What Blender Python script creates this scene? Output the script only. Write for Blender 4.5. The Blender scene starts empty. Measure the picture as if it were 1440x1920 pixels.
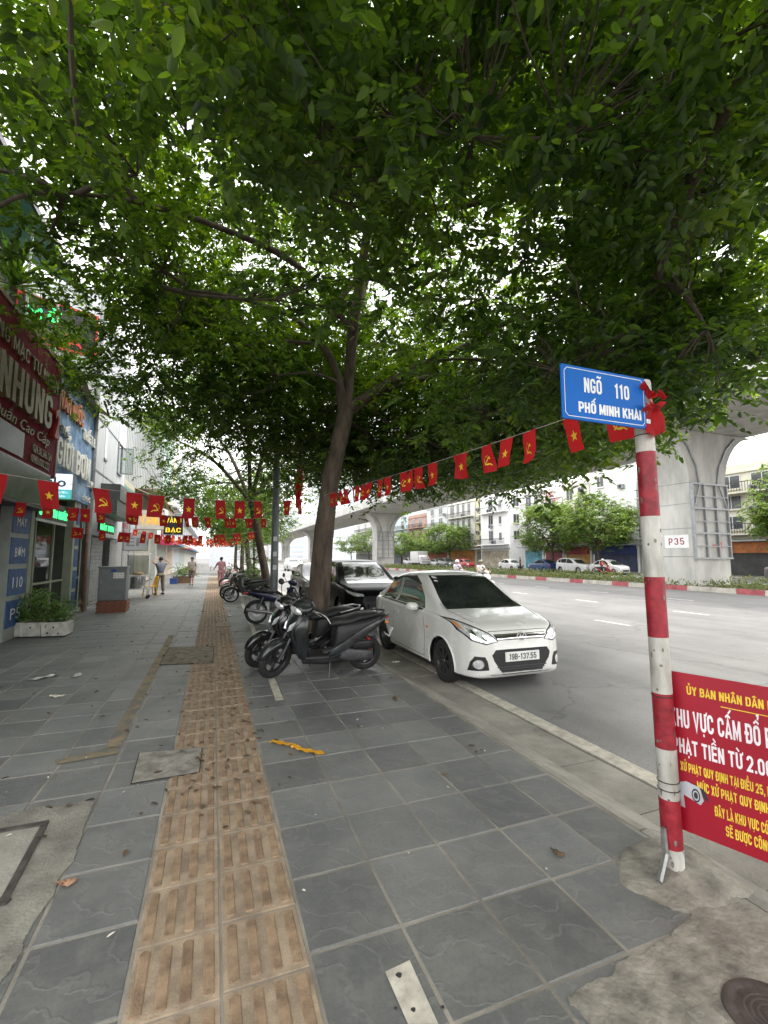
import bpy, bmesh, math, random
import numpy as np
from mathutils import Vector, Matrix, noise as mnoise
from mathutils.bvhtree import BVHTree
random.seed(7); RNG = np.random.default_rng(7)
SC = bpy.context.scene; COL = SC.collection
R = math.radians

# ---------------------------------------------------------------- camera
EYE = np.array([0, 0, 1.62]); FPX = 850.0
PITCH = math.atan2(85, FPX); YAW = math.atan2(321*math.cos(PITCH), FPX)
CF = np.array([math.sin(YAW)*math.cos(PITCH), math.cos(YAW)*math.cos(PITCH), math.sin(PITCH)])
CR = np.array([math.cos(YAW), -math.sin(YAW), 0.0]); CU = np.cross(CR, CF)
cam = bpy.data.cameras.new('camera'); camo = bpy.data.objects.new('camera', cam); COL.objects.link(camo)
cam.sensor_fit = 'VERTICAL'; cam.sensor_height = 36; cam.lens = 36*FPX/1920
cam.clip_start = .05; cam.clip_end = 3000
mw = Matrix.Identity(4)
for i in range(3): mw[i][0] = CR[i]; mw[i][1] = CU[i]; mw[i][2] = -CF[i]; mw[i][3] = EYE[i]
camo.matrix_world = mw; SC.camera = camo

def ray(px, py): return CR*(px-720)+CU*(960-py)+CF*FPX
def at(px, py, z=0.0):            # point of the photograph on a level at height z
    d = ray(px, py); return EYE+d*((z-EYE[2])/d[2])
def aty(px, py, y): d = ray(px, py); return EYE+d*(y/d[1])
def atx(px, py, x): d = ray(px, py); return EYE+d*(x/d[0])

# ---------------------------------------------------------------- sky, sun, exposure
SUN_EL, SUN_ROT = R(62), R(115)
w = bpy.data.worlds.new('World'); SC.world = w; w.use_nodes = True
nt = w.node_tree; nt.nodes.clear()
o = nt.nodes.new('ShaderNodeOutputWorld'); bg = nt.nodes.new('ShaderNodeBackground')
sky = nt.nodes.new('ShaderNodeTexSky'); sky.sky_type = 'NISHITA'; sky.sun_disc = False
sky.sun_elevation = SUN_EL; sky.sun_rotation = SUN_ROT; sky.dust_density = 6; sky.air_density = 1.2; sky.ozone_density = 1
mx = nt.nodes.new('ShaderNodeMix'); mx.data_type = 'RGBA'; mx.inputs[0].default_value = .8   # thin white overcast over the clear sky
mx.inputs[7].default_value = (13.6, 13.5, 13.3, 1)
nt.links.new(sky.outputs[0], mx.inputs[6]); nt.links.new(mx.outputs[2], bg.inputs[0])
bg.inputs[1].default_value = .11; nt.links.new(bg.outputs[0], o.inputs[0])
sl = bpy.data.lights.new('sun', 'SUN'); sl.energy = 1.5; sl.angle = R(14); sl.color = (1, .965, .91)
so = bpy.data.objects.new('sun', sl); COL.objects.link(so)
sd = Vector((math.sin(SUN_ROT)*math.cos(SUN_EL), math.cos(SUN_ROT)*math.cos(SUN_EL), math.sin(SUN_EL)))
so.rotation_euler = sd.to_track_quat('Z', 'Y').to_euler()
vs = SC.view_settings; vs.view_transform = 'Standard'; vs.look = 'None'; vs.exposure = 1.38; vs.gamma = 1; vs.use_curve_mapping = False
SC.cycles.max_bounces = 7; SC.cycles.diffuse_bounces = 4; SC.cycles.transparent_max_bounces = 8
SC.cycles.use_denoising = True; SC.cycles.caustics_reflective = False; SC.cycles.caustics_refractive = False

# ---------------------------------------------------------------- materials
_mats = {}
def node(nt, t, **kw):
    n = nt.nodes.new('ShaderNode'+t)
    for k, v in kw.items():
        if k.startswith('i_'):
            k = k[2:]; n.inputs[int(k) if k.isdigit() else k].default_value = v
        else: setattr(n, k, v)
    return n
def M(name, col, rough=.6, metal=0, var=.14, scale=5, bump=0, bscale=60, coat=0, emit=0, world=False, col2=None, lo=.35, hi=.65, spec=.5, stretch=None):
    if name in _mats: return _mats[name]
    m = bpy.data.materials.new(name); m.use_nodes = True; nt = m.node_tree; L = nt.links.new
    b = nt.nodes['Principled BSDF']
    b.inputs['Roughness'].default_value = rough; b.inputs['Metallic'].default_value = metal
    b.inputs['Coat Weight'].default_value = coat; b.inputs['Coat Roughness'].default_value = .06
    b.inputs['Specular IOR Level'].default_value = spec
    src = (node(nt, 'NewGeometry').outputs[0] if world else node(nt, 'TexCoord').outputs['Object'])
    if stretch:
        mp = node(nt, 'Mapping', i_3=stretch); L(src, mp.inputs[0]); src = mp.outputs[0]
    c = np.array(col[:3])
    a = tuple(np.clip(c*(1-var), 0, 1))+(1,); d = tuple(np.clip(np.array(col2[:3]) if col2 else c*(1+var), 0, 1))+(1,)
    n1 = node(nt, 'TexNoise', i_Scale=scale, i_Detail=5, i_Roughness=.62); L(src, n1.inputs['Vector'])
    r = node(nt, 'ValToRGB'); r.color_ramp.elements[0].position = lo; r.color_ramp.elements[1].position = hi
    r.color_ramp.elements[0].color = a; r.color_ramp.elements[1].color = d
    L(n1.outputs[0], r.inputs[0]); L(r.outputs[0], b.inputs['Base Color'])
    mr = node(nt, 'MapRange', i_3=max(0, rough-.08), i_4=min(1, rough+.1)); L(n1.outputs[0], mr.inputs[0]); L(mr.outputs[0], b.inputs['Roughness'])
    if bump:
        n2 = node(nt, 'TexNoise', i_Scale=bscale, i_Detail=4); L(src, n2.inputs['Vector'])
        bp = node(nt, 'Bump', i_Strength=bump, i_Distance=.01); L(n2.outputs[0], bp.inputs['Height']); L(bp.outputs[0], b.inputs['Normal'])
    if emit:
        b.inputs['Emission Color'].default_value = tuple(col[:3])+(1,); b.inputs['Emission Strength'].default_value = emit
    _mats[name] = m; return m

def leaf_mat(name, dark, light, trans=.45, rough=.42):
    m = bpy.data.materials.new(name); m.use_nodes = True; nt = m.node_tree; L = nt.links.new
    b = nt.nodes['Principled BSDF']; out = nt.nodes['Material Output']
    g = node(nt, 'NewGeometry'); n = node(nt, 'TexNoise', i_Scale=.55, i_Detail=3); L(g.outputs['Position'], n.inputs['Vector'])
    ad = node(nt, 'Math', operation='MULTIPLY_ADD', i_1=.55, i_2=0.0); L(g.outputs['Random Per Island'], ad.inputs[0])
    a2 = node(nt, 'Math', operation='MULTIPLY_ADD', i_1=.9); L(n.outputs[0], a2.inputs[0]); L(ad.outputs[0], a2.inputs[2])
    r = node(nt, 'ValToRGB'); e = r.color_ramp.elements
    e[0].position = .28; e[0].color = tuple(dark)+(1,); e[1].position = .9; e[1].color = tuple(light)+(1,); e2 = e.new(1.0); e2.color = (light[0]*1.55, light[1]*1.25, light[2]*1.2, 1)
    L(a2.outputs[0], r.inputs[0]); L(r.outputs[0], b.inputs['Base Color']); b.inputs['Roughness'].default_value = rough
    t = node(nt, 'BsdfTranslucent'); hs = node(nt, 'HueSaturation', i_Hue=.488, i_Saturation=1.18, i_Value=2.35); L(r.outputs[0], hs.inputs['Color']); L(hs.outputs[0], t.inputs[0])
    mx = node(nt, 'MixShader', i_0=trans); L(b.outputs[0], mx.inputs[1]); L(t.outputs[0], mx.inputs[2]); L(mx.outputs[0], out.inputs[0])
    _mats[name] = m; return m

def glass_mat(name, tint, rough=.03, clear=.5):
    m = bpy.data.materials.new(name); m.use_nodes = True; nt = m.node_tree; L = nt.links.new
    b = nt.nodes['Principled BSDF']; out = nt.nodes['Material Output']
    b.inputs['Base Color'].default_value = tuple(tint)+(1,); b.inputs['Roughness'].default_value = rough
    t = node(nt, 'BsdfTransparent'); t.inputs[0].default_value = (.86, .9, .88, 1)
    mx = node(nt, 'MixShader', i_0=clear); L(b.outputs[0], mx.inputs[1]); L(t.outputs[0], mx.inputs[2]); L(mx.outputs[0], out.inputs[0])
    _mats[name] = m; return m

# ---------------------------------------------------------------- mesh helpers
def tag(o, label=None, cat=None, group=None, kind=None):
    if label: o['label'] = label
    if cat: o['category'] = cat
    if group: o['group'] = group
    if kind: o['kind'] = kind
    return o
def empty(name, loc=(0, 0, 0), rz=0.0, label=None, cat=None, group=None, rot=None):
    e = bpy.data.objects.new(name, None); COL.objects.link(e); e.location = loc
    e.rotation_euler = rot if rot else (0, 0, rz); e.empty_display_size = .1
    return tag(e, label, cat, group)
def link(name, me, mat=None, parent=None, loc=None):
    o = bpy.data.objects.new(name, me); COL.objects.link(o)
    if mat is not None and not me.materials:
        for m in (mat if isinstance(mat, (list, tuple)) else [mat]): me.materials.append(m)
    if parent: o.parent = parent
    if loc is not None: o.location = loc
    return o
def frame(o, r, u):
    r = Vector(r).normalized(); u = Vector(u).normalized(); n = r.cross(u)
    m = Matrix.Identity(4)
    for i in range(3): m[i][0] = r[i]; m[i][1] = u[i]; m[i][2] = n[i]; m[i][3] = o[i]
    return m
class MB:
    def __init__(s): s.v = []; s.f = []; s.mi = []
    def add(s, vs, fs, mi=0):
        k = len(s.v); s.v += [tuple(map(float, p)) for p in vs]; s.f += [tuple(i+k for i in f) for f in fs]; s.mi += [mi]*len(fs); return s
    def box(s, x0, x1, y0, y1, z0, z1, mi=0, m=None, taper=0):
        t = taper
        vs = [(x0, y0, z0), (x1, y0, z0), (x1, y1, z0), (x0, y1, z0), (x0+t, y0+t, z1), (x1-t, y0+t, z1), (x1-t, y1-t, z1), (x0+t, y1-t, z1)]
        if m is not None: vs = [m @ Vector(p) for p in vs]
        return s.add(vs, [(3, 2, 1, 0), (4, 5, 6, 7), (0, 1, 5, 4), (1, 2, 6, 5), (2, 3, 7, 6), (3, 0, 4, 7)], mi)
    def tube(s, pts, rad, n=8, caps=True, mi=0, sq=None, up=None):
        pts = [Vector(p) for p in pts]
        if not hasattr(rad, '__len__'): rad = [rad]*len(pts)
        k = len(pts); rings = []; pu = None
        for i, p in enumerate(pts):
            d = (pts[min(i+1, k-1)]-pts[max(i-1, 0)]).normalized()
            u = pu if pu is not None else (Vector(up) if up else (Vector((0, 0, 1)) if abs(d.z) < .9 else Vector((1, 0, 0))))
            a = d.cross(u)
            if a.length < 1e-5: a = d.orthogonal()
            a.normalize(); b = a.cross(d).normalized(); pu = b
            rr = rad[i]; rx, ry = (rr if hasattr(rr, '__len__') else (rr, rr))
            rings.append([p+a*(math.cos(2*math.pi*(j+.5)/n)*rx)+b*(math.sin(2*math.pi*(j+.5)/n)*ry) for j in range(n)])
        vs = [q for r_ in rings for q in r_]; fs = []
        for i in range(k-1):
            for j in range(n):
                fs.append((i*n+j, i*n+(j+1) % n, (i+1)*n+(j+1) % n, (i+1)*n+j))
        if caps: fs += [tuple(range(n-1, -1, -1)), tuple((k-1)*n+j for j in range(n))]
        return s.add(vs, fs, mi)
    def lathe(s, prof, n=24, m=None, mi=0, a0=0, a1=2*math.pi):     # prof: (radius, height)
        full = abs(a1-a0-2*math.pi) < 1e-6; c = n if full else n+1
        vs = [(r*math.cos(a0+(a1-a0)*j/n), r*math.sin(a0+(a1-a0)*j/n), h) for r, h in prof for j in range(c)]
        if m is not None: vs = [m @ Vector(p) for p in vs]
        fs = []
        for i in range(len(prof)-1):
            for j in range(n if full else n):
                j2 = (j+1) % c
                fs.append((i*c+j, i*c+j2, (i+1)*c+j2, (i+1)*c+j))
        return s.add(vs, fs, mi)
    def prism(s, poly, t, m=None, mi=0):                            # poly in local xy, thickness along +z
        n = len(poly); vs = [(x, y, 0) for x, y in poly]+[(x, y, t) for x, y in poly]
        if m is not None: vs = [m @ Vector(p) for p in vs]
        fs = [tuple(range(n-1, -1, -1)), tuple(range(n, 2*n))]+[(i, (i+1) % n, n+(i+1) % n, n+i) for i in range(n)]
        return s.add(vs, fs, mi)
    def loft(s, rings, caps=True, closed=True, mi=0):
        k = len(rings); n = len(rings[0]); vs = [q for r_ in rings for q in r_]; fs = []
        for i in range(k-1):
            for j in range(n if closed else n-1):
                fs.append((i*n+j, i*n+(j+1) % n, (i+1)*n+(j+1) % n, (i+1)*n+j))
        if caps and closed: fs += [tuple(range(n-1, -1, -1)), tuple((k-1)*n+j for j in range(n))]
        return s.add(vs, fs, mi)
    def ball(s, c, r, n=10, m=6, mi=0):
        r = r if hasattr(r, '__len__') else (r, r, r)
        rings = [[(c[0]+r[0]*math.sin(math.pi*i/m)*math.cos(2*math.pi*j/n), c[1]+r[1]*math.sin(math.pi*i/m)*math.sin(2*math.pi*j/n), c[2]-r[2]*math.cos(math.pi*i/m)) for j in range(n)] for i in range(1, m)]
        s.loft(rings, mi=mi); return s
    def mesh(s, name, smooth=0):
        me = bpy.data.meshes.new(name); me.from_pydata(s.v, [], s.f); me.update()
        if any(s.mi): me.polygons.foreach_set('material_index', s.mi)
        if smooth:
            me.shade_smooth(); me.set_sharp_from_angle(angle=R(smooth))
        return me
    def build(s, name, mat, parent=None, smooth=0, bevel=0, seg=2, sub=0, fix=False):
        me = s.mesh(name, smooth)
        if fix or sub:
            bm = bmesh.new(); bm.from_mesh(me); bmesh.ops.recalc_face_normals(bm, faces=bm.faces); bm.to_mesh(me); bm.free()
        o = link(name, me, mat, parent)
        if bevel:
            b = o.modifiers.new('b', 'BEVEL'); b.width = bevel; b.segments = seg; b.limit_method = 'ANGLE'; b.angle_limit = R(40)
        if sub:
            b = o.modifiers.new('s', 'SUBSURF'); b.levels = sub; b.render_levels = sub; me.shade_smooth()
        return o
def sup(c, ax, bx, w, h, n=12, e=2.6):        # superellipse ring in the plane of ax (half width w) and bx (half height h)
    c = Vector(c); ax = Vector(ax); bx = Vector(bx); out = []
    for j in range(n):
        t = 2*math.pi*(j+.5)/n; ca, sa = math.cos(t), math.sin(t)
        out.append(c+ax*(w*math.copysign(abs(ca)**(2/e), ca))+bx*(h*math.copysign(abs(sa)**(2/e), sa)))
    return out
def np_mesh(name, V, F, smooth=False):         # F (n,4) quads
    me = bpy.data.meshes.new(name); n = len(F); k = F.shape[1]
    me.vertices.add(len(V)); me.vertices.foreach_set('co', np.ascontiguousarray(V, dtype=np.float32).ravel())
    me.loops.add(n*k); me.loops.foreach_set('vertex_index', F.astype(np.int32).ravel())
    me.polygons.add(n); me.polygons.foreach_set('loop_start', np.arange(0, n*k, k, dtype=np.int32)); me.polygons.foreach_set('loop_total', np.full(n, k, dtype=np.int32))
    me.update(calc_edges=True)
    if smooth: me.shade_smooth()
    return me
def text(s, mat, parent, m, w=None, h=None, name='lettering', ext=.002, bold=0.0, align='CENTER', shear=0, res=2):
    cu = bpy.data.curves.new('t', 'FONT'); cu.body = s; cu.size = 1; cu.align_x = align; cu.extrude = .01; cu.offset = bold; cu.resolution_u = res; cu.shear = shear
    ob = bpy.data.objects.new('t', cu); COL.objects.link(ob)
    dg = bpy.context.evaluated_depsgraph_get(); me = bpy.data.meshes.new_from_object(ob.evaluated_get(dg))
    bpy.data.objects.remove(ob); bpy.data.curves.remove(cu)
    n = len(me.vertices); co = np.empty(n*3); me.vertices.foreach_get('co', co); co = co.reshape(-1, 3)
    lo, hi = co.min(0), co.max(0); sx = w/(hi[0]-lo[0]) if w else None; sy = h/(hi[1]-lo[1]) if h else None
    if sx is None: sx = sy
    if sy is None: sy = sx
    co[:, 0] = (co[:, 0]-((lo[0]+hi[0])/2 if align == 'CENTER' else lo[0] if align == 'LEFT' else hi[0]))*sx
    co[:, 1] = (co[:, 1]-(lo[1]+hi[1])/2)*sy; co[:, 2] = (co[:, 2]+.01)/.02*ext
    A = np.array(m); co = co @ A[:3, :3].T+A[:3, 3]
    me.vertices.foreach_set('co', co.ravel()); me.update(); me.name = name; me.materials.clear()
    return link(name, me, mat, parent)
def copy_tree(o, parent=None, recolor=None):
    c = o.copy(); COL.objects.link(c); c.parent = parent
    if recolor and c.type == 'MESH':
        for sl_ in c.material_slots:
            if sl_.material and sl_.material.name in recolor:
                mm = recolor[sl_.material.name]; sl_.link = 'OBJECT'; sl_.material = mm
    for ch in KIDS.get(o.name, []): copy_tree(ch, c, recolor)
    return c
KIDS = {}
def index_kids(root):
    KIDS[root.name] = [c for c in root.children]
    for c in root.children: index_kids(c)

# ---------------------------------------------------------------- condensed block lettering (own stroke alphabet)
import unicodedata
def _rr(x0, y0, x1, y1, r_, a0, a1):      # walk a rounded rectangle by corner quadrants a0..a1 (0 = right-top, counter-clockwise)
    cs = [(x1-r_, y1-r_), (x0+r_, y1-r_), (x0+r_, y0+r_), (x1-r_, y0+r_)]; out = []
    for q in range(a0, a1):
        c = cs[q % 4]
        for i in range(6): a = (q % 4)*math.pi/2+math.pi/2*i/5; out.append((c[0]+r_*math.cos(a), c[1]+r_*math.sin(a)))
    return out
def glyph(c):
    T = .085; W = .54; l, r_, b, t, m, cx = T, W-T, T, 1-T, .5, W/2; q = .17
    up = lambda y0: _rr(l, y0, r_, t, q, 0, 2)
    G = {'I': ([[(l, 0), (l, 1)]], 2*T), 'H': ([[(l, 0), (l, 1)], [(r_, 0), (r_, 1)], [(l, m), (r_, m)]], W), 'L': ([[(l, 1), (l, b), (r_+.04, b)]], W-.06), 'T': ([[(-.0, t), (W, t)], [(cx, 0), (cx, t)]], W),
     'E': ([[(r_+.03, t), (l, t), (l, b), (r_+.03, b)], [(l, m), (r_, m)]], W-.05), 'N': ([[(l, 0), (l, 1)], [(r_, 0), (r_, 1)], [(l, 1), (r_, 0)]], W), 'M': ([[(l, 0), (l, 1)], [(r_+.12, 0), (r_+.12, 1)], [(l, 1), (cx+.06, .2), (r_+.12, 1)]], W+.12),
     'V': ([[(l-.03, 1), (cx, .02), (r_+.03, 1)]], W), 'A': ([[(l-.04, 0), (cx, .98), (r_+.04, 0)], [(l+.07, .28), (r_-.07, .28)]], W), 'X': ([[(l-.02, 1), (r_+.02, 0)], [(r_+.02, 1), (l-.02, 0)]], W), 'Y': ([[(l-.03, 1), (cx, .45), (r_+.03, 1)], [(cx, 0), (cx, .45)]], W),
     'K': ([[(l, 0), (l, 1)], [(r_+.03, 1), (l+.04, .42)], [(l+.12, .55), (r_+.05, 0)]], W+.02), 'U': ([[(l, 1)]+_rr(l, b, r_, 1.2, q, 2, 4)+[(r_, 1)]], W), 'O': ([_rr(l, b, r_, t, q, 0, 4)+[(r_, t-q)]], W),
     'C': ([[(r_, .66)]+_rr(l, b, r_, t, q, 0, 4)+[(r_, .34)]], W), 'G': ([[(r_, .68)]+_rr(l, b, r_, t, q, 0, 4)+[(r_, .44), (cx, .44)]], W), 'D': ([[(l, 0), (l, 1)], [(l, b)]+_rr(l, b, r_, t, q, 3, 4)+_rr(l, b, r_, t, q, 0, 1)+[(l, t)]], W),
     'P': ([[(l, 0), (l, 1)], [(l, .42)]+_rr(l, .42, r_, t, q, 3, 4)+_rr(l, .42, r_, t, q, 0, 1)+[(l, t)]], W), 'R': ([[(l, 0), (l, 1)], [(l, .44)]+_rr(l, .44, r_, t, q, 3, 4)+_rr(l, .44, r_, t, q, 0, 1)+[(l, t)], [(cx, .44), (r_+.03, 0)]], W),
     'B': ([[(l, 0), (l, 1)], [(l, .52)]+_rr(l, .52, r_-.02, t, .15, 3, 4)+_rr(l, .52, r_-.02, t, .15, 0, 1)+[(l, t)], [(l, b)]+_rr(l, b, r_, .52, .16, 3, 4)+_rr(l, b, r_, .52, .16, 0, 1)+[(l, .52)]], W),
     'S': ([[(r_, .72)]+_rr(l, m, r_, t, .16, 0, 3)+_rr(l, b, r_, m, .16, 0, 1)[::-1]+_rr(l, b, r_, m, .16, 3, 4)[::-1]+_rr(l, b, r_, m, .16, 2, 3)[::-1]+[(l, .27)]], W),
     '1': ([[(.06, .80), (.24, .92), (.24, 0)]], .40), '0': ([_rr(l, b, r_, t, q, 0, 4)+[(r_, t-q)]], W), '2': ([[(l, .70)]+_rr(l, .45, r_, t, q, 1, 2)[::-1]+_rr(l, .45, r_, t, q, 0, 1)[::-1]+[(r_, .58), (l, b), (r_+.03, b)]], W),
     '3': ([[(l, .74)]+_rr(l, .52, r_, t, .16, 1, 2)[::-1]+_rr(l, .52, r_, t, .16, 0, 1)[::-1]+_rr(l, .52, r_, t, .16, 3, 4)[::-1]+[(cx, .52)], [(cx, .52)]+_rr(l, b, r_, .52, .16, 0, 1)[::-1]+_rr(l, b, r_, .52, .16, 3, 4)[::-1]+_rr(l, b, r_, .52, .16, 2, 3)[::-1]+[(l, .27)]], W),
     '5': ([[(r_, t), (l, t), (l, .52), (cx, .57)]+_rr(l, b, r_, .57, .17, 0, 1)[::-1]+_rr(l, b, r_, .57, .17, 3, 4)[::-1]+_rr(l, b, r_, .57, .17, 2, 3)[::-1]+[(l, .27)]], W), '7': ([[(0, t), (r_+.02, t), (cx-.06, 0)]], W), '9': ([_rr(l, .42, r_, t, q, 0, 4)+[(r_, t-q)], [(r_, .7), (r_, .3)]+_rr(l, b, r_, .6, q, 3, 4)[::-1]+_rr(l, b, r_, .6, q, 2, 3)[::-1]+[(l, .27)]], W),
     '4': ([[(r_-.06, 0), (r_-.06, 1), (.02, .28), (W, .28)]], W), '6': ([_rr(l, b, r_, .58, q, 0, 4)+[(r_, .41)], [(l, .3), (l, .7)]+_rr(l, .4, r_, t, q, 1, 2)[::-1]+_rr(l, .4, r_, t, q, 0, 1)[::-1]+[(r_, .74)]], W), '.': ([[(l, 0), (l, .17)]], 2*T), ',': ([[(l+.02, .17), (l-.02, -.12)]], 2*T), '-': ([[(.04, .45), (.34, .45)]], .38)}
    G['Q'] = (G['O'][0]+[[(cx, .25), (r_+.06, -.04)]], W); G['\u0110'] = (G['D'][0]+[[(-.08, m), (cx, m)]], W)
    return G.get(c, ([], .3))
MARK = {'\u0300': [[(-.16, 1.30), (.06, 1.10)]], '\u0301': [[(-.06, 1.10), (.16, 1.30)]], '\u0303': [[(-.22, 1.12), (-.10, 1.22), (.10, 1.12), (.22, 1.22)]], '\u0309': [[(-.08, 1.30), (.08, 1.32), (.06, 1.19), (0, 1.10)]], '\u0323': [[(0, -.24), (0, -.10)]], '\u0302': [[(-.2, 1.08), (0, 1.22), (.2, 1.08)]], '\u0306': [[(-.2, 1.22), (0, 1.10), (.2, 1.22)]]}
def block(s, mat, parent, m, w, h, name='lettering', ext=.0012, wt=.17, gap=.10, align='CENTER'):
    b = MB(); x = 0; strokes = []
    for ch in s:
        if ch == ' ': x += .28; continue
        d = unicodedata.normalize('NFD', ch); g, gw = glyph(d[0])
        strokes += [([(px_+x, py_) for px_, py_ in st], wt) for st in g]; high = 0
        for mk_ in d[1:]:
            if mk_ == '\u031b': strokes.append(([(x+gw-.09, .92), (x+gw+.06, .96), (x+gw+.08, 1.1)], .10)); continue
            dy = .20 if (high and mk_ != '\u0323') else 0; dx = .12 if dy else 0
            strokes += [([(px_+x+gw/2+dx, py_+dy) for px_, py_ in st], .11) for st in MARK.get(mk_, [])]
            if mk_ != '\u0323': high = 1
        x += gw+gap
    tot = x-gap; sx, sy = w/tot, h; ox = tot/2 if align == 'CENTER' else 0
    for i, (st, th) in enumerate(strokes):
        P = [Vector((p[0], p[1])) for p in st]; Q = [P[0]]
        for p in P[1:]:
            if (p-Q[-1]).length > 1e-4: Q.append(p)
        n = len(Q); Lf, Rt = [], []; closed = (Q[0]-Q[-1]).length < 1e-3 and n > 4
        for k in range(n):
            d0 = (Q[k]-Q[k-1]).normalized() if k > 0 else ((Q[-1]-Q[-2]).normalized() if closed else None); d1 = (Q[k+1]-Q[k]).normalized() if k < n-1 else ((Q[1]-Q[0]).normalized() if closed else None)
            d0 = d0 or d1; d1 = d1 or d0; t_ = (d0+d1); t_ = t_.normalized() if t_.length > 1e-6 else d0
            nn = Vector((-t_.y, t_.x)); k_ = th/2/max(.42, nn.dot(Vector((-d1.y, d1.x)))); Lf.append(Q[k]+nn*k_); Rt.append(Q[k]-nn*k_)
        z1 = ext+.00012*(i % 7); f3 = lambda p, z: m @ Vector(((p.x-ox)*sx, (p.y-.5)*sy, z))
        vs = [f3(p, z1) for p in Lf]+[f3(p, z1) for p in Rt]+[f3(p, -.0004) for p in Lf]+[f3(p, -.0004) for p in Rt]
        fs = [(n+k, n+k+1, k+1, k) for k in range(n-1)]+[(k, k+1, 2*n+k+1, 2*n+k) for k in range(n-1)]+[(3*n+k, 3*n+k+1, n+k+1, n+k) for k in range(n-1)]
        if not closed: fs += [(0, 2*n, 3*n, n), (n-1, 2*n-1, 4*n-1, 3*n-1)]
        b.add(vs, fs)
    o = b.build(name, mat, parent); o['kind'] = 'stuff'; return o
# ================================================================ ground
def tile_mat(name, a, b, relief=.5, line=.5):
    m = bpy.data.materials.new(name); m.use_nodes = True; nt = m.node_tree; L = nt.links.new
    bs = nt.nodes['Principled BSDF']
    g = node(nt, 'NewGeometry'); tc = node(nt, 'TexCoord'); oi = node(nt, 'ObjectInfo')
    vm = node(nt, 'VectorMath', operation='MULTIPLY_ADD'); vm.inputs[1].default_value = (37, 53, 19)
    L(oi.outputs['Random'], vm.inputs[0]); L(tc.outputs['Object'], vm.inputs[2])
    wv = node(nt, 'TexWave', i_Scale=2.6, i_Distortion=11.0, i_Detail=4.0); wv.bands_direction = 'DIAGONAL'; wv.inputs['Detail Scale'].default_value = 1.5
    L(vm.outputs[0], wv.inputs['Vector'])
    rl = node(nt, 'ValToRGB'); rl.color_ramp.elements[0].position = .93; rl.color_ramp.elements[1].position = 1.0; L(wv.outputs['Fac'], rl.inputs[0])
    n1 = node(nt, 'TexNoise', i_Scale=1.3, i_Detail=6, i_Roughness=.65); L(g.outputs['Position'], n1.inputs['Vector'])
    n2 = node(nt, 'TexNoise', i_Scale=55, i_Detail=6, i_Roughness=.8); L(g.outputs['Position'], n2.inputs['Vector'])
    rp = node(nt, 'ValToRGB'); rp.color_ramp.elements[0].position = .33; rp.color_ramp.elements[1].position = .68
    rp.color_ramp.elements[0].color = tuple(a)+(1,); rp.color_ramp.elements[1].color = tuple(b)+(1,); L(n1.outputs[0], rp.inputs[0])
    md = node(nt, 'Math', operation='MULTIPLY_ADD', i_1=1.1, i_2=.45); L(n2.outputs[0], md.inputs[0])
    m2 = node(nt, 'Math', operation='MULTIPLY_ADD', i_1=.46, i_2=.75); L(oi.outputs['Random'], m2.inputs[0])
    mm = node(nt, 'Math', operation='MULTIPLY'); L(md.outputs[0], mm.inputs[0]); L(m2.outputs[0], mm.inputs[1])
    mc = node(nt, 'Mix', data_type='RGBA', blend_type='MULTIPLY', i_0=1.0); L(rp.outputs[0], mc.inputs[6]); L(mm.outputs[0], mc.inputs[7])
    n3 = node(nt, 'TexNoise', i_Scale=7, i_Detail=8, i_Roughness=.72); L(g.outputs['Position'], n3.inputs['Vector'])
    r3 = node(nt, 'ValToRGB'); r3.color_ramp.elements[0].position = .46; r3.color_ramp.elements[1].position = .74; L(n3.outputs[0], r3.inputs[0])
    l0 = node(nt, 'Math', operation='MULTIPLY', i_1=line*2.2); L(rl.outputs[0], l0.inputs[0])
    l1 = node(nt, 'Math', operation='MULTIPLY'); L(l0.outputs[0], l1.inputs[0]); L(n3.outputs[0], l1.inputs[1])
    l2 = node(nt, 'Math', operation='MULTIPLY', i_1=.42); L(r3.outputs[0], l2.inputs[0])
    lf = node(nt, 'Math', operation='MAXIMUM'); L(l1.outputs[0], lf.inputs[0]); L(l2.outputs[0], lf.inputs[1])
    ml = node(nt, 'Mix', data_type='RGBA'); ml.inputs[7].default_value = (.23, .225, .21, 1); L(lf.outputs[0], ml.inputs[0]); L(mc.outputs[2], ml.inputs[6])
    L(ml.outputs[2], bs.inputs['Base Color'])
    rr = node(nt, 'MapRange', i_3=.34, i_4=.66); L(n2.outputs[0], rr.inputs[0]); L(rr.outputs[0], bs.inputs['Roughness'])
    ha = node(nt, 'Math', operation='MULTIPLY_ADD', i_1=.25); L(n2.outputs[0], ha.inputs[0]); L(rl.outputs[0], ha.inputs[2])
    bp = node(nt, 'Bump', i_Strength=relief, i_Distance=.006); L(ha.outputs[0], bp.inputs['Height']); L(bp.outputs[0], bs.inputs['Normal'])
    _mats[name] = m; return m
GROUT = M('grout', (.235, .218, .188), .9, var=.3, scale=2, bump=.4, bscale=90, world=True)
TILE = tile_mat('slate_paving', (.104, .108, .109), (.175, .175, .168), .34, .2)
CONC = M('concrete', (.26, .245, .215), .88, var=.28, scale=2.2, bump=.7, bscale=55, world=True)
CONC2 = M('rough_mortar', (.215, .20, .17), .92, var=.5, scale=7, bump=1.0, bscale=32, world=True, lo=.3, hi=.7)
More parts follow.
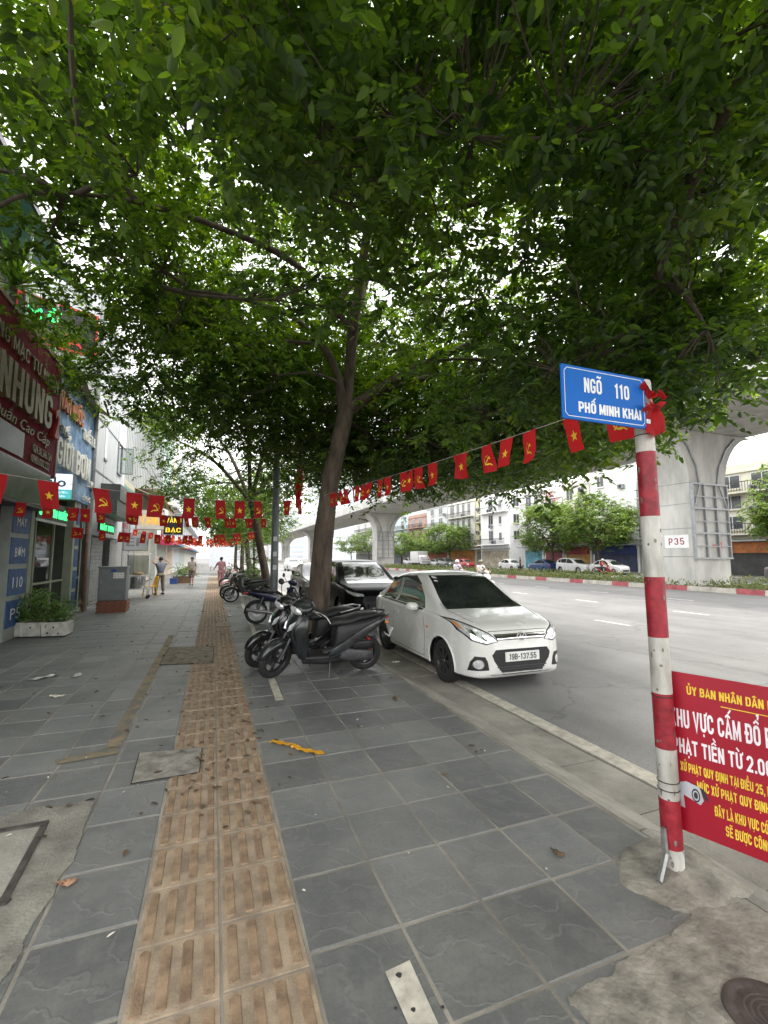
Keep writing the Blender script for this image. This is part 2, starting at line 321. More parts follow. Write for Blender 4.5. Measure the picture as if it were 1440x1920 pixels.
def asphalt_mat():
    m = bpy.data.materials.new('asphalt'); m.use_nodes = True; nt = m.node_tree; L = nt.links.new; bs = nt.nodes['Principled BSDF']; g = node(nt, 'NewGeometry')
    mp = node(nt, 'Mapping', i_3=(.9, .05, 1)); L(g.outputs['Position'], mp.inputs[0])
    n1 = node(nt, 'TexNoise', i_Scale=1.3, i_Detail=4); L(mp.outputs[0], n1.inputs['Vector'])         # tyre lanes
    n2 = node(nt, 'TexNoise', i_Scale=.55, i_Detail=8, i_Roughness=.7); L(g.outputs['Position'], n2.inputs['Vector'])   # stains
    n3 = node(nt, 'TexNoise', i_Scale=70, i_Detail=3, i_Roughness=.8); L(g.outputs['Position'], n3.inputs['Vector'])    # grain
    vo = node(nt, 'TexVoronoi', feature='DISTANCE_TO_EDGE', i_Scale=.33); nd = node(nt, 'TexNoise', i_Scale=1.8, i_Detail=5); L(g.outputs['Position'], nd.inputs['Vector'])
    va = node(nt, 'VectorMath', operation='MULTIPLY_ADD'); va.inputs[1].default_value = (1.1, 1.1, 0); L(nd.outputs['Color'], va.inputs[0]); L(g.outputs['Position'], va.inputs[2]); L(va.outputs[0], vo.inputs['Vector'])
    cr = node(nt, 'MapRange', i_1=.0, i_2=.012, i_3=.72, i_4=1.0); L(vo.outputs['Distance'], cr.inputs[0])
    a = node(nt, 'MapRange', i_1=.3, i_2=.7, i_3=.86, i_4=1.14); L(n1.outputs[0], a.inputs[0]); b_ = node(nt, 'MapRange', i_1=.3, i_2=.68, i_3=.78, i_4=1.15); L(n2.outputs[0], b_.inputs[0]); c = node(nt, 'MapRange', i_1=.25, i_2=.75, i_3=.72, i_4=1.28); L(n3.outputs[0], c.inputs[0])
    p = None
    for q in (a, b_, c, cr):
        if p is None: p = q.outputs[0]; continue
        mu = node(nt, 'Math', operation='MULTIPLY'); L(p, mu.inputs[0]); L(q.outputs[0], mu.inputs[1]); p = mu.outputs[0]
    mc = node(nt, 'Mix', data_type='RGBA', blend_type='MULTIPLY', i_0=1.0); mc.inputs[6].default_value = (.185, .183, .178, 1); L(p, mc.inputs[7]); L(mc.outputs[2], bs.inputs['Base Color']); bs.inputs['Roughness'].default_value = .72
    bp = node(nt, 'Bump', i_Strength=.5, i_Distance=.008); L(n3.outputs[0], bp.inputs['Height']); L(bp.outputs[0], bs.inputs['Normal']); _mats['asphalt'] = m; return m
ASPH = asphalt_mat()
PAINT = M('road_paint', (.40, .375, .32), .8, var=.3, scale=9, bump=.2, world=True, lo=.3, hi=.6)
EARTH = M('median_soil', (.11, .085, .06), .95, var=.3, scale=3, bump=.6, world=True)

def sheet(name, x0, x1, y0, y1, z, mat, kind='structure', parent=None):
    o = MB().add([(x0, y0, z), (x1, y0, z), (x1, y1, z), (x0, y1, z)], [(0, 1, 2, 3)]).build(name, mat, parent)
    if kind: o['kind'] = kind
    return o
sheet('ground', -900, 900, -600, 1500, -.3, M('far_ground', (.14, .14, .135), .9, world=True, scale=.2))
sheet('road', 3.17, 23.45, -60, 420, -.12, ASPH)
sheet('opposite_road', 28.6, 39.0, -60, 420, -.12, ASPH)
sidewalk = MB().box(-4.1, 2.44, -8, 240, -.28, -.0045).build('sidewalk', GROUT); sidewalk['kind'] = 'structure'
opp = MB().box(39.0, 46, -60, 420, -.29, .0).build('opposite_sidewalk', M('far_paving', (.3, .29, .27), .85, world=True, scale=1), bevel=.02); opp['kind'] = 'structure'

def tile_mesh(sx, sy, h=.03, e=.006):
    hx, hy = sx/2, sy/2
    v = [(-hx, -hy, -h), (hx, -hy, -h), (hx, hy, -h), (-hx, hy, -h), (-hx, -hy, -e), (hx, -hy, -e), (hx, hy, -e), (-hx, hy, -e),
         (-hx+e, -hy+e, 0), (hx-e, -hy+e, 0), (hx-e, hy-e, 0), (-hx+e, hy-e, 0)]
    f = [(8, 9, 10, 11)]
    for a in (0, 4):
        for i in range(4): f.append((a+i, a+(i+1) % 4, a+4+(i+1) % 4, a+4+i))
    return v, f
PX, PY = .412, .455
right_x = [.428+PX*(k+.5) for k in range(4)]+[.428+PX*4+.17]
left_x = [-.25-PX*(k+.5) for k in range(9)]
def in_any(x, y, rects): return any(a-.02 < x < b+.02 and c-.02 < y < d+.02 for a, b, c, d in rects)
tmesh = {}
for wx in (PX, .34):
    v, f = tile_mesh(wx-.011, PY-.011); me = bpy.data.meshes.new('paving_tile'); me.from_pydata(v, [], f); me.materials.append(TILE); tmesh[wx] = me
cnt = 0; far = MB(); rnd = random.Random(3)
for side, xs, y0, ynear in (('r', right_x, 1.10, 12.0), ('l', left_x, 1.08, 9.3)):
    k = 0
    while True:
        y = y0+PY*(k+.5); k += 1
        if y > 46: break
        for x in xs:
            wx = .34 if x > 2.1 else PX
            if side == 'r' and x > 1.3 and y < 1.5+.75*(x-1.75): continue        # broken-out corner filled with concrete
            z = rnd.uniform(-.0028, .0018)
            if y < ynear and (x > -3.3 or y < 9):
                o = link('paving_tile', tmesh[wx], None, sidewalk, (x, y, z)); o.rotation_euler = (rnd.uniform(-.006, .006), rnd.uniform(-.006, .006), rnd.choice((0, math.pi))); cnt += 1
            else:
                v, f = tile_mesh(wx-.013, PY-.013); far.add([(a+x, b+y, c+z) for a, b, c in v], f)
o = far.build('distant_paving_tiles', TILE, sidewalk); o['kind'] = 'stuff'
sheet('distant_pavement', -4.1, 2.44, 46, 240, -.002, M('distant_paving', (.13, .13, .125), .75, var=.2, world=True, scale=1.2), None, sidewalk)

# tactile guiding strip: ribbed brown tiles, two abreast
TB = M('tactile_base', (.265, .205, .145), .85, var=.32, scale=7, bump=.5, bscale=120, world=True)
TR_ = M('tactile_rib', (.20, .13, .083), .78, var=.25, scale=9, bump=.5, bscale=110, world=True, col2=(.31, .215, .135))
def tactile(full=True):
    b = MB(); v, f = tile_mesh(.326, .338, .03, .004); b.add(v, f)
    for i in range(4):
        cx = -.326/2+.326*(i+.5)/4; hw = .0235; y0, y1 = -.150, .150; h = .0055
        pts = []
        for cy, sg in ((y1-hw*.6, 1), (y0+hw*.6, -1)):
            for a in ((20, 60, 120, 160) if full else (45, 135)):
                pts.append((cx+hw*math.cos(R(a))*sg*1.0, cy+sg*hw*.6*math.sin(R(a))))
        n = len(pts)
        vs = [(x, y, -.001) for x, y in pts]+[(cx+(x-cx)*.72, y*.975, h) for x, y in pts]
        b.add(vs, [tuple(range(n, 2*n))]+[(j, (j+1) % n, n+(j+1) % n, n+j) for j in range(n)], 1)
    return b
tm = tactile().mesh('tactile_tile', 35); tm.materials.append(TB); tm.materials.append(TR_)
strip = MB().box(-.247, .425, -2, 200, -.05, -.008).build('tactile_path', M('strip_mortar', (.2, .175, .14), .9, world=True)); strip['kind'] = 'structure'
tf = MB(); k = 0
while True:
    y = .9+.345*(k+.5); k += 1
    if y > 40: break
    for j, x in enumerate((-.079, .257)):
        z = .001+rnd.uniform(-.001, .0012)
        if y < 22:
            o = link('tactile_tile', tm, None, strip, (x, y+(.02 if j else 0), z)); o.rotation_euler = (rnd.uniform(-.003, .003), rnd.uniform(-.003, .003), 0)
        else:
            t = tactile(False); kk = len(tf.v); tf.v += [(a+x, b+y, c+z) for a, b, c in t.v]; tf.f += [tuple(i+kk for i in f) for f in t.f]; tf.mi += t.mi
o = tf.build('distant_tactile_tiles', [TB, TR_], strip); o['kind'] = 'stuff'

# kerb: sloping kerb stones, then gutter slabs, then the painted edge line
kerb = MB().box(2.44, 3.17, -8, 200, -.29, -.135).build('kerb', CONC); kerb['kind'] = 'structure'
def kerbstone(L):
    b = MB(); x = [0, 0, .05, .30, .30]; z = [-.14, -.002, .0, -.10, -.14]; b.loft([[(x[i], -L/2+.005, z[i]) for i in range(5)], [(x[i], L/2-.005, z[i]) for i in range(5)]]); return b
km = kerbstone(.98).mesh('kerb_stone'); km.materials.append(CONC)
gm = MB().box(0, .415, -.372, .372, -.14, 0, taper=.004).mesh('gutter_slab'); gm.materials.append(CONC)
for k in range(36): link('kerb_stone', km, None, kerb, (2.446, -.3+k*.985, rnd.uniform(-.003, .002)))
for k in range(40): link('gutter_slab', gm, None, kerb, (2.752, -.2+k*.752, -.108+rnd.uniform(-.003, .003)))
b = MB()
for k in range(30): b.loft([[(p[0]+2.446, p[1]+36+k*.985, p[2]) for p in r_] for r_ in ([[(q[0], q[1], q[2]) for q in kerbstone(.98).v[:5]], [(q[0], q[1], q[2]) for q in kerbstone(.98).v[5:]]])])
o = b.build('distant_kerb_stones', CONC, kerb); o['kind'] = 'stuff'
sheet('gutter', 2.75, 3.17, 30, 200, -.11, CONC, None, kerb)

road_lines = empty('road_markings'); road_lines['kind'] = 'structure'
for k in range(24): MB().box(3.2, 3.37, -2+k*4.0, 1.985+k*4.0, -.13, -.106).build('edge_line', PAINT, road_lines)
LINE = M('lane_paint', (.5, .5, .48), .8, var=.25, scale=6, world=True)
for lx, y0 in ((10.05, .35), (14.1, 1.1), (18.2, .2)):
    for k in range(28): sheet('lane_dash', lx-.07, lx+.07, y0+k*4.25, y0+k*4.25+1.15, -.116, LINE, None, road_lines)
# worn paint on the pavement
b = MB().add([tuple(at(*p, .0035)) for p in ((722, 1822), (768, 1800), (822, 1920), (765, 1920))], [(0, 3, 2, 1)])
b.build('paint_stripe', PAINT, road_lines)
pts = [(1.02, 17.0), (.98, 14), (.93, 11.7), (.86, 9), (.81, 7.2), (.77, 5.42)]
b = MB()
for (x0, y0), (x1, y1) in zip(pts, pts[1:]): b.add([(x0-.045, y0, .0035), (x0+.045, y0, .0035), (x1+.045, y1, .0035), (x1-.045, y1, .0035)], [(0, 3, 2, 1)])
b.build('parking_line', PAINT, road_lines)
YP = M('worn_yellow_paint', (.135, .128, .112), .85, var=.1, scale=6, world=True, lo=.42, hi=.6, col2=(.24, .19, .11))
b = MB().add([(-.80, 4.6, .0035), (-.69, 4.6, .0035), (-.69, 10.6, .0035), (-.80, 10.6, .0035)], [(0, 1, 2, 3)]); b.build('worn_yellow_line', YP, road_lines)
b = MB().add([tuple(at(*p, .0035)) for p in ((102, 1425), (214, 1400), (224, 1412), (106, 1433))], [(0, 3, 2, 1)]); b.build('worn_yellow_line', YP, road_lines)

# concrete repairs, covers
def blob(name, pts, z, mat, edge=.02, seed=0, parent=None, h=.03, sub=18, kind='structure'):
    r_ = random.Random(seed); P = []
    n = len(pts)
    for i in range(n):
        a, c = np.array(pts[i]), np.array(pts[(i+1) % n])
        for k in range(sub):
            q = a+(c-a)*k/sub; w1, w2 = (mnoise.noise(Vector((q[0]*6, q[1]*6, seed+i_))) for i_ in (0, 9)); P.append((q[0]+edge*2.4*w1+r_.uniform(-edge, edge)*.3, q[1]+edge*2.4*w2+r_.uniform(-edge, edge)*.3))
    cx, cy = np.mean([p[0] for p in P]), np.mean([p[1] for p in P])
    b = MB(); m_ = len(P)
    inner = [(cx+(p[0]-cx)*.985, cy+(p[1]-cy)*.985, z) for p in P]
    b.add([(p[0], p[1], z-h) for p in P]+inner, [tuple(range(m_, 2*m_))]+[(i, (i+1) % m_, m_+(i+1) % m_, m_+i) for i in range(m_)])
    o = b.build(name, mat, parent, fix=True)
    if kind and not parent: o['kind'] = kind
    return o
def gp(*ps): return [tuple(at(*p)[:2]) for p in ps]
blob('concrete_paving', [(1.28, 1.50), (1.70, 1.54), (2.05, 1.60), (2.44, 1.72), (2.44, -.6), (1.15, -.6), (1.22, 1.0)], .0045, CONC2, .022, 2)
blob('mortar_patch', gp((-140, 1600), (-40, 1545), (60, 1515), (178, 1502), (160, 1545), (140, 1610), (90, 1690), (45, 1770), (10, 1840), (-60, 1960), (-260, 1960)), .005, M('patch_mortar', (.185, .175, .15), .9, var=.3, scale=5, bump=.8, bscale=60, world=True), .014, 5)
# metal-framed access cover sunk in that patch
cov = empty('framed_access_cover', at(-20, 1640), 0, 'concrete access cover in a dark steel angle frame set in a mortar patch', 'cover')
c0 = at(-20, 1640); STEEL = M('old_steel', (.10, .09, .085), .55, metal=.6, var=.35, scale=12, bump=.3)
q = [at(*p) for p in ((92, 1543), (10, 1700), (-260, 1700), (-120, 1580))]
loc = lambda p: (p[0]-c0[0], p[1]-c0[1])
ql = [loc(p) for p in q]
for i in range(4):
    a, c = np.array(ql[i]), np.array(ql[(i+1) % 4]); d = (c-a)/np.linalg.norm(c-a); nrm = np.array([-d[1], d[0]])
    MB().prism([tuple(a), tuple(c), tuple(c+nrm*-.035), tuple(a+nrm*-.035)], .012+.002*i, Matrix.Translation((0, 0, .0))).build('frame_bar', STEEL, cov, fix=True)
MB().prism([(x*.94, y*.94) for x, y in ql], .006, Matrix.Translation((0, 0, .001))).build('slab', CONC, cov, fix=True)
def cover(name, px, label, mat):
    ps = [at(*p) for p in px]; c = np.mean(ps, 0); r_ = empty(name, (c[0], c[1], 0), 0, label, 'cover')
    lp = [(p[0]-c[0], p[1]-c[1]) for p in ps]
    MB().prism([(x*1.035, y*1.035) for x, y in lp], .0072, Matrix.Translation((0, 0, .0005))).build('rim', M('dark_gap', (.03, .028, .025), .9), r_, fix=True)
    MB().prism(lp, .0085, Matrix.Translation((0, 0, .001))).build('lid', mat, r_, fix=True); return r_
cover('manhole_cover', ((262, 1413), (378, 1404), (373, 1449), (247, 1470)), 'square grey stone manhole lid beside the brown tactile strip', M('stone_lid', (.215, .2, .175), .85, var=.4, scale=9, bump=.7, bscale=30, world=True))
cover('drain_cover', ((318, 1215), (401, 1213), (398, 1243), (300, 1247)), 'dusty drain lid with a broken edge further along the tactile strip', M('dusty_lid', (.16, .135, .10), .9, var=.4, scale=8, bump=.6, world=True))
cover('inspection_cover', ((404, 1166), (430, 1166), (432, 1175), (405, 1176)), 'small tan inspection lid set in the tactile strip near the mopeds', M('tan_lid', (.25, .2, .14), .9, world=True))

b = MB()
for i, (px_, py_, r_) in enumerate(((748, 1828, .012), (775, 1893, .009), (830, 1888, .007), (742, 1890, .006))): p = at(px_, py_, .0042); b.add([(p[0]+r_*math.cos(a)*(1+.2*math.sin(3*a)), p[1]+r_*math.sin(a), .0042) for a in np.linspace(0, 2*math.pi, 14, endpoint=False)], [tuple(range(14))])
b.build('black_spots', M('tar', (.03, .03, .032), .6), road_lines)['kind'] = 'stuff'  # near-black discs; the largest stands for the hole in the paint stripe

dc = at(1452, 1912); rmc = empty('round_drain_cover', (dc[0], dc[1], 0), 0, 'dark round iron drain cover in the concrete at the lower right', 'cover')
MB().lathe([(.0, .0085), (.10, .009), (.105, .007), (.12, .007), (.125, .0095), (.15, .0095), (.152, .002)], 40).build('lid', STEEL, rmc, 40); MB().box(-.27, -.17, .05, .12, .002, .010).build('frame_tab', M('stone_lid', (.215, .2, .175), .85), rmc)
b = MB()
for k in range(4): b.lathe([(.02+.02*k, .0095), (.026+.02*k, .0105), (.032+.02*k, .0095)], 30)
b.build('tread_rings', STEEL, rmc)['kind'] = 'stuff'
# ================================================================ trees
BARK = M('bark', (.085, .062, .045), .92, var=.45, scale=9, bump=1.0, bscale=22, stretch=(1, 1, .22), col2=(.135, .105, .08))
BARK2 = M('twig_bark', (.07, .055, .04), .9, var=.3, scale=10)
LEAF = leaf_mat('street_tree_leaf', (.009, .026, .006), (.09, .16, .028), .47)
LEAF_FAR = leaf_mat('light_green_leaf', (.028, .068, .018), (.15, .23, .055), .32)  # lighter green leaf for the far trees and some shrubs
UP = np.array([0, 0, 1.0])
def nz(a): return a/np.maximum(np.linalg.norm(a, axis=-1, keepdims=True), 1e-9)
def leaves_mesh(name, P, D, N, Ln, Wd, fold=.16):
    D = nz(D); S = nz(np.cross(D, N)); N = np.cross(S, D)
    t = np.array([(0, 0, 0), (.30, .5, fold), (.72, .37, fold*.55), (1, 0, -.10), (.72, -.37, fold*.55), (.30, -.5, fold)])
    n = len(P); V = np.empty((n, 6, 3))
    for i, (a, b, c) in enumerate(t):
        V[:, i] = P+D*(a*Ln)[:, None]+S*(b*Wd)[:, None]+N*(c*Wd)[:, None]
    base = (np.arange(n)*6)[:, None]
    F = np.concatenate([base+np.array([0, 1, 2, 3]), base+np.array([0, 3, 4, 5])], 0)
    return np_mesh(name, V.reshape(-1, 3), F)
def sprays(C, n_per, K, rng, size=.095, spread=.32, tl=.30, droop=.28, flat=.45):
    # leafy twigs round every cluster centre; alternate leaflets along each twig
    m = len(C)*n_per; B = np.repeat(C, n_per, 0)+rng.normal(0, spread, (m, 3))*np.array([1, 1, .55])
    d = rng.normal(0, 1, (m, 3)); d[:, 2] = d[:, 2]*flat-.12; d = nz(d)
    ln = tl*rng.uniform(.6, 1.25, m); side = nz(np.cross(d, UP)+1e-4)
    Ps, Ds, Ns, Ls = [], [], [], []
    tone = rng.uniform(.8, 1.2, m)
    for j in range(K):
        t = (j+.6)/K; s = 1 if j % 2 else -1
        if j == K-1: s = 0
        p = B+d*(ln*t)[:, None]; p[:, 2] -= droop*ln*t*t
        ld = d*(.45 if s else 1)+side*(s*.85)+np.array([0, 0, -.30])+rng.normal(0, .22, (m, 3))
        nn = UP+rng.normal(0, .38, (m, 3))
        Ps.append(p); Ds.append(ld); Ns.append(nn); Ls.append(size*tone*rng.uniform(.6, 1.2, m)*(1 if j > 1 else .75))
    return np.concatenate(Ps), np.concatenate(Ds), np.concatenate(Ns), np.concatenate(Ls)
def bend(a, b, k, rng, amp=.1):
    a, b = np.array(a, float), np.array(b, float); L_ = np.linalg.norm(b-a); out = []
    j = rng.normal(0, amp*L_, 3); j[2] = abs(j[2])*.6
    for i in range(k+1):
        t = i/k; out.append(a+(b-a)*t+j*math.sin(math.pi*t))
    return out
def crown_points(n, centre, radii, rng, keep, freq=.5, thr=-.12):
    out = []; seeds = []
    while len(out) < n:
        if len(seeds) > 25 and rng.uniform() < .62:          # leaves gather in clumps round a bough end
            p = seeds[rng.integers(len(seeds))]+rng.normal(0, 1, 3)*np.array([.5, .5, .26])*(radii[0]/6.5)
            if keep(p): out.append(p)
            continue
        q = rng.normal(0, 1, 3); q /= np.linalg.norm(q); q *= rng.uniform(.25, 1)**(1/2.2)
        p = np.array(centre)+q*np.array(radii)
        if not keep(p): continue
        if mnoise.noise(Vector(p*freq)) < thr: continue
        out.append(p); seeds.append(p)
    return np.array(out)
def tree(name, base, limbs, C, label, group=None, n_per=7, K=11, size=.095, hubs=60, leaf=None, seed=1, twr=.012, spread=.32, tl=.3, bark=None, cat='tree', twigs=True, holder=None):
    rng = np.random.default_rng(seed); base = np.array(base, float)
    root = holder or empty(name, base, 0, label, cat, group)
    b = MB(); nodes = []
    for i, (pts, rad) in enumerate(limbs):
        P = [np.array(p)-base for p in pts]
        # resample smoothly (Catmull-Rom)
        Q, RR = [], []
        for k in range(len(P)-1):
            p0, p1, p2, p3 = P[max(k-1, 0)], P[k], P[k+1], P[min(k+2, len(P)-1)]
            for s in range(4):
                t = s/4; Q.append(.5*((2*p1)+(-p0+p2)*t+(2*p0-5*p1+4*p2-p3)*t*t+(-p0+3*p1-3*p2+p3)*t**3)); RR.append(rad[k]+(rad[k+1]-rad[k])*t)
        Q.append(P[-1]); RR.append(rad[-1])
        b.tube(Q, [r_*(1+rng.normal(0, .035)) for r_ in RR], 14 if i == 0 else 8)
        if i > 0 or len(limbs) == 1: nodes += Q
    b.build('trunk', bark or BARK, root, 60)
    if len(C) == 0: return root
    C = C-base; nodes = np.array(nodes if nodes else [np.array(limbs[0][0][-1])-base]); tw = MB()
    H = C[rng.permutation(len(C))[:hubs]]; hp = []
    for h in H:
        a = nodes[np.argmin(np.linalg.norm(nodes-h, axis=1)+.5*np.maximum(0, nodes[:, 2]-h[2]))]
        pl = bend(a, h, 6, rng, .09); tw.tube(pl, list(np.linspace(twr*3.0, twr*1.2, 7)), 6, False); hp += pl[2:]
    hp = np.array(hp)
    if twigs:
        for c in C:
            a = hp[np.argmin(np.linalg.norm(hp-c, axis=1))]
            tw.tube(bend(a, c, 3, rng, .12), list(np.linspace(twr*.9, twr*.3, 4)), 4, False)
    tw.build('branches', BARK2, root, 60)
    P, D, N, L_ = sprays(C, n_per, K, rng, size, spread, tl)
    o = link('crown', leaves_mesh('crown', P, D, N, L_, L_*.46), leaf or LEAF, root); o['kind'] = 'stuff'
    return root

# --- the big street tree at the kerb
YT = 8.5
def tp(px, py, y=YT): return aty(px, py, y)
g0 = tp(594, 1130); g0 = np.array([1.86, YT, 0])
trunk = ([g0-np.array([0, 0, .05]), g0+np.array([0, 0, .18]), tp(604, 1040), tp(612, 960), tp(622, 890), tp(638, 820), tp(650, 768)], [.28, .215, .195, .18, .17, .162, .155])
limbs = [trunk,
 ([tp(648, 785), tp(655, 700, 8.45), tp(664, 600, 8.1), tp(688, 440, 7.4), tp(716, 270, 6.5), tp(702, 140, 5.8), tp(655, 0, 5.1), tp(600, -120, 4.4)], [.13, .11, .10, .085, .07, .055, .04, .025]),
 ([tp(655, 772), tp(735, 727, 8.6), tp(830, 702, 8.7), tp(960, 690, 8.9), tp(1080, 660, 9.0)], [.10, .07, .055, .04, .025]),
 ([tp(657, 765), tp(760, 700, 8.2), tp(860, 655, 7.8), tp(960, 600, 7.3), tp(1060, 560, 6.8)], [.12, .08, .065, .05, .03]),
 ([tp(643, 775), tp(632, 700, 8.4), tp(598, 640, 8.3), tp(540, 590, 8.1), tp(430, 555, 7.8), tp(310, 540, 7.4)], [.10, .08, .065, .042, .03, .018]),
 ([tp(600, 645, 8.3), tp(520, 640, 8.6), tp(450, 650, 8.9)], [.04, .028, .015]),
 ([tp(600, 636, 8.3), tp(640, 560, 8.2), tp(690, 520, 8.2), tp(790, 560, 8.6), tp(900, 560, 8.9)], [.075, .06, .05, .04, .02]),
 ([tp(700, 380, 7.1), tp(860, 388, 6.5), tp(1050, 330, 5.5), tp(1180, 260, 4.8)], [.07, .055, .04, .02]),
 ([tp(716, 275, 6.5), tp(850, 190, 5.7), tp(1000, 120, 5.0), tp(1120, 60, 4.4)], [.06, .045, .035, .02]),
 ([tp(690, 430, 7.3), tp(560, 310, 6.5), tp(480, 250, 6.0), tp(330, 190, 5.3)], [.07, .055, .04, .02]),
 ([tp(660, 620, 8.1), tp(560, 500, 7.6), tp(420, 430, 7.0), tp(260, 380, 6.4), tp(120, 360, 6.0)], [.07, .06, .045, .035, .02]),
 ([tp(662, 610, 8.1), tp(700, 480, 9.5), tp(720, 400, 11)], [.08, .06, .03])]
rngA = np.random.default_rng(11)
def keepA(p):
    dx, dy = p[0]-2.2, p[1]-7.8; r_ = math.hypot(dx, dy)
    zmin = 5.3-.27*max(0, r_-.8)+(1.15 if dx < -2.2 else -.5 if dx > 1.6 else 0)-(.45 if dy > 1.5 and dx > -1.5 else 0)
    if dy < -2.5: zmin = max(zmin, 4.4)
    return p[2] > max(zmin, 2.9) and p[0] > -3.4
CA = crown_points(2450, (2.9, 8.2, 6.7), (7.2, 7.2, 3.7), rngA, keepA, .45, -.25)
low = [np.array([x, y, z])+rngA.normal(0, 1, 3)*[.7, .8, .38] for (x, y, z, n) in ((4.6, 10.2, 4.2, 60), (5.8, 9.4, 4.0, 55), (6.6, 11.5, 4.3, 55), (3.4, 12.0, 4.6, 50), (5.2, 7.2, 3.7, 30), (.6, 10.6, 5.0, 55), (-.6, 9.2, 5.3, 30), (3.1, 9.6, 4.9, 40), (7.4, 8.6, 4.2, 40), (1.6, 12.2, 4.9, 50), (.8, 11.5, 6.6, 60), (2.6, 12.2, 6.9, 60), (-.6, 10.4, 7.0, 50), (3.6, 11.4, 6.2, 50), (.9, 9.4, 6.0, 50), (2.4, 9.8, 6.2, 50), (4.2, 8.8, 5.6, 45), (6.2, 6.2, 4.6, 45), (7.2, 5.2, 5.2, 45), (8.0, 7.0, 5.2, 45), (8.6, 9.4, 5.0, 40), (3.5, 9.6, 3.75, 34), (4.4, 8.7, 3.75, 30), (5.2, 8.3, 4.1, 24), (4.2, 10.6, 4.1, 34), (5.9, 9.1, 4.4, 24), (6.4, 8.1, 4.6, 20), (3.3, 11.2, 4.2, 34), (7.3, 7.4, 4.9, 20)) for _ in range(n)]
CA = np.concatenate([CA, np.array(low)])
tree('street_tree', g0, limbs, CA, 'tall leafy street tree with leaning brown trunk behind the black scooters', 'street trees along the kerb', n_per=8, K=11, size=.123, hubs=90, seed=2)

# --- neighbour standing just behind the viewer; its crown reaches overhead and hangs at the right
gB = np.array([2.25, -2.6, 0.0])
limbB = [([gB, gB+[0, 0, 1.5], gB+[-.05, .1, 3.2], gB+[0, .3, 4.4]], [.24, .2, .18, .16]),
 ([gB+[0, .25, 4.2], gB+[.5, 1.6, 5.2], gB+[.9, 3.4, 5.4], gB+[1.5, 5.0, 4.9], gB+[2.3, 6.3, 4.1]], [.12, .09, .07, .05, .03]),
 ([gB+[0, .25, 4.1], gB+[1.6, 2.0, 4.8], gB+[3.0, 4.2, 4.7], gB+[3.6, 5.8, 3.9]], [.1, .08, .06, .03]),
 ([gB+[0, .25, 4.3], gB+[-1.0, 1.8, 5.6], gB+[-1.8, 3.8, 6.2], gB+[-2.8, 5.4, 6.2]], [.11, .09, .06, .03]),
 ([gB+[0, .25, 4.3], gB+[-.1, 2.0, 6.0], gB+[-.3, 4.6, 6.8]], [.11, .09, .04])]
rngB = np.random.default_rng(12)
def keepB(p):
    return p[2] > 4.6-(.9 if p[0] > 3 else 0)-.12*max(0, p[1]-1) and p[1] > -3.0 and p[0] > -3.2 and math.hypot(p[0], p[1])*.9+1.62 < p[2]*2.2
CB = crown_points(1050, (2.0, .6, 6.2), (5.6, 4.4, 2.4), rngB, keepB, .55, -.1)
hang = []                                   # low boughs over the street sign
for (a, c, n) in (((3.3, 3.2, 3.75), (5.2, 3.6, 3.5), 26), ((2.6, 3.5, 3.65), (3.9, 4.1, 3.35), 20), ((3.9, 2.7, 3.6), (4.3, 3.0, 2.95), 10), ((3.6, 4.6, 3.7), (5.6, 4.6, 3.8), 18), ((3.6, 3.4, 3.2), (4.3, 3.8, 2.95), 7), ((2.3, 4.4, 3.7), (3.2, 5.2, 3.3), 12), ((4.4, 3.2, 4.1), (5.6, 2.8, 3.9), 24), ((5.0, 4.2, 4.1), (6.4, 4.4, 4.1), 20), ((4.4, 3.4, 4.3), (6.0, 3.4, 4.2), 30), ((3.6, 3.9, 3.05), (4.2, 4.2, 2.75), 6)):
    for k in range(n):
        t = rngB.uniform(0, 1); hang.append(np.array(a)*(1-t)+np.array(c)*t+rngB.normal(0, .13, 3))
CB = np.concatenate([CB, np.array(hang)])
tree('street_tree', gB, limbB, CB, 'street tree whose low boughs hang over the blue street sign', 'street trees along the kerb', n_per=6, K=11, size=.11, hubs=60, seed=3, spread=.26)

# --- trees further along the kerb
def kerb_tree(x, y, h, r_, lean, seed, label, n=420, size=.12, zlow=3.0):
    rg = np.random.default_rng(seed); g = np.array([x, y, 0.0])
    top = g+[lean[0], lean[1], h*.45]
    L_ = [([g, g+[lean[0]*.1, 0, .8], g+[lean[0]*.5, lean[1]*.5, h*.25], top], [.19, .155, .14, .12])]
    for k in range(6):
        a = k*math.pi/3+rg.uniform(-.4, .4); e = top+np.array([math.cos(a)*r_*.6, math.sin(a)*r_*.6, h*.25+rg.uniform(-.4, .8)])
        L_.append(([top-[0, 0, .2], (top+e)/2+[0, 0, .25], e], [.085, .06, .025]))
    C = crown_points(n, (g[0]+lean[0], g[1]+lean[1], h*.66), (r_, r_, h*.36), rg, lambda p: p[2] > zlow+rg.uniform(0, .5) and p[0] > -3.0, .6, -.15)
    return tree('street_tree', g, L_, C, label, 'street trees along the kerb', n_per=5, K=8, size=size, hubs=26, seed=seed, spread=.3)
kerb_tree(1.98, 17.6, 8.6, 4.2, (-.75, -.3), 21, 'slimmer street tree leaning left behind the grey lamp post', 820, .13, 3.1)
kerb_tree(2.0, 26.5, 6.5, 2.8, (-.3, .2), 22, 'second street tree beyond the lamp post above the far mopeds', 480, .15, 2.4)
kerb_tree(2.05, 35.5, 6.5, 3.0, (0, 0), 23, 'third street tree beyond the lamp post', 260, .18, 2.5)
kerb_tree(2.05, 46, 7, 3.4, (0, 0), 24, 'farthest street tree in the kerb row', 240, .22, 2.6)
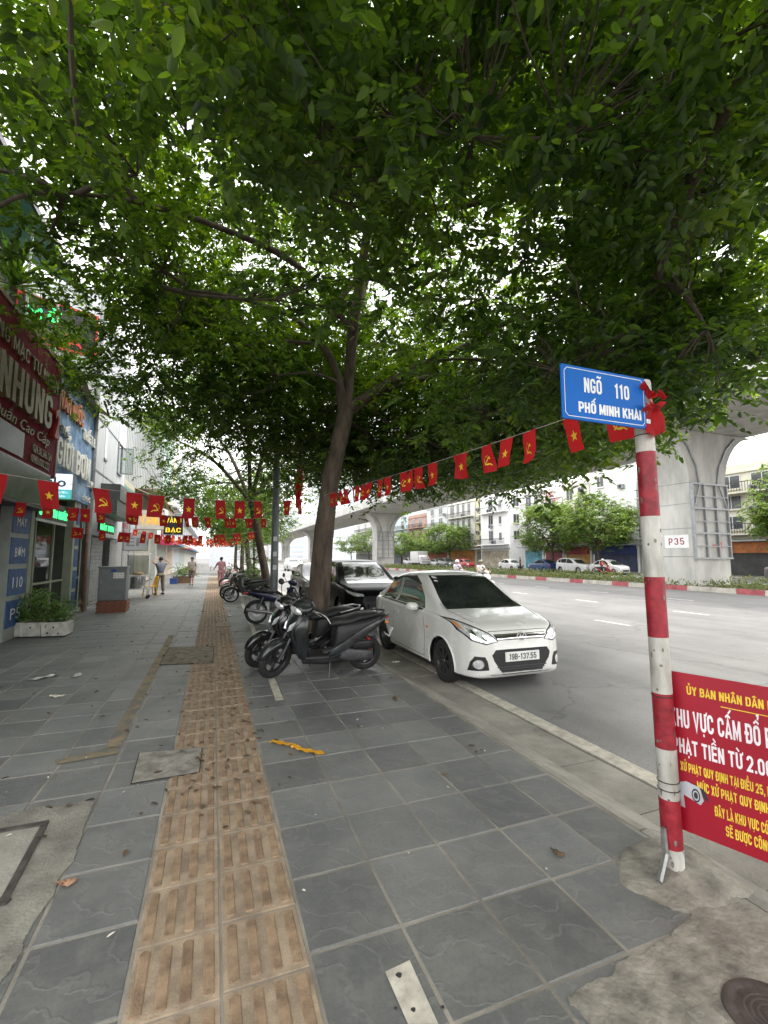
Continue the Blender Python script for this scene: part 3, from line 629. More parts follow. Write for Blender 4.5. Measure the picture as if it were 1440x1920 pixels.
# creeper bush hanging on the second trunk's base
rg = np.random.default_rng(5)
C = np.array([np.array([1.62, 19.4, .5])+rg.normal(0, 1, 3)*[.22, .22, .75]+[0, 0, .9] for _ in range(60)])
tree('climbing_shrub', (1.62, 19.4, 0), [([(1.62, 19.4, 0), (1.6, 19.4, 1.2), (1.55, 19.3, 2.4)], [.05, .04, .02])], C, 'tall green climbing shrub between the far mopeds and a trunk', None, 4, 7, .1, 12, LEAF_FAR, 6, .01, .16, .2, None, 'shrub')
# ================================================================ striped pole, street sign, red notice board
RED = M('red_paint', (.27, .008, .02), .5, var=.35, scale=16, bump=.25, bscale=40, col2=(.36, .02, .035))
POLEW = M('white_pole_paint', (.44, .425, .38), .6, var=.3, scale=9, col2=(.6, .59, .55), bump=.15, bscale=30, stretch=(1, 1, .3))
POLE = np.array([2.28, 1.82, 0.0])
pole = empty('striped_pole', POLE, 0, 'red and white banded steel pole set in a lump of concrete', 'pole')
pole.rotation_euler = (0, R(-.75), 0)
bands = [(-.05, .135, 0), (.135, .375, 1), (.375, .625, 0), (.625, .905, 1), (.905, 1.195, 0), (1.195, 1.515, 1), (1.515, 1.845, 0), (1.845, 2.205, 1), (2.205, 2.60, 0)]
for a, c, red in bands:
    rr = .0495 if red else .049
    MB().lathe([(rr, a), (rr, c)]+([(.045, c+.012), (0, c+.013)] if c > 2.5 else []), 28).build('red_band' if red else 'white_band', RED if red else POLEW, pole, 40)
chips = MB(); rc_ = random.Random(4)
for k in range(46):
    z = rc_.uniform(.03, 2.2); a = rc_.uniform(math.pi*.85, math.pi*2.0); w_, h_ = rc_.uniform(.05, .16), rc_.uniform(.004, .02)
    chips.add([(.0499*math.cos(a+da*w_), .0499*math.sin(a+da*w_), z+dz*h_) for da, dz in ((-1, -.3), (-.2, -1), (.8, -.6), (1, .5), (.1, 1), (-.8, .6))], [(0, 1, 2, 3, 4, 5)])
chips.build('paint_chips', M('bare_metal', (.2, .17, .15), .6, metal=.4, var=.5, scale=40), pole)['kind'] = 'stuff'
WIRE = M('wire', (.08, .07, .06), .5, metal=.7)
for z in (.42, .46, .89, 2.30, 2.52): MB().lathe([(.0505, z-.003), (.053, z), (.0505, z+.003)], 24).build('tie_wire', WIRE, pole, 60)
b = MB(); rr = random.Random(9); rings = []
for i, (r_, z) in enumerate(((.30, -.004), (.27, .012), (.19, .026), (.10, .038), (.05, .045))):
    rings.append([((r_*(1+.45*mnoise.noise(Vector((math.cos(a)*1.5, math.sin(a)*1.5, i*.7)))))*math.cos(a)*1.05+.03, r_*math.sin(a)*.85*(1+.4*mnoise.noise(Vector((math.sin(a)*2, math.cos(a)*2, 3)))), z+.008*mnoise.noise(Vector((math.cos(a)*3, math.sin(a)*3, i)))) for a in np.linspace(0, 2*math.pi, 28, endpoint=False)])
b.loft(rings); b.build('concrete_footing', CONC2, pole, 50)
GALV = M('galvanised', (.42, .43, .43), .4, metal=.85, var=.2, scale=20)
t_ = np.array(at(1237, 1658, .02))-POLE
b = MB(); pts = [(-.062, -.005, .24), (-.064, -.01, .16), (-.066, -.012, .12), (t_[0], t_[1], .035)]
b.tube(pts, .013, 4, False); b.tube(pts, .011, 4, False); b.build('bent_square_tube', GALV, pole, fix=True)

BLUE = M('sign_blue', (.003, .115, .46), .5, var=.06, scale=3, spec=.2); WHT = M('sign_white', (.75, .76, .76), .5, var=.05)
SGN = POLE+np.array([-.055, -.035, 0]); SW, SH, SZ0 = .575, .285, 2.315
sign = empty('street_name_sign', (POLE[0]-.088-SW/2, POLE[1]-.06, SZ0+SH/2), 0, 'blue street name plate on the striped pole reading NGÕ 110', 'street sign')
MB().box(-SW/2, SW/2, -.006, .006, -SH/2, SH/2).build('plate', BLUE, sign, bevel=.003)
b = MB(); y = -.0075; e = .016; c_ = .018
def strip_line(b, p, q, wd): d = (Vector(q)-Vector(p)).normalized(); n = Vector((-d.z, 0, d.x))*wd/2; b.add([Vector(p)-n, Vector(q)-n, Vector(q)+n, Vector(p)+n], [(0, 1, 2, 3)])
hx, hz = SW/2-e, SH/2-e
cs = [(-hx+c_, -hz), (hx-c_, -hz), (hx, -hz+c_), (hx, hz-c_), (hx-c_, hz), (-hx+c_, hz), (-hx, hz-c_), (-hx, -hz+c_)]
for i in range(8): p, q = cs[i], cs[(i+1) % 8]; strip_line(b, (p[0], y, p[1]), (q[0], y, q[1]), .0035)
b.build('border_line', WHT, sign)
fy = lambda x, z, yy=-.0062: frame((x, yy, z), (1, 0, 0), (0, 0, 1))
block('NGÕ', WHT, sign, fy(-.085, .048), .118, .078); block('110', WHT, sign, fy(.115, .042), .102, .078)
block('PHỐ MINH KHAI', WHT, sign, fy(.03, -.072), .43, .055, wt=.19)
for z in (-.1, .1): MB().box(SW/2-.01, SW/2+.02, -.012, .03, z-.012, z+.012).build('bracket', GALV, sign)
# crumpled flag tied round the pole top
RCL = M('red_flag_cloth', (.42, .009, .014), .75, var=.12, scale=8); 
nt = RCL.node_tree; _t = node(nt, 'BsdfTranslucent'); _t.inputs[0].default_value = (.62, .02, .02, 1); _m = node(nt, 'MixShader', i_0=.4)
nt.links.new(nt.nodes['Principled BSDF'].outputs[0], _m.inputs[1]); nt.links.new(_t.outputs[0], _m.inputs[2]); nt.links.new(_m.outputs[0], nt.nodes['Material Output'].inputs[0])
YEL = M('flag_yellow', (.75, .48, .03), .7)
fl = empty('tied_flag', (POLE[0]-.03, POLE[1]-.07, 2.45), 0, 'crumpled small red flag knotted round the top of the striped pole', 'flag')
def cloth(w, h, nx, nz_, f, top=True):
    V = [f(i/nx, j/nz_) for j in range(nz_+1) for i in range(nx+1)]
    Fc = [(j*(nx+1)+i, j*(nx+1)+i+1, (j+1)*(nx+1)+i+1, (j+1)*(nx+1)+i) for j in range(nz_) for i in range(nx)]
    return V, Fc
v, f = cloth(1, 1, 10, 14, lambda u, t: (-.02+(u-.5)*.02+(u-.5)*.14*t**.7+.02*t, -.02*math.sin(u*9)*t-.012*math.sin(t*7+u*4), .03-.19*t-.02*math.sin(u*5)))
o = MB().add(v, f).build('cloth', RCL, fl, 80)
v, f = cloth(1, 1, 8, 8, lambda u, t: (-.10+.17*u, -.012+.02*math.sin(u*11+t*5), .05+.04*t*math.cos(u*8)+.035*(1-u)))
MB().add(v, f).build('knot', RCL, fl, 80)
v, f = cloth(1, 1, 8, 8, lambda u, t: (-.11+.14*u, -.03+.018*math.sin(u*9+t*6), -.03+.05*(t-.5)*math.cos(u*3)+.03*u))
MB().add(v, f).build('knot', RCL, fl, 80)

# red notice board wired to the pole
BRD = M('notice_red', (.33, .004, .02), .4, var=.06, scale=2, coat=.2); YT_ = M('notice_yellow', (.78, .56, .05), .6); PINK = M('notice_white', (.82, .76, .80), .6)
bd = Vector((.346, -.938, 0)).normalized(); BW, BH = 1.0, .80; bz = .61
bo = Vector((POLE[0], POLE[1], 0))+Vector((.05, .02, 0))
brd = empty('notice_board', bo+bd*(BW/2), math.atan2(bd.y, bd.x), 'red notice board with yellow and white lettering wired to the striped pole', 'notice board')
# local: +x along board away from the pole, viewer on local -y side
MB().box(-BW/2, BW/2, -.004, .004, bz-BH/2+.0, bz+BH/2).build('panel', BRD, brd)
MB().box(-BW/2, BW/2, .004, .016, bz+BH/2-.02, bz+BH/2-.002).build('back_rail', GALV, brd)
MB().tube([(BW/2-.04, .03, -.1), (BW/2-.04, .03, bz+BH/2)], .02, 8).build('post', GALV, brd, 40)
X0 = -BW/2
def bt(s, x, z, w_, h_, m_, bold=.02, al='LEFT'): block(s, m_, brd, frame((X0+x, -.0045, z), (1, 0, 0), (0, 0, 1)), w_, h_, align=al)
zt = bz+BH/2
bt('ỦY BAN NHÂN DÂN PHƯỜNG', .095, zt-.085, .47, .043, YT_)
MB().box(X0+.24, X0+.60, -.0055, -.004, zt-.137, zt-.133).build('rule_line', YT_, brd)
bt('KHU VỰC CẤM ĐỔ PHẾ THẢI', .01, zt-.235, .60, .092, PINK)
bt('PHẠT TIỀN TỪ 2.000.000Đ', .015, zt-.375, .57, .074, PINK)
bt('XỬ PHẠT QUY ĐỊNH TẠI ĐIỀU 25, NGHỊ ĐỊNH', .045, zt-.478, .46, .044, YT_)
bt('MỨC XỬ PHẠT QUY ĐỊNH TẠI', .115, zt-.555, .335, .045, YT_)
bt('ĐÂY LÀ KHU VỰC CÓ CAMERA', .185, zt-.648, .30, .047, YT_)
bt('SẼ ĐƯỢC CÔNG KHAI', .225, zt-.725, .235, .047, YT_)
GRY = M('print_grey', (.45, .46, .5), .5); DKP = M('print_dark', (.03, .03, .035), .5)
cpx, cpz = X0+.095, zt-.60
MB().prism([(-.07, .03), (-.03, .05), (.03, .04), (.045, -.02), (.03, -.045), (-.07, -.01)], .0015, frame((cpx, -.0045, cpz), (1, 0, 0), (0, 0, 1))).build('camera_picture', GRY, brd, fix=True)
MB().prism([(-.02, .055), (.05, .035), (.068, -.02), (.045, -.005), (.03, .04)], .0018, frame((cpx, -.0046, cpz), (1, 0, 0), (0, 0, 1))).build('camera_picture', DKP, brd, fix=True)
for r_, m_, dz in ((.03, DKP, .0022), (.022, GRY, .0026), (.015, DKP, .003)): MB().prism([(r_*.62*math.cos(a)+.012, r_*1.1*math.sin(a)-.005) for a in np.linspace(0, 2*math.pi, 20, endpoint=False)], .001, frame((cpx, -.0046-dz+.001, cpz), (1, 0, 0), (0, 0, 1))).build('camera_lens', m_, brd, fix=True)
MB().prism([(-.065, -.01), (-.045, -.015), (-.04, -.085), (-.065, -.08)], .0015, frame((cpx, -.0045, cpz), (1, 0, 0), (0, 0, 1))).build('camera_picture', GRY, brd, fix=True)
# ================================================================ cars
RUB = M('tyre_rubber', (.018, .018, .018), .85, var=.3, scale=12, bump=.2); BLKP = M('black_plastic', (.013, .013, .014), .5, var=.15, scale=20)
ALLOY = M('dark_alloy', (.12, .12, .125), .35, metal=.8); SILV = M('silver_alloy', (.5, .5, .52), .35, metal=.9); CHROME = M('chrome', (.75, .75, .76), .12, metal=1, var=.03)
GLS = M('dark_car_glass', (.022, .026, .026), .03, var=.5, scale=3, coat=.8); LAMP = M('lamp_lens', (.74, .76, .78), .1, metal=.45, var=.3, scale=26, coat=1)
ORG = M('amber_lens', (.7, .22, .02), .2, coat=.6); REDL = M('red_lens', (.4, .01, .012), .2, coat=.6); PLT = M('plate_white', (.72, .72, .70), .5, var=.05); PLK = M('plate_black', (.02, .02, .02), .6)
WELL = M('wheel_well', (.012, .012, .012), .95)
def lerp_tab(tab, x):
    xs = [t[0] for t in tab]; return np.interp(x, xs, [t[1] for t in tab])
def smooth_tab(tab, x, w=.06):
    return np.mean([lerp_tab(tab, x+d) for d in np.linspace(-w, w, 7)], axis=0)
def catmull(P, k):
    out = []; n = len(P)
    for i in range(n-1):
        p0, p1, p2, p3 = P[max(i-1, 0)], P[i], P[i+1], P[min(i+2, n-1)]
        for s in range(k):
            t = s/k; out.append(.5*((2*p1)+(-p0+p2)*t+(2*p0-5*p1+4*p2-p3)*t*t+(-p0+3*p1-3*p2+p3)*t**3))
    out.append(P[-1]); return out
CARS = {
 'sedan': dict(L=4.0, H=1.5, axf=1.235, axr=-1.19, wr=.295, hw=[(-2.0, .40), (-1.98, .56), (-1.93, .66), (-1.8, .745), (-1.5, .80), (-.8, .826), (.3, .83), (1.1, .82), (1.5, .79), (1.72, .745), (1.85, .69), (1.93, .62), (1.98, .52), (2.0, .40)],
   top=[(-2.0, .80), (-1.985, .97), (-1.93, 1.03), (-1.62, 1.065), (-1.42, 1.13), (-1.1, 1.33), (-.85, 1.46), (-.5, 1.512), (-.1, 1.525), (.18, 1.495), (.40, 1.395), (.80, 1.145), (1.0, 1.035), (1.17, .99), (1.5, .925), (1.75, .87), (1.88, .825), (1.95, .775), (1.985, .72), (2.0, .64)],
   sh=[(-2.0, .72), (-1.95, .93), (-1.6, .975), (-1, .97), (0, .935), (.8, .92), (1.15, .905), (1.5, .865), (1.75, .80), (1.88, .75), (1.95, .70), (1.985, .65), (2.0, .58)],
   bot=[(-2.0, .42), (-1.95, .28), (-1.7, .2), (-.8, .17), (.8, .17), (1.6, .17), (1.9, .18), (1.97, .21), (2.0, .27)],
   ws=[(-.64, .99), (.64, .99), (.59, 1.17), (.51, 1.44), (-.51, 1.44), (-.59, 1.17)],
   rw=[(-.55, 1.12), (.55, 1.12), (.44, 1.38), (-.44, 1.38)],
   sw=[[(-1.33, 1.00), (-.60, .985), (-.60, 1.39), (-.90, 1.35)], [(-.53, .985), (.62, .955), (.48, 1.12), (.22, 1.31), (-.03, 1.41), (-.53, 1.41)]]),
 'suv': dict(L=4.55, H=1.68, axf=1.36, axr=-1.33, wr=.35, hw=[(-2.275, .5), (-2.24, .68), (-2.1, .80), (-1.7, .88), (-.5, .92), (.5, .92), (1.3, .91), (1.8, .865), (2.05, .79), (2.18, .68), (2.25, .5), (2.275, .34)],
   top=[(-2.275, .80), (-2.25, 1.05), (-2.1, 1.32), (-1.9, 1.52), (-1.6, 1.64), (-1.0, 1.675), (-.3, 1.68), (.1, 1.63), (.35, 1.53), (.8, 1.24), (1.05, 1.11), (1.5, 1.05), (1.9, .98), (2.1, .90), (2.22, .78), (2.275, .6)],
   sh=[(-2.275, .74), (-2.1, 1.07), (-1.5, 1.10), (0, 1.06), (1.0, 1.01), (1.6, .95), (2.0, .86), (2.2, .74), (2.275, .56)],
   bot=[(-2.275, .5), (-2.2, .33), (-1.8, .24), (0, .2), (1.8, .2), (2.2, .24), (2.275, .32)],
   ws=[(-.66, 1.06), (.66, 1.06), (.60, 1.3), (.52, 1.585), (-.52, 1.585), (-.60, 1.3)], rw=[(-.6, 1.15), (.6, 1.15), (.5, 1.52), (-.5, 1.52)],
   sw=[[(-1.85, 1.18), (-1.38, 1.12), (-1.38, 1.55), (-1.7, 1.5)], [(-1.32, 1.12), (-.50, 1.10), (-.50, 1.58), (-1.32, 1.56)], [(-.44, 1.10), (.68, 1.07), (.5, 1.24), (.16, 1.48), (-.1, 1.57), (-.44, 1.58)]]),
}
def car_section(c, x, k=5):
    hw = float(smooth_tab(c['hw'], x, .02)); zt = float(smooth_tab(c['top'], x, .07)); zs = float(smooth_tab(c['sh'], x, .06)); zb = float(smooth_tab(c['bot'], x, .03))
    zs = min(zs, zt-.03); g = zt-zs; ys = hw*.955; h = zs-zb; gi = max(0, g-.12)
    P = [(0, zb), (hw*.6, zb), (hw*.93, zb+.02), (hw*.985, zb+.16*h), (hw*1.0, zb+.45*h), (hw*.992, zb+.75*h), (hw*.978, zs-.035), (ys, zs+.0),
         (ys-.03-.09*gi, zs+.16*g), (ys-.05-.2*gi, zs+.5*g), (ys-.075-.27*gi, zs+.84*g), (max(.02, ys-.16-.31*gi), zs+.95*g), (max(.01, (ys-.2-.35*gi)*.55), zs+.99*g), (0, zt)]
    return [Vector((x, p.x, p.y)) for p in catmull([Vector((a, b_)) for a, b_ in P], k)]
def resample(poly, u, v, m, n): pass
def car(kind, paint, name='parked_car', hi=True, simple=False):
    c = CARS[kind]; hl = c['L']/2
    root = empty(name)
    u = np.linspace(-1, 1, 110 if hi else 44); xs = hl*np.sign(u)*(1-(1-np.abs(u))**1.25)
    xs = np.unique(np.clip(xs, -hl, hl)); k = 5 if hi else 2
    half = [car_section(c, float(x), k) for x in xs]; n = len(half[0])
    # wheel arches: pull grid vertices onto the arch circle, drop faces inside it
    Ra = c['wr']+.05; V = [list(map(Vector, r_)) for r_ in half]
    cell = .035 if hi else .07
    for r_ in V:
        for p in r_:
            for ax in (c['axf'], c['axr']):
                dx, dz = p.x-ax, p.z-c['wr']; d = math.hypot(dx, dz)
                if p.y > .45 and abs(d-Ra) < cell*.55 and d > 1e-4: p.x = ax+dx*Ra/d; p.z = c['wr']+dz*Ra/d
    b = MB()
    for sgn in (1, -1):
        vs = [(p.x, p.y*sgn, p.z) for r_ in V for p in r_]; fs = []
        for i in range(len(V)-1):
            for j in range(n-1):
                q = [V[i][j], V[i+1][j], V[i+1][j+1], V[i][j+1]]; m_ = sum(q, Vector())/4
                if m_.y > .42 and any(math.hypot(m_.x-ax, m_.z-c['wr']) < Ra-.001 for ax in (c['axf'], c['axr'])): continue
                f = (i*n+j, (i+1)*n+j, (i+1)*n+j+1, i*n+j+1); fs.append(f if sgn > 0 else f[::-1])
        fs.append(tuple((len(V)-1)*n+j for j in range(n))[::(1 if sgn > 0 else -1)]); fs.append(tuple(range(n))[::(-1 if sgn > 0 else 1)])
        b.add(vs, fs)
    bvh = BVHTree.FromPolygons([Vector(p) for p in b.v], b.f)
    me = b.mesh('body'); bm = bmesh.new(); bm.from_mesh(me); bmesh.ops.remove_doubles(bm, verts=bm.verts, dist=.0006); bmesh.ops.recalc_face_normals(bm, faces=bm.faces); bm.to_mesh(me); bm.free()
    me.shade_smooth(); me.set_sharp_from_angle(angle=R(50)); link('body', me, paint, root)
    cuts = 3 if hi else 2
    def patch(pname, poly, o, uu, vv, dr, mat, off=.005, parent=root, deep=.012, label=None, cuts_=None):
        o, uu, vv, dr = Vector(o), Vector(uu), Vector(vv), Vector(dr).normalized()
        bm = bmesh.new(); f = bm.faces.new([bm.verts.new(o+uu*a+vv*b_) for a, b_ in poly])
        bmesh.ops.triangulate(bm, faces=[f])
        for _ in range(cuts if cuts_ is None else cuts_): bmesh.ops.subdivide_edges(bm, edges=bm.edges[:], cuts=1, use_grid_fill=True)
        last = 0
        for v in bm.verts:
            h = bvh.ray_cast(v.co, dr)
            if h[0] is None: hh = bvh.find_nearest(v.co); p, nn = hh[0], hh[1]
            else: p, nn = h[0], h[1]
            if nn.dot(dr) > 0: nn = -nn
            v.co = p+nn*off
        ed = [e for e in bm.edges if e.is_boundary]
        r_ = bmesh.ops.extrude_edge_only(bm, edges=ed)
        for v in [g for g in r_['geom'] if isinstance(g, bmesh.types.BMVert)]: v.co += dr*deep
        bmesh.ops.recalc_face_normals(bm, faces=bm.faces)
        me = bpy.data.meshes.new(pname); bm.to_mesh(me); bm.free(); me.shade_smooth(); me.set_sharp_from_angle(angle=R(45))
        oo = link(pname, me, mat, parent)
        return oo
    def side(pname, poly, mat, sgn, **kw): return patch(pname, poly, (0, sgn*1.5, 0), (1, 0, 0), (0, 0, 1), (0, -sgn, 0), mat, **kw)
    def front(pname, poly, mat, **kw): return patch(pname, poly, (3, 0, 0), (0, 1, 0), (0, 0, 1), (-1, 0, 0), mat, **kw)
    front('windscreen', c['ws'], GLS, off=.004)
    patch('rear_window', c['rw'], (-3, 0, 0), (0, 1, 0), (0, 0, 1), (1, 0, 0), GLS, off=.004)
    for s in (1, -1):
        for poly in c['sw']: side('side_window', poly, GLS, s, off=.004)
    # wheels
    wr = c['wr']; ty = .195 if kind == 'sedan' else .23
    for ax in (c['axf'], c['axr']):
        for s in (1, -1):
            yo = (float(smooth_tab(c['hw'], ax, .02))-.025)*s
            wh = empty('wheel', (ax, yo, wr)); wh.parent = root
            m_ = Matrix.Rotation(R(90)*-s, 4, 'X')
            ri = wr*.66
            prof = [(ri, -ty*.95), (wr*.86, -ty), (wr*.97, -ty*.9), (wr, -ty*.7), (wr, -ty*.3), (wr*.97, -ty*.08), (wr*.87, 0), (ri+.012, -.006), (ri, -.02)]
            MB().lathe(prof, 32 if hi else 16, m_).build('tyre', RUB, wh, 50)
            rb = MB().lathe([(ri+.002, -.02), (ri-.012, -.022), (ri-.02, -.05), (ri-.03, -.12), (.0, -.125)], 32 if hi else 16, m_)
            rm = ALLOY if paint.name == 'pearl_white_paint' else SILV
            for q in range(8 if hi else 5):
                a = 2*math.pi*q/(8 if hi else 5); e1, e2 = Vector((math.cos(a), math.sin(a), 0)), Vector((-math.sin(a), math.cos(a), 0))
                w0, w1 = .022, .03
                pts = [e1*.03+e2*w0, e1*(ri-.012)+e2*w1, e1*(ri-.012)-e2*w1*.4, e1*.03-e2*w0]
                rb.add([m_ @ (p+Vector((0, 0, -.022 if i in (1, 2) else -.03))) for i, p in enumerate(pts)]+[m_ @ (p+Vector((0, 0, -.06))) for p in pts], [(0, 1, 2, 3), (0, 4, 5, 1), (1, 5, 6, 2), (2, 6, 7, 3), (3, 7, 4, 0)])
            rb.lathe([(0, -.018), (.035, -.02), (.045, -.04)], 14, m_)
            rb.build('rim', rm, wh, 40, fix=True)
            # dark well behind the wheel and lip round the arch
            wb = MB(); sg = s
            yin = yo-.32*sg; lipy = [abs(v.y) for r_ in V for v in r_ if abs(math.hypot(v.x-ax, v.z-wr)-Ra) < .004]
            ring = lambda y_, rr_: [(ax+rr_*math.cos(a), y_, wr+rr_*math.sin(a)) for a in np.linspace(R(-28), R(208), 24)]
            ymid = yo-.035*sg
            wb.loft([ring(yin, .02), ring(yin, Ra), ring(ymid, Ra)], caps=False, closed=False); wb.build('wheel_arch', WELL, root)
            lip = []
            for a in np.linspace(R(-12), R(192), 30):
                h_ = bvh.ray_cast(Vector((ax+(Ra+.016)*math.cos(a), s*1.6, wr+(Ra+.016)*math.sin(a))), Vector((0, -s, 0)))[0]
                if h_ is not None and abs(h_.y) > .5 and h_.z > .2: lip.append(Vector((ax+(Ra+.004)*math.cos(a), h_.y, wr+(Ra+.004)*math.sin(a))))
            if len(lip) > 5: MB().tube(lip, (.016 if hi else .022), 8).build('arch_lip', paint, root, 80)
    if simple:
        front('headlight', [(-.75, .62), (-.5, .58), (-.5, .7), (-.72, .76)], LAMP); front('headlight', [(.75, .62), (.5, .58), (.5, .7), (.72, .76)], LAMP)
        for s in (-1, 1): patch('tail_light', [(s*.72, .72), (s*.5, .72), (s*.5, .86), (s*.7, .88)], (-3, 0, 0), (0, 1, 0), (0, 0, 1), (1, 0, 0), REDL)
        front('grille', [(-.4, .35), (.4, .35), (.45, .5), (-.45, .5)], BLKP)
        for s in (-1, 1): MB().ball((c['ws'][1][0]*.3+.55, s*(float(lerp_tab(c['hw'], .5))+.06), c['ws'][0][1]+.04), (.06, .09, .06), 8, 5).build('mirror', paint, root, 80)
        return root
    SEAM = M('panel_gap', (.02, .02, .02), .9)
    def seam(pts, sgn, wd=.004):
        for (x0, z0), (x1, z1) in zip(pts, pts[1:]):
            d = Vector((x1-x0, z1-z0)).normalized(); nx, nz2 = -d.y*wd, d.x*wd
            side('panel_gap', [(x0-nx, z0-nz2), (x1-nx, z1-nz2), (x1+nx, z1+nz2), (x0+nx, z0+nz2)], SEAM, sgn, off=.0012, deep=.002, cuts_=2)
    if kind == 'sedan':
        # face of the white saloon
        for s in (1, -1):
            P = lambda pts: [(s*a, b_) for a, b_ in pts]
            dg = Vector((-.74, -s*.62, -.25)).normalized()
            r_ = Vector((0, 0, 1)).cross(-dg).normalized()*s; up = Vector((0, 0, 1))
            hp = [(.37, .66), (.52, .635), (.655, .675), (.735, .775), (.765, .885), (.715, .88), (.60, .815), (.46, .745)]
            front('headlight', P(hp), LAMP, off=.006)
            front('headlight_surround', P([(a+(.0), b_-.0) for a, b_ in [(.355, .655), (.52, .62), (.67, .665), (.75, .775), (.778, .905), (.71, .898), (.59, .83), (.45, .76)]]), BLKP, off=.003)
            front('headlight_reflector', P([(.45, .675), (.545, .665), (.575, .745), (.48, .735)]), CHROME, off=.008)
            front('headlight_reflector', P([(.605, .695), (.665, .73), (.695, .81), (.635, .795)]), CHROME, off=.008)
            front('indicator_lens', P([(.715, .79), (.735, .81), (.755, .87), (.728, .862)]), ORG, off=.008)
            front('fog_lamp_pocket', P([(.485, .305), (.70, .29), (.685, .40), (.645, .475), (.535, .47), (.505, .415)]), BLKP, off=.004)
            fc = (.605, .375); front('fog_lamp', P([(fc[0]+.052*math.cos(a), fc[1]+.052*math.sin(a)) for a in np.linspace(0, 2*math.pi, 16, endpoint=False)]), LAMP, off=.012)
            front('fog_lamp_ring', P([(fc[0]+.06*math.cos(a), fc[1]+.06*math.sin(a)) for a in np.linspace(0, 2*math.pi, 16, endpoint=False)]), CHROME, off=.008)
        front('lower_grille', [(-.29, .245), (.29, .245), (.42, .415), (.445, .49), (.395, .555), (-.395, .555), (-.445, .49), (-.42, .415)], BLKP, off=.004)
        for z in (.27, .30, .33): front('grille_slat', [(-.31-(z-.27), z), (.31+(z-.27), z), (.32+(z-.27), z+.011), (-.32-(z-.27), z+.011)], M('grille_slat', (.045, .045, .047), .4), off=.012)
        front('upper_grille', [(-.37, .672), (.37, .672), (.40, .742), (-.40, .742)], BLKP, off=.004)
        front('grille_bar', [(-.365, .682), (.365, .682), (.37, .696), (-.37, .696)], CHROME, off=.009); front('grille_bar', [(-.38, .718), (.38, .718), (.385, .732), (-.385, .732)], CHROME, off=.009)
        hit = bvh.ray_cast(Vector((3, 0, .71)), Vector((-1, 0, 0)))[0]
        em = MB(); em.loft([[(hit.x+.008+dx, .082*k_*math.cos(a), .71+.055*k_*math.sin(a)) for a in np.linspace(0, 2*math.pi, 24, endpoint=False)] for dx, k_ in ((0, 1), (.012, .95), (.012, .76), (.004, .72))], caps=False)
        em.build('badge_ring', CHROME, root, 50)
        MB().prism([(.06*math.cos(a), .036*math.sin(a)) for a in np.linspace(0, 2*math.pi, 20, endpoint=False)], .004, frame((hit.x+.006, 0, .71), (0, 1, 0), (0, 0, 1))).build('badge_back', BLKP, root)
        text('H', CHROME, root, frame((hit.x+.011, 0, .71), (0, 1, 0), (0, 0, 1)), .085, .055, 'badge', .004, .04, shear=.35)
        hx_ = bvh.ray_cast(Vector((3, .18, .46)), Vector((-1, 0, 0)))[0].x+.022
        MB().box(hx_-.03, hx_, -.26, .26, .40, .52).build('number_plate', PLT, root, bevel=.004)
        block('19B-137.55', PLK, root, frame((hx_+.0008, 0, .46), (0, 1, 0), (0, 0, 1)), .42, .075, 'plate_lettering', wt=.15)
        front('bonnet_gap', [(-.46, .775), (.46, .775), (.46, .781), (-.46, .781)], SEAM, off=.0012, deep=.002)
        for s in (1, -1):
            patch('bonnet_gap', [(.95, s*.665), (1.3, s*.645), (1.72, s*.56), (1.72, s*.552), (1.3, s*.637), (.95, s*.657)], (0, 0, 3), (1, 0, 0), (0, 1, 0), (0, 0, -1), SEAM, off=.0012, deep=.002)
            seam([(.73, .30), (.755, .6), (.66, .90)], s); seam([(-.555, .28), (-.565, .97)], s); seam([(-1.02, .50), (-1.30, .80), (-1.36, 1.0)], s); seam([(-.93, .27), (.72, .27)], s)
            side('sill_trim', [(-.82, .19), (.84, .19), (.84, .225), (-.82, .225)], BLKP, s, off=.004)
            for hx in (-.40, -1.17): side('door_handle', [(hx-.085, .80), (hx+.07, .79), (hx+.075, .825), (hx-.08, .835)], paint, s, off=.022, deep=.02)
            side('window_pillar', [(-.61, .985), (-.52, .985), (-.52, 1.41), (-.61, 1.395)], SILV, s, off=.006)
            side('indicator_repeater', [(.80, .70), (.86, .695), (.86, .72), (.80, .725)], ORG, s, off=.006)
            side('window_trim', [(-1.40, .975), (.60, .925), (.60, .945), (-1.38, .995)], BLKP, s, off=.005)
            side('door_visor', [(-1.02, 1.285), (-.9, 1.36), (-.6, 1.41), (-.03, 1.43), (.26, 1.305), (.23, 1.295), (-.03, 1.40), (-.6, 1.38), (-.88, 1.335)], BLKP, s, off=.012)
            rings = [sup((.50+dx, s*(.845+dy), .975), (0, 0, 1), (0, 1, 0), h_, w_, 12, 2.6) for dx, dy, h_, w_ in ((-.05, .06, .055, .075), (-.04, .065, .068, .092), (.0, .06, .066, .088), (.045, .05, .05, .07), (.07, .045, .02, .03))]
            mr = MB().loft(rings).build('wing_mirror', paint, root, 60); MB().box(.44, .52, s*.76 if s > 0 else -.80, .80 if s > 0 else s*.76, .93, .955).build('mirror_arm', BLKP, mr)
            MB().tube([(.98, s*.10, .99), (.86, s*.3, 1.035), (.80, s*.55, 1.05)] if s > 0 else [(.99, -.45, .985), (.90, -.25, 1.03), (.86, .02, 1.05)], .008, 5).build('wiper', BLKP, root)
            patch('tail_light', [(s*.76, .72), (s*.5, .74), (s*.5, .92), (s*.72, .93)], (-3, 0, 0), (0, 1, 0), (0, 0, 1), (1, 0, 0), REDL)
        front('chin_gap', [(-.6, .235), (.6, .235), (.6, .242), (-.6, .242)], SEAM, off=.0012, deep=.002)
    else:
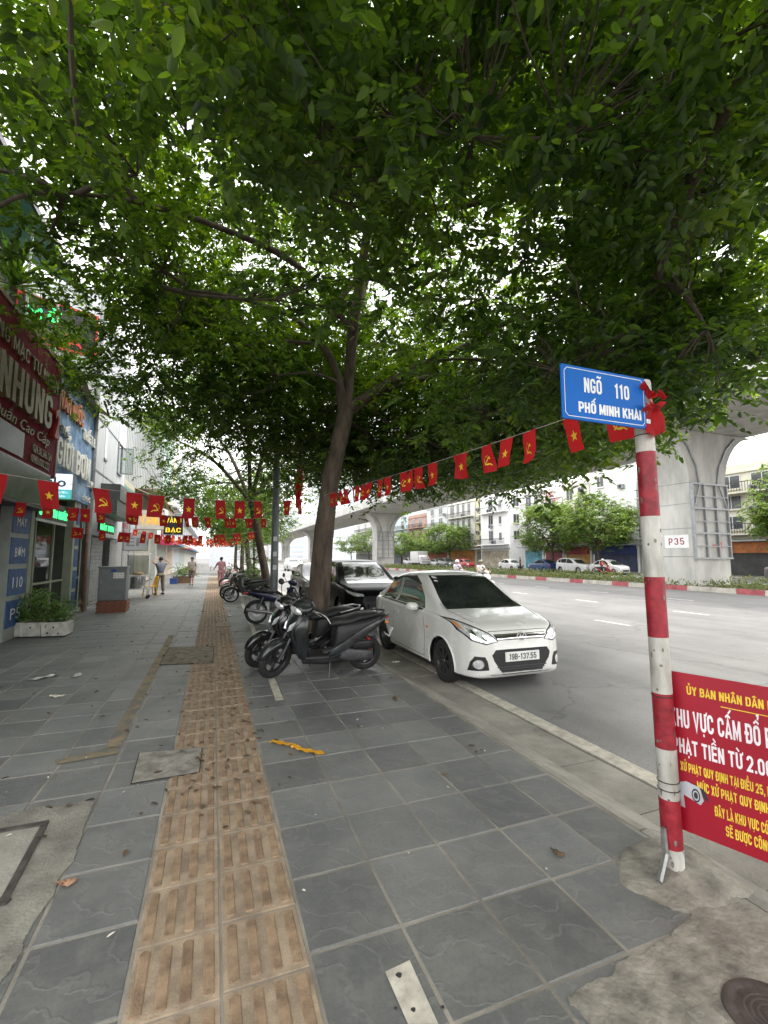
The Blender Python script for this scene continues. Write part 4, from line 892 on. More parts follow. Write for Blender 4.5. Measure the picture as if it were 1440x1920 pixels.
        for s in (1, -1):
            P = lambda pts: [(s*a, b_) for a, b_ in pts]
            front('headlight', P([(.45, .78), (.68, .79), (.80, .86), (.82, .92), (.66, .87), (.46, .83)]), LAMP, off=.006)
            front('fog_lamp_pocket', P([(.56, .40), (.76, .42), (.74, .5), (.58, .48)]), BLKP)
            seam([(.85, .4), (.86, .7), (.75, 1.05)], s); seam([(-.47, .35), (-.47, 1.08)], s); seam([(-1.0, .5), (-1.33, .9), (-1.36, 1.1)], s)
            for hx in (-.28, -1.12): side('door_handle', [(hx-.09, .93), (hx+.07, .92), (hx+.075, .955), (hx-.08, .965)], paint, s, off=.02, deep=.02)
            side('sill_cladding', [(-.95, .22), (.95, .22), (.95, .33), (-.95, .33)], BLKP, s, off=.004)
            rings = [sup((.62+dx, s*1.0, 1.12), (0, 0, 1), (0, 1, 0), h_, w_, 12, 2.8) for dx, h_, w_ in ((-.05, .06, .09), (-.03, .075, .105), (.03, .07, .1), (.07, .03, .05))]
            MB().loft(rings).build('wing_mirror', paint, root, 60)
            patch('tail_light', [(s*.8, .9), (s*.5, .92), (s*.5, 1.02), (s*.78, 1.05)], (-3, 0, 0), (0, 1, 0), (0, 0, 1), (1, 0, 0), REDL)
        front('grille', [(-.40, .45), (.40, .45), (.50, .66), (.46, .78), (-.46, .78), (-.50, .66)], BLKP, off=.005)
        front('grille_surround', [(-.44, .43), (.44, .43), (.46, .45), (-.46, .45)], CHROME, off=.008)
        front('number_plate', [(-.26, .40), (.26, .40), (.26, .51), (-.26, .51)], PLT, off=.02)
    return root
WPAINT = M('pearl_white_paint', (.70, .70, .675), .25, var=.05, scale=1.2, coat=.8); BPAINT = M('black_car_paint', (.006, .006, .007), .22, var=.2, scale=2, coat=0, spec=.04)
wc = car('sedan', WPAINT); wc.location = (3.87, 7.07, -.12); wc.rotation_euler = (0, 0, R(-91.0)); tag(wc, 'white saloon car parked at the kerb, number plate 19B-137.55', 'car')
bc = car('suv', BPAINT); bc.location = (4.02, 12.9, -.12); bc.rotation_euler = (0, 0, R(-91.5)); tag(bc, 'glossy black sport utility car parked behind the white saloon', 'car')
# ================================================================ scooters and mopeds   (local +x forward, +y left)
SB = M('scooter_body', (.017, .020, .022), .28, var=.25, scale=8, coat=.5); SB2 = M('scooter_black', (.010, .010, .012), .2, var=.3, scale=8, coat=1)
SEATM = M('seat_vinyl', (.011, .011, .012), .55, var=.25, scale=15, bump=.25, bscale=160); ENG = M('engine_metal', (.09, .09, .095), .5, metal=.5, var=.3, scale=18); RIMD = M('dark_rim', (.06, .06, .065), .35, metal=.7)
STEELB = M('bright_steel', (.45, .45, .46), .3, metal=.9)
def wheel_parts(parent, x, y, R_, tyre_w, rimmat, spokes, X=None, thin=False):
    wh = empty('wheel'); wh.parent = parent
    if X is not None: wh.matrix_local = X @ Matrix.Translation((x, y, R_))
    else: wh.location = (x, y, R_)
    m_ = Matrix.Rotation(R(90), 4, 'X'); ri = R_-tyre_w*.95; w2 = tyre_w*.5
    prof = [(ri, -w2*.8), (ri+tyre_w*.35, -w2), (R_-.014, -w2*.75), (R_, 0), (R_-.014, w2*.75), (ri+tyre_w*.35, w2), (ri, w2*.8)]
    MB().lathe(prof, 32, m_).build('tyre', RUB, wh, 70)
    b = MB().lathe([(ri, -w2*.8), (ri-.012, -w2*.7), (ri-.022, -w2*.3), (ri-.022, w2*.3), (ri-.012, w2*.7), (ri, w2*.8)], 32, m_)
    for q in range(spokes):
        a = 2*math.pi*q/spokes
        if thin:
            b.tube([(.03*math.cos(a+.8), w2*.6*(1 if q % 2 else -1), .03*math.sin(a+.8)), ((ri-.02)*math.cos(a), 0, (ri-.02)*math.sin(a))], .0022, 3, False)
        else:
            for da in (-.13, .13): b.tube([(.035*math.cos(a), 0, .035*math.sin(a)), ((ri-.018)*math.cos(a+da), 0, (ri-.018)*math.sin(a+da))], [(.014, .02), (.010, .014)], 6)
    b.lathe([(0, -w2-.015), (.028, -w2-.014), (.036, -.02), (.036, .02), (.028, w2+.014), (0, w2+.015)], 14, m_)
    b.build('rim', rimmat, wh, 40, fix=True)
    MB().lathe([(.055, .034), (.105, .034), (.105, .038), (.055, .038)], 20, m_).build('brake_disc', STEELB, wh)
    return wh
def scooter(name, body, black, steer=8, chrome_rail=False, mirrors=True):
    root = empty(name); lf = lambda *r_: r_
    ax, az = Vector((1, 0, 0)), Vector((0, 0, 1)); ay = Vector((0, 1, 0))
    FX, RX, FR, RR = .66, -.62, .262, .252
    piv = Vector((.42, 0, .75)); axis = Vector((-.47, 0, .88)).normalized()
    ST = Matrix.Translation(piv) @ Matrix.Rotation(R(steer), 4, axis) @ Matrix.Translation(-piv)
    st = empty('steering'); bpy.data.objects.remove(st)
    def S(b): b.v = [tuple(ST @ Vector(p)) for p in b.v]; return b
    wheel_parts(root, FX, 0, FR, .085, RIMD, 5, ST)
    wheel_parts(root, RX, 0, RR, .095, RIMD, 5)
    b = MB()
    for s in (1, -1): b.tube([(FX, s*.062, FR), (FX-.045, s*.062, FR+.09), (.49, s*.055, .60)], [.019, .024, .02], 10)
    b.tube([(.50, 0, .56), (.36, 0, .86)], .026, 10); S(b).build('fork', ENG, root, 50)
    # front mudguard
    b = MB(); rings = []
    for a in np.linspace(18, 158, 14):
        t = (a-18)/140; w_ = .040+.040*math.sin(math.pi*min(1, t*1.25))**.7; rr = FR+.028+.012*math.sin(math.pi*t); cx, cz = FX+rr*math.cos(R(a)), FR+rr*math.sin(R(a)); n_ = Vector((math.cos(R(a)), 0, math.sin(R(a))))
        rings.append([Vector((cx, 0, cz))+ay*(w_*math.sin(q))+n_*(.032*math.cos(q)-.032*1-(.05 if abs(q) > 1.4 else 0)) for q in np.linspace(-1.55, 1.55, 9)])
    b.loft(rings, closed=False, caps=False); o = S(b).build('front_mudguard', body, root, 70); o.modifiers.new('s', 'SOLIDIFY').thickness = .004
    # front cowl / leg shield
    rows = [(.90, .40, .12), (.85, .455, .165), (.78, .505, .20), (.70, .535, .215), (.62, .53, .205), (.54, .495, .185), (.46, .46, .165), (.38, .425, .15), (.31, .385, .14), (.27, .34, .13)]
    b = MB(); rings = []
    for z, nx, w_ in rows:
        back = .30 if z > .5 else .26
        rings.append([Vector((back+(nx-back)*max(0, math.cos(q))**.75, w_*math.sin(q)*(1 if abs(q) < 1.5 else 1.02), z)) for q in np.linspace(-math.pi/2, math.pi/2, 17)])
    b.loft(rings, closed=False, caps=False); o = b.build('front_cowl', body, root, 60); o.modifiers.new('s', 'SOLIDIFY').thickness = .006
    # turn-signal inserts and chevron on the cowl
    for s in (1, -1):
        pts = [(.445, s*.150, .80), (.515, s*.105, .745), (.545, s*.085, .655), (.50, s*.150, .69)]
        b = MB(); nn = Vector((.75, s*.66, 0)); b.add([Vector(p)+nn*.012 for p in pts]+[Vector(p)-nn*.02 for p in pts], [(0, 1, 2, 3), (0, 4, 5, 1), (1, 5, 6, 2), (2, 6, 7, 3), (3, 7, 4, 0)]); b.build('front_indicator', LAMP, root, fix=True)
        b = MB(); b.tube([(.36, s*.185, .83), (.49, s*.165, .70), (.50, s*.175, .60), (.44, s*.165, .48)], [.006, .012, .012, .005], 6); b.build('cowl_trim', black, root, 50)
    # inner leg shield
    b = MB(); rings = []
    for z, w_, x in ((.93, .11, .33), (.84, .165, .315), (.70, .195, .29), (.55, .18, .275), (.42, .16, .26), (.31, .15, .24)):
        rings.append([(x+.03*math.cos(q), w_*math.sin(q), z) for q in np.linspace(-math.pi/2, math.pi/2, 9)])
    b.loft(rings, closed=False, caps=False); o = b.build('leg_shield', black, root, 60); o.modifiers.new('s', 'SOLIDIFY').thickness = .02
    # handlebar cowl, headlight, screen
    b = MB(); b.loft([sup((x, 0, z), ay, Vector((.25, 0, .97)), w_, h_, 14, 2.3) for x, z, w_, h_ in ((.18, .985, .05, .03), (.22, .985, .12, .05), (.30, .975, .165, .07), (.38, .955, .16, .075), (.44, .94, .12, .06), (.47, .93, .07, .035))]); S(b).build('handlebar_cowl', body, root, 70)
    b = MB(); b.loft([sup((x, 0, z), ay, Vector((.3, 0, .95)), w_, h_, 14, 2.2) for x, z, w_, h_ in ((.40, .945, .118, .06), (.45, .93, .112, .056), (.475, .922, .085, .042), (.487, .918, .03, .018))]); S(b).build('headlight', LAMP, root, 70)
    b = MB(); v, f = cloth(1, 1, 8, 5, lambda u, t: (.40-.11*t-.05*abs(u-.5)*2, (u-.5)*(.24-.08*t), .995+.085*t)); b.add(v, f); o = S(b).build('fly_screen', black, root, 70); o.modifiers.new('s', 'SOLIDIFY').thickness = .004
    b = MB(); b.tube([(.27, -.345, 1.0), (.285, -.2, 1.0), (.29, 0, .985), (.285, .2, 1.0), (.27, .345, 1.0)], .012, 8); hb = S(b).build('handlebar', BLKP, root, 60)
    for s in (1, -1):
        b = MB(); b.tube([(.282, s*.215, 1.0), (.265, s*.365, 1.0)], [.0175, .0165], 10); S(b).build('grip', RUB, root, 50)
        b = MB(); b.tube([(.305, s*.19, .995), (.335, s*.25, .985), (.325, s*.36, .975)], [.008, .006, .005], 6); S(b).build('brake_lever', STEELB, root)
        if not mirrors: continue
        b = MB(); b.tube([(.29, s*.19, 1.01), (.275, s*.245, 1.09), (.265, s*.27, 1.15)], .006, 6); S(b).build('mirror_stalk', BLKP, root)
        b = MB(); b.loft([sup((x, s*.285, 1.185), ay, Vector((-.12, 0, 1)), w_, h_, 14, 2.6) for x, w_, h_ in ((.30, .02, .015), (.285, .052, .038), (.262, .062, .045), (.255, .058, .042))]); S(b).build('mirror', BLKP, root, 60)
    # floor, tunnel, underside
    b = MB(); b.loft([sup((x, 0, z), ay, az, w_, h_, 16, 5) for x, z, w_, h_ in ((.36, .30, .10, .035), (.27, .285, .155, .035), (.05, .275, .165, .035), (-.10, .285, .165, .04), (-.20, .31, .15, .05))]); b.build('floorboard', black, root, 60)
    b = MB(); b.loft([sup((x, 0, z), ay, az, w_, h_, 12, 3) for x, z, w_, h_ in ((.30, .22, .05, .04), (0, .2, .09, .05), (-.25, .22, .09, .06))]); b.build('belly', BLKP, root, 60)
    # under-seat body
    b = MB(); b.loft([sup((x, 0, z), ay, Vector((-.1, 0, 1)), w_, h_, 20, 2.8) for x, z, w_, h_ in ((-.13, .515, .10, .16), (-.155, .515, .125, .195), (-.22, .53, .150, .21), (-.32, .575, .170, .185), (-.47, .635, .180, .135), (-.62, .69, .168, .095), (-.76, .735, .13, .065), (-.88, .775, .075, .035), (-.93, .79, .03, .015))]); b.build('rear_body', black, root, 70)
    for s in (1, -1):       # painted sweeping side panels
        b = MB(); rings = []
        for x, zl, zh, y_ in ((-.02, .285, .345, .155), (-.12, .30, .42, .170), (-.25, .36, .50, .182), (-.40, .45, .60, .190), (-.55, .545, .68, .186), (-.70, .635, .735, .160), (-.84, .72, .785, .110), (-.95, .79, .815, .05)):
            rings.append([(x, s*(y_-.035), zl-.004), (x, s*(y_+.004), zl+.012), (x, s*(y_+.010), (zl+zh)/2), (x, s*(y_-.002), zh-.01), (x, s*(y_-.04), zh)])
        b.loft(rings, closed=False, caps=False); o = b.build('side_panel', body, root, 50); o.modifiers.new('s', 'SOLIDIFY').thickness = .006
        b = MB(); b.tube([(.22, s*.165, .262), (.0, s*.172, .268), (-.12, s*.172, .30), (-.28, s*.186, .40), (-.45, s*.192, .52)], [.008, .011, .012, .010, .004], 6); b.build('side_moulding', body, root, 50)
    # seat
    b = MB(); b.loft([sup((x, 0, z), ay, Vector((-.05, 0, 1)), w_, h_, 18, 2.5) for x, z, w_, h_ in ((-.05, .70, .045, .035), (-.09, .715, .085, .052), (-.17, .733, .118, .058), (-.26, .735, .142, .056), (-.36, .752, .15, .056), (-.46, .785, .145, .052), (-.60, .80, .132, .045), (-.72, .81, .105, .035), (-.78, .813, .06, .02))]); b.build('seat', SEATM, root, 75)
    b = MB(); b.tube([(-.50, .15, .79), (-.66, .155, .82), (-.82, .12, .845), (-.90, .0, .85), (-.82, -.12, .845), (-.66, -.155, .82), (-.50, -.15, .79)], .013, 8); b.build('grab_rail', STEELB if chrome_rail else BLKP, root, 60)
    # tail
    b = MB(); b.loft([sup((x, 0, z), ay, az, w_, h_, 12, 2.6) for x, z, w_, h_ in ((-.86, .765, .085, .032), (-.93, .765, .075, .03), (-.965, .76, .045, .018))]); b.build('tail_light', REDL, root, 60)
    b = MB(); b.add([(-.80, -.07, .70), (-.80, .07, .70), (-.93, .065, .60), (-.93, -.065, .60), (-1.0, .055, .44), (-1.0, -.055, .44), (-1.02, .05, .36), (-1.02, -.05, .36)], [(0, 1, 2, 3), (3, 2, 4, 5), (5, 4, 6, 7)]); o = b.build('rear_mudguard', BLKP, root); o.modifiers.new('s', 'SOLIDIFY').thickness = .008
    MB().box(-.005, .0, -.095, .095, -.07, .07, m=Matrix.Translation((-.985, 0, .545)) @ Matrix.Rotation(R(-25), 4, 'Y')).build('number_plate', PLT, root)
    for s in (1, -1): MB().ball((-.9, s*.10, .70), (.035, .03, .022), 8, 5).build('rear_indicator', ORG, root, 80)
    # engine, transmission case, air box, exhaust, shock
    b = MB(); b.loft([sup((x, .10, z), ay, az, w_, h_, 14, 3) for x, z, w_, h_ in ((-.16, .30, .04, .05), (-.22, .30, .055, .085), (-.36, .285, .058, .095), (-.52, .262, .052, .085), (-.66, .25, .045, .075), (-.70, .25, .03, .05))]); b.build('transmission_case', ENG, root, 60)
    b = MB(); b.loft([sup((x, .115, z), ay, az, w_, h_, 14, 4) for x, z, w_, h_ in ((-.36, .42, .035, .035), (-.40, .42, .055, .062), (-.58, .415, .055, .065), (-.67, .41, .045, .05), (-.69, .41, .03, .03))]); b.build('air_box', BLKP, root, 60)
    b = MB(); b.loft([sup((x, 0, z), ay, az, w_, h_, 12, 3) for x, z, w_, h_ in ((.02, .27, .07, .06), (-.12, .28, .10, .09), (-.3, .30, .10, .10))]); b.build('engine', ENG, root, 60)
    b = MB(); b.tube([(-.10, -.09, .20), (-.28, -.14, .19), (-.40, -.15, .25), (-.55, -.155, .30), (-.86, -.16, .40)], [.017, .017, .045, .052, .046], 12); b.build('exhaust', ENG, root, 50)
    b = MB(); b.tube([(-.64, .105, .30), (-.60, .11, .52)], .012, 8); b.lathe([(.027, z) if i % 2 else (.019, z) for i, z in enumerate(np.linspace(.36, .50, 13))], 10, Matrix.Translation((-.62, .108, 0))); b.build('rear_shock', M('red_spring', (.38, .02, .02), .4), root, 40)
    b = MB(); b.tube([(-.06, .10, .22), (-.03, .20, .10), (.0, .255, -.012)], .010, 6); b.tube([(.0, .255, -.008), (.03, .285, -.012)], .012, 6); b.build('side_stand', ENG, root)
    return root
def moped(name, body, steer=6):
    root = empty(name); ay, az = Vector((0, 1, 0)), Vector((0, 0, 1)); FX, RX, FR, RR = .64, -.58, .285, .285
    piv = Vector((.40, 0, .8)); ST = Matrix.Translation(piv) @ Matrix.Rotation(R(steer), 4, Vector((-.45, 0, .9)).normalized()) @ Matrix.Translation(-piv)
    def S(b): b.v = [tuple(ST @ Vector(p)) for p in b.v]; return b
    wheel_parts(root, FX, 0, FR, .065, STEELB, 24, ST, True); wheel_parts(root, RX, 0, RR, .075, STEELB, 24, None, True)
    b = MB()
    for s in (1, -1): b.tube([(FX, s*.06, FR), (.50, s*.055, .60), (.40, s*.05, .84)], [.018, .018, .016], 8)
    S(b).build('fork', ENG, root, 50)
    for cx, rr, a0, a1, nm, st in ((FX, FR+.02, 20, 150, 'front_mudguard', True), (RX, RR+.025, 40, 185, 'rear_mudguard', False)):
        b = MB(); rings = []
        for a in np.linspace(a0, a1, 12):
            n_ = Vector((math.cos(R(a)), 0, math.sin(R(a)))); rings.append([Vector((cx, 0, FR))+n_*(rr+.015*math.cos(q)-.02)+ay*(.052*math.sin(q)) for q in np.linspace(-1.5, 1.5, 7)])
        b.loft(rings, closed=False, caps=False); (S(b) if st else b).build(nm, body if st else BLKP, root, 70).modifiers.new('s', 'SOLIDIFY').thickness = .004
    for s in (1, -1):
        b = MB(); rings = []
        for z, x, y_ in ((.86, .36, .05), (.78, .40, .12), (.65, .38, .19), (.50, .30, .215), (.36, .20, .20), (.28, .12, .16)):
            rings.append([(x+.03, s*.03, z), (x, s*y_*.7, z), (x-.07, s*y_, z), (x-.13, s*(y_+.01), z-.01)])
        b.loft(rings, closed=False, caps=False); b.build('leg_shield', body, root, 60).modifiers.new('s', 'SOLIDIFY').thickness = .006
        b = MB(); rings = []
        for x, zl, zh, y_ in ((.06, .55, .62, .05), (-.08, .50, .68, .085), (-.28, .55, .72, .115), (-.50, .64, .76, .12), (-.72, .72, .80, .09), (-.86, .78, .82, .04)):
            rings.append([(x, s*(y_-.02), zl), (x, s*(y_+.012), (zl*.6+zh*.4)), (x, s*y_, zh-.01), (x, s*(y_-.04), zh)])
        b.loft(rings, closed=False, caps=False); b.build('side_panel', body, root, 50).modifiers.new('s', 'SOLIDIFY').thickness = .005
    b = MB(); b.tube([(.38, 0, .80), (.22, 0, .55), (0, 0, .50), (-.3, 0, .62)], [.04, .05, .05, .04], 10); b.build('frame', BLKP, root, 60)
    b = MB(); b.loft([sup((x, 0, z), ay, az, w_, h_, 14, 2.4) for x, z, w_, h_ in ((.26, 1.0, .03, .03), (.32, .985, .13, .06), (.40, .96, .13, .075), (.46, .945, .09, .055))]); S(b).build('handlebar_cowl', body, root, 70)
    b = MB(); b.loft([sup((x, 0, z), ay, az, w_, h_, 14, 2.2) for x, z, w_, h_ in ((.44, .945, .095, .058), (.475, .935, .085, .05), (.49, .93, .03, .02))]); S(b).build('headlight', LAMP, root, 70)
    b = MB(); b.tube([(.24, -.34, 1.02), (.30, -.15, 1.02), (.30, .15, 1.02), (.24, .34, 1.02)], .012, 8); S(b).build('handlebar', BLKP, root, 60)
    for s in (1, -1):
        b = MB(); b.tube([(.262, s*.22, 1.02), (.235, s*.36, 1.02)], .017, 8); S(b).build('grip', RUB, root)
        b = MB(); b.tube([(.29, s*.17, 1.03), (.28, s*.23, 1.12), (.27, s*.25, 1.17)], .006, 6); S(b).build('mirror_stalk', BLKP, root)
        b = MB(); b.loft([sup((x, s*.265, 1.21), ay, az, w_, h_, 12, 2.5) for x, w_, h_ in ((.29, .02, .02), (.275, .055, .05), (.255, .058, .052))]); S(b).build('mirror', BLKP, root, 60)
    b = MB(); b.loft([sup((x, 0, z), ay, az, w_, h_, 16, 2.8) for x, z, w_, h_ in ((.06, .70, .06, .03), (-.05, .735, .10, .04), (-.3, .76, .125, .042), (-.55, .795, .12, .04), (-.70, .815, .07, .025))]); b.build('seat', SEATM, root, 75)
    b = MB(); b.tube([(-.40, .12, .76), (-.72, .12, .84), (-.84, 0, .86), (-.72, -.12, .84), (-.40, -.12, .76)], .012, 8); b.build('grab_rail', BLKP, root, 60)
    b = MB(); b.loft([sup((x, 0, z), ay, az, w_, h_, 10, 2.6) for x, z, w_, h_ in ((-.80, .76, .07, .035), (-.89, .76, .05, .025))]); b.build('tail_light', REDL, root, 60)
    MB().box(-.004, 0, -.09, .09, -.065, .065, m=Matrix.Translation((-.93, 0, .58)) @ Matrix.Rotation(R(-20), 4, 'Y')).build('number_plate', PLT, root)
    b = MB(); b.loft([sup((x, 0, z), ay, az, w_, h_, 12, 3) for x, z, w_, h_ in ((.28, .35, .05, .06), (.16, .34, .075, .075), (-.05, .32, .11, .10), (-.2, .31, .09, .09))]); b.build('engine', ENG, root, 60)
    b = MB(); b.tube([(.1, -.08, .25), (-.1, -.12, .22), (-.3, -.14, .26), (-.86, -.15, .36)], [.016, .018, .04, .038], 10); b.build('exhaust', STEELB, root, 50)
    b = MB(); b.tube([(-.58, .1, .30), (-.44, .11, .64)], .022, 8); b.tube([(-.58, -.1, .30), (-.44, -.11, .64)], .022, 8); b.tube([(-.05, .06, .3), (-.58, .09, .29)], .02, 6); b.tube([(-.05, -.06, .3), (-.58, -.09, .29)], .02, 6); b.build('swing_arm', ENG, root, 50)
    b = MB(); b.tube([(-.02, .10, .25), (0, .24, -.01)], .010, 6); b.tube([(.06, -.26, .27), (.06, .26, .27)], .011, 6); b.build('side_stand', ENG, root)
    return root
def park(o, x, y, head, lean, label, group=None, z=0.0, cat='scooter'):
    o.location = (x, y, z); o.rotation_euler = (Matrix.Rotation(R(head), 3, 'Z') @ Matrix.Rotation(R(lean), 3, 'X')).to_euler()
    tag(o, label, cat, group or 'motorbikes parked on the pavement'); return o
sc1 = scooter('scooter', SB, BLKP, steer=30, mirrors=False)
b = MB(); b.tube([(.20, .05, .90), (.10, .10, .88), (.02, .13, .82), (-.03, .14, .74)], .007, 6); b.build('lock_cable', WHT, sc1, 60)
park(sc1, 1.49, 6.40, 184.5, -7, 'dark grey scooter parked nearest, front wheel towards the tactile strip')
sc2 = scooter('scooter', SB2, BLKP, steer=20, chrome_rail=True); index_kids(sc2)
park(sc2, 1.36, 7.12, 188, -7, 'glossy black scooter with steel grab rail just behind the grey one')
NAVY = M('navy_paint', (.012, .014, .05), .3, coat=.6); OLIVE = M('olive_grey_paint', (.05, .055, .045), .35, coat=.4); SILP = M('silver_paint', (.4, .41, .42), .3, metal=.5, coat=.5); REDP = M('moped_red', (.35, .012, .015), .3, coat=.6); WHP = M('moped_white', (.62, .62, .6), .3, coat=.5)
mo = moped('moped', NAVY); index_kids(mo)
park(mo, 1.62, 11.75, 12, -7, 'navy blue moped parked tail out beside the trunk of the large tree', cat='moped')
def again(src, base, paint, *a, **kw): return park(copy_tree(src, None, {base: paint}), *a, **kw)
again(mo, 'navy_paint', OLIVE, 1.3, 17.4, 178, -7, 'olive grey moped parked beside the lamp post, front wheel out', cat='moped')
again(mo, 'navy_paint', SB2, 1.2, 18.7, 182, -7, 'black moped second beyond the lamp post', cat='moped')
again(mo, 'navy_paint', SILP, 1.25, 20.2, 175, -7, 'silver moped among the far parked motorbikes', cat='moped')
again(sc2, 'scooter_black', REDP, 1.3, 22.2, 181, -7, 'red scooter among the far parked motorbikes')
again(sc2, 'scooter_black', WHP, 1.35, 23.6, 178, -7, 'white scooter among the far parked motorbikes')
again(mo, 'navy_paint', SB2, 1.25, 25.2, 184, -7, 'black moped beyond the white scooter', cat='moped')
again(sc2, 'scooter_black', SILP, 1.3, 29.5, 180, -7, 'silver scooter farthest along the parked row')
# ================================================================ shops on the left side
XF = -3.7
MAR = M('maroon_sign', (.17, .012, .024), .75, var=.12, scale=2, spec=.15); GOLD = M('gold_letters', (.20, .16, .09), .45, metal=.5, var=.3, scale=20); DK = M('dark_box', (.012, .012, .016), .35); TAN = M('tan_trim', (.30, .24, .17), .7)
DGREEN = M('shop_frame_green', (.21, .24, .18), .6, var=.15, scale=3); INT = M('shop_interior', (.20, .21, .15), .8, var=.35, scale=1.2, world=True)
SBLUE = M('faded_sign_blue', (.10, .20, .40), .75, var=.25, scale=1.6, col2=(.28, .40, .55), spec=.2); SWH = M('sign_letter_white', (.62, .62, .58), .55, var=.15, scale=10); SOR = M('rusty_orange', (.36, .13, .06), .7, var=.35, scale=6)
WALLW = M('white_wall', (.46, .48, .50), .8, var=.10, scale=.8, bump=.1); WALLG = M('grey_wall', (.30, .29, .27), .85, var=.3, scale=1.0, bump=.3); TINR = M('old_roof_sheet', (.33, .29, .24), .8, var=.3, scale=1.5)
PGL = glass_mat('shop_glass', (.03, .035, .03), .03, .62); METG = M('grey_metal', (.24, .25, .26), .5, metal=.3, var=.2, scale=5)
fx = lambda y, z, x=XF: frame((x, y, z), (0, 1, 0), (0, 0, 1))          # faces the pavement
def shop(name, label, y0, y1, h, wallmat, x=XF, depth=7, door=None, cat='shop'):
    e = empty(name, (x, (y0+y1)/2, 0), 0, label, cat); L_ = (y1-y0)/2
    if door:
        d0, d1, dh = door
        MB().box(-depth, 0, -L_, L_, dh, h).build('upper_wall', wallmat, e)
        MB().box(-depth, -.3, -L_, -L_+.12, 0, dh-.003).build('side_wall', wallmat, e); MB().box(-depth, -.3, L_-.12, L_, 0, dh-.003).build('side_wall', wallmat, e)
        MB().box(-3.2, -3.0, -L_+.12, L_-.12, 0, dh-.003).build('back_wall', INT, e)
        MB().box(-3.0, -.02, -L_+.12, L_-.12, -.05, .012).build('shop_floor', M('shop_floor', (.3, .29, .26), .4), e)
    else: MB().box(-depth, 0, -L_, L_, 0, h).build('wall', wallmat, e)
    return e
# --- maroon-signed shop (mostly left of the picture)
s1 = shop('corner_shop', 'shop with a maroon sign band at the left edge of the picture', 4.0, 12.35, 6.0, WALLG, XF-.25, 7, (0, 1, 3.0))
# --- pump shop with the faded blue sign
s2 = shop('pump_shop', 'glass fronted shop under a faded blue sign with large white letters', 12.40, 16.62, 6.0, WALLG, XF-.05, 7, (0, 1, 3.3))
for e_, y0, y1 in ((s1, 8.2, 12.2), (s2, 12.6, 16.5)):
    cy = e_.location.y; n = 3
    for k in range(n):
        a = y0+(y1-y0)*k/n-cy; c = y0+(y1-y0)*(k+1)/n-cy
        g = MB().box(-.13, -.118, a+.05, c-.05, .12, 2.9).build('glass_pane', PGL, e_)
        MB().box(-.16, -.09, a-.03, a+.05, 0, 2.96).build('frame_post', DGREEN, e_)
    MB().box(-.16, -.09, y1-cy-.03, y1-cy+.06, 0, 2.96).build('frame_post', DGREEN, e_)
    MB().box(-.17, -.10, y0-cy, y1-cy, 2.9, 3.0).build('frame_head', DGREEN, e_); MB().box(-.17, -.10, y0-cy, y1-cy, .0, .12).build('frame_sill', DGREEN, e_)
    MB().box(-.165, -.085, y0-cy, y1-cy, .98, 1.03).build('frame_rail', DGREEN, e_)
SHELF = M('shelf_goods', (.32, .30, .25), .6, var=.6, scale=14, world=True)
for i in range(4):                          # stock inside: shelves with boxed pumps
    cy = s2.location.y
    MB().box(-2.9, -2.4, -1.9, 1.9, .5+.6*i, .53+.6*i).build('shelf', METG, s2)
    for k in range(8):
        MB().box(-2.85, -2.5, -1.85+k*.46, -1.85+k*.46+random.uniform(.2, .4), .535+.6*i, .535+.6*i+random.uniform(.2, .42)).build('boxed_goods', random.choice((SHELF, SBLUE, M('orange_carton', (.5, .16, .05), .7), METG)), s2)
# corner pillar clad with small blue panels between the shops
pl = empty('clad_pillar', (XF+.02, 11.55, 0), 0, 'pale green pillar with blue advert panels at the left edge of the shopfront', 'pillar')
MB().box(-.2, .0, .22, .42, 0, 3.2).build('post', DGREEN, pl); MB().box(-.2, -.02, -.75, .215, 0, 3.1).build('back_panel', M('pale_panel', (.28, .30, .28), .7), pl)
for k in range(4): MB().box(-.02, -.005, -.70, .17, .25+k*.62, .25+k*.62+.52).build('advert_panel', M('advert_blue', (.025, .07, .19), .6, var=.5, scale=5), pl); text(('P5', '110', 'BƠM', 'MÁY')[k], SWH, pl, frame((-.004, -.25, .5+k*.62), (0, 1, 0), (0, 0, 1)), .5, .22)
pl2 = empty('clad_pillar', (XF+.04, 15.05, 0), 0, 'narrow pillar with peeling blue panels beside the drainpipe', 'pillar')
MB().box(-.2, .0, -.2, 0, 0, 3.25).build('post', DGREEN, pl2); MB().box(-.2, -.01, .003, .45, 0, 3.25).build('back_panel', M('pale_panel', (.5, .53, .5), .6), pl2)
for k in range(5): MB().box(-.01, .004, .04, .41, .15+k*.6, .15+k*.6+.5).build('advert_panel', M('advert_blue', (.03, .10, .30), .5), pl2)

# maroon sign
ms = empty('maroon_sign', (XF+.2, 9.9, 3.45), 0, 'maroon shop sign with raised gold letters at the upper left', 'shop sign')
MB().box(-.42, 0, -3.3, 2.45, 0, 2.62).build('panel', MAR, ms); MB().box(-.42, .02, -3.3, 2.48, 2.625, 2.70).build('top_trim', TAN, ms); MB().box(-.42, .015, 2.453, 2.52, -.02, 2.62).build('end_trim', TAN, ms)
mt = lambda s_, y, z, w_, h_, m_, al='RIGHT', ext=.03, **k_: text(s_, m_, ms, frame((.001, y, z), (0, 1, 0), (0, 0, 1)), w_, h_, align=al, ext=ext, **k_)
block('PHÒNG MẠC TƯ NHÂN', GOLD, ms, frame((.001, .25, 2.02), (0, 1, 0), (0, 0, 1)), 3.9, .27, ext=.04, wt=.13); block('NHUNG', GOLD, ms, frame((.001, .40, 1.28), (0, 1, 0), (0, 0, 1)), 2.6, .72, ext=.10)
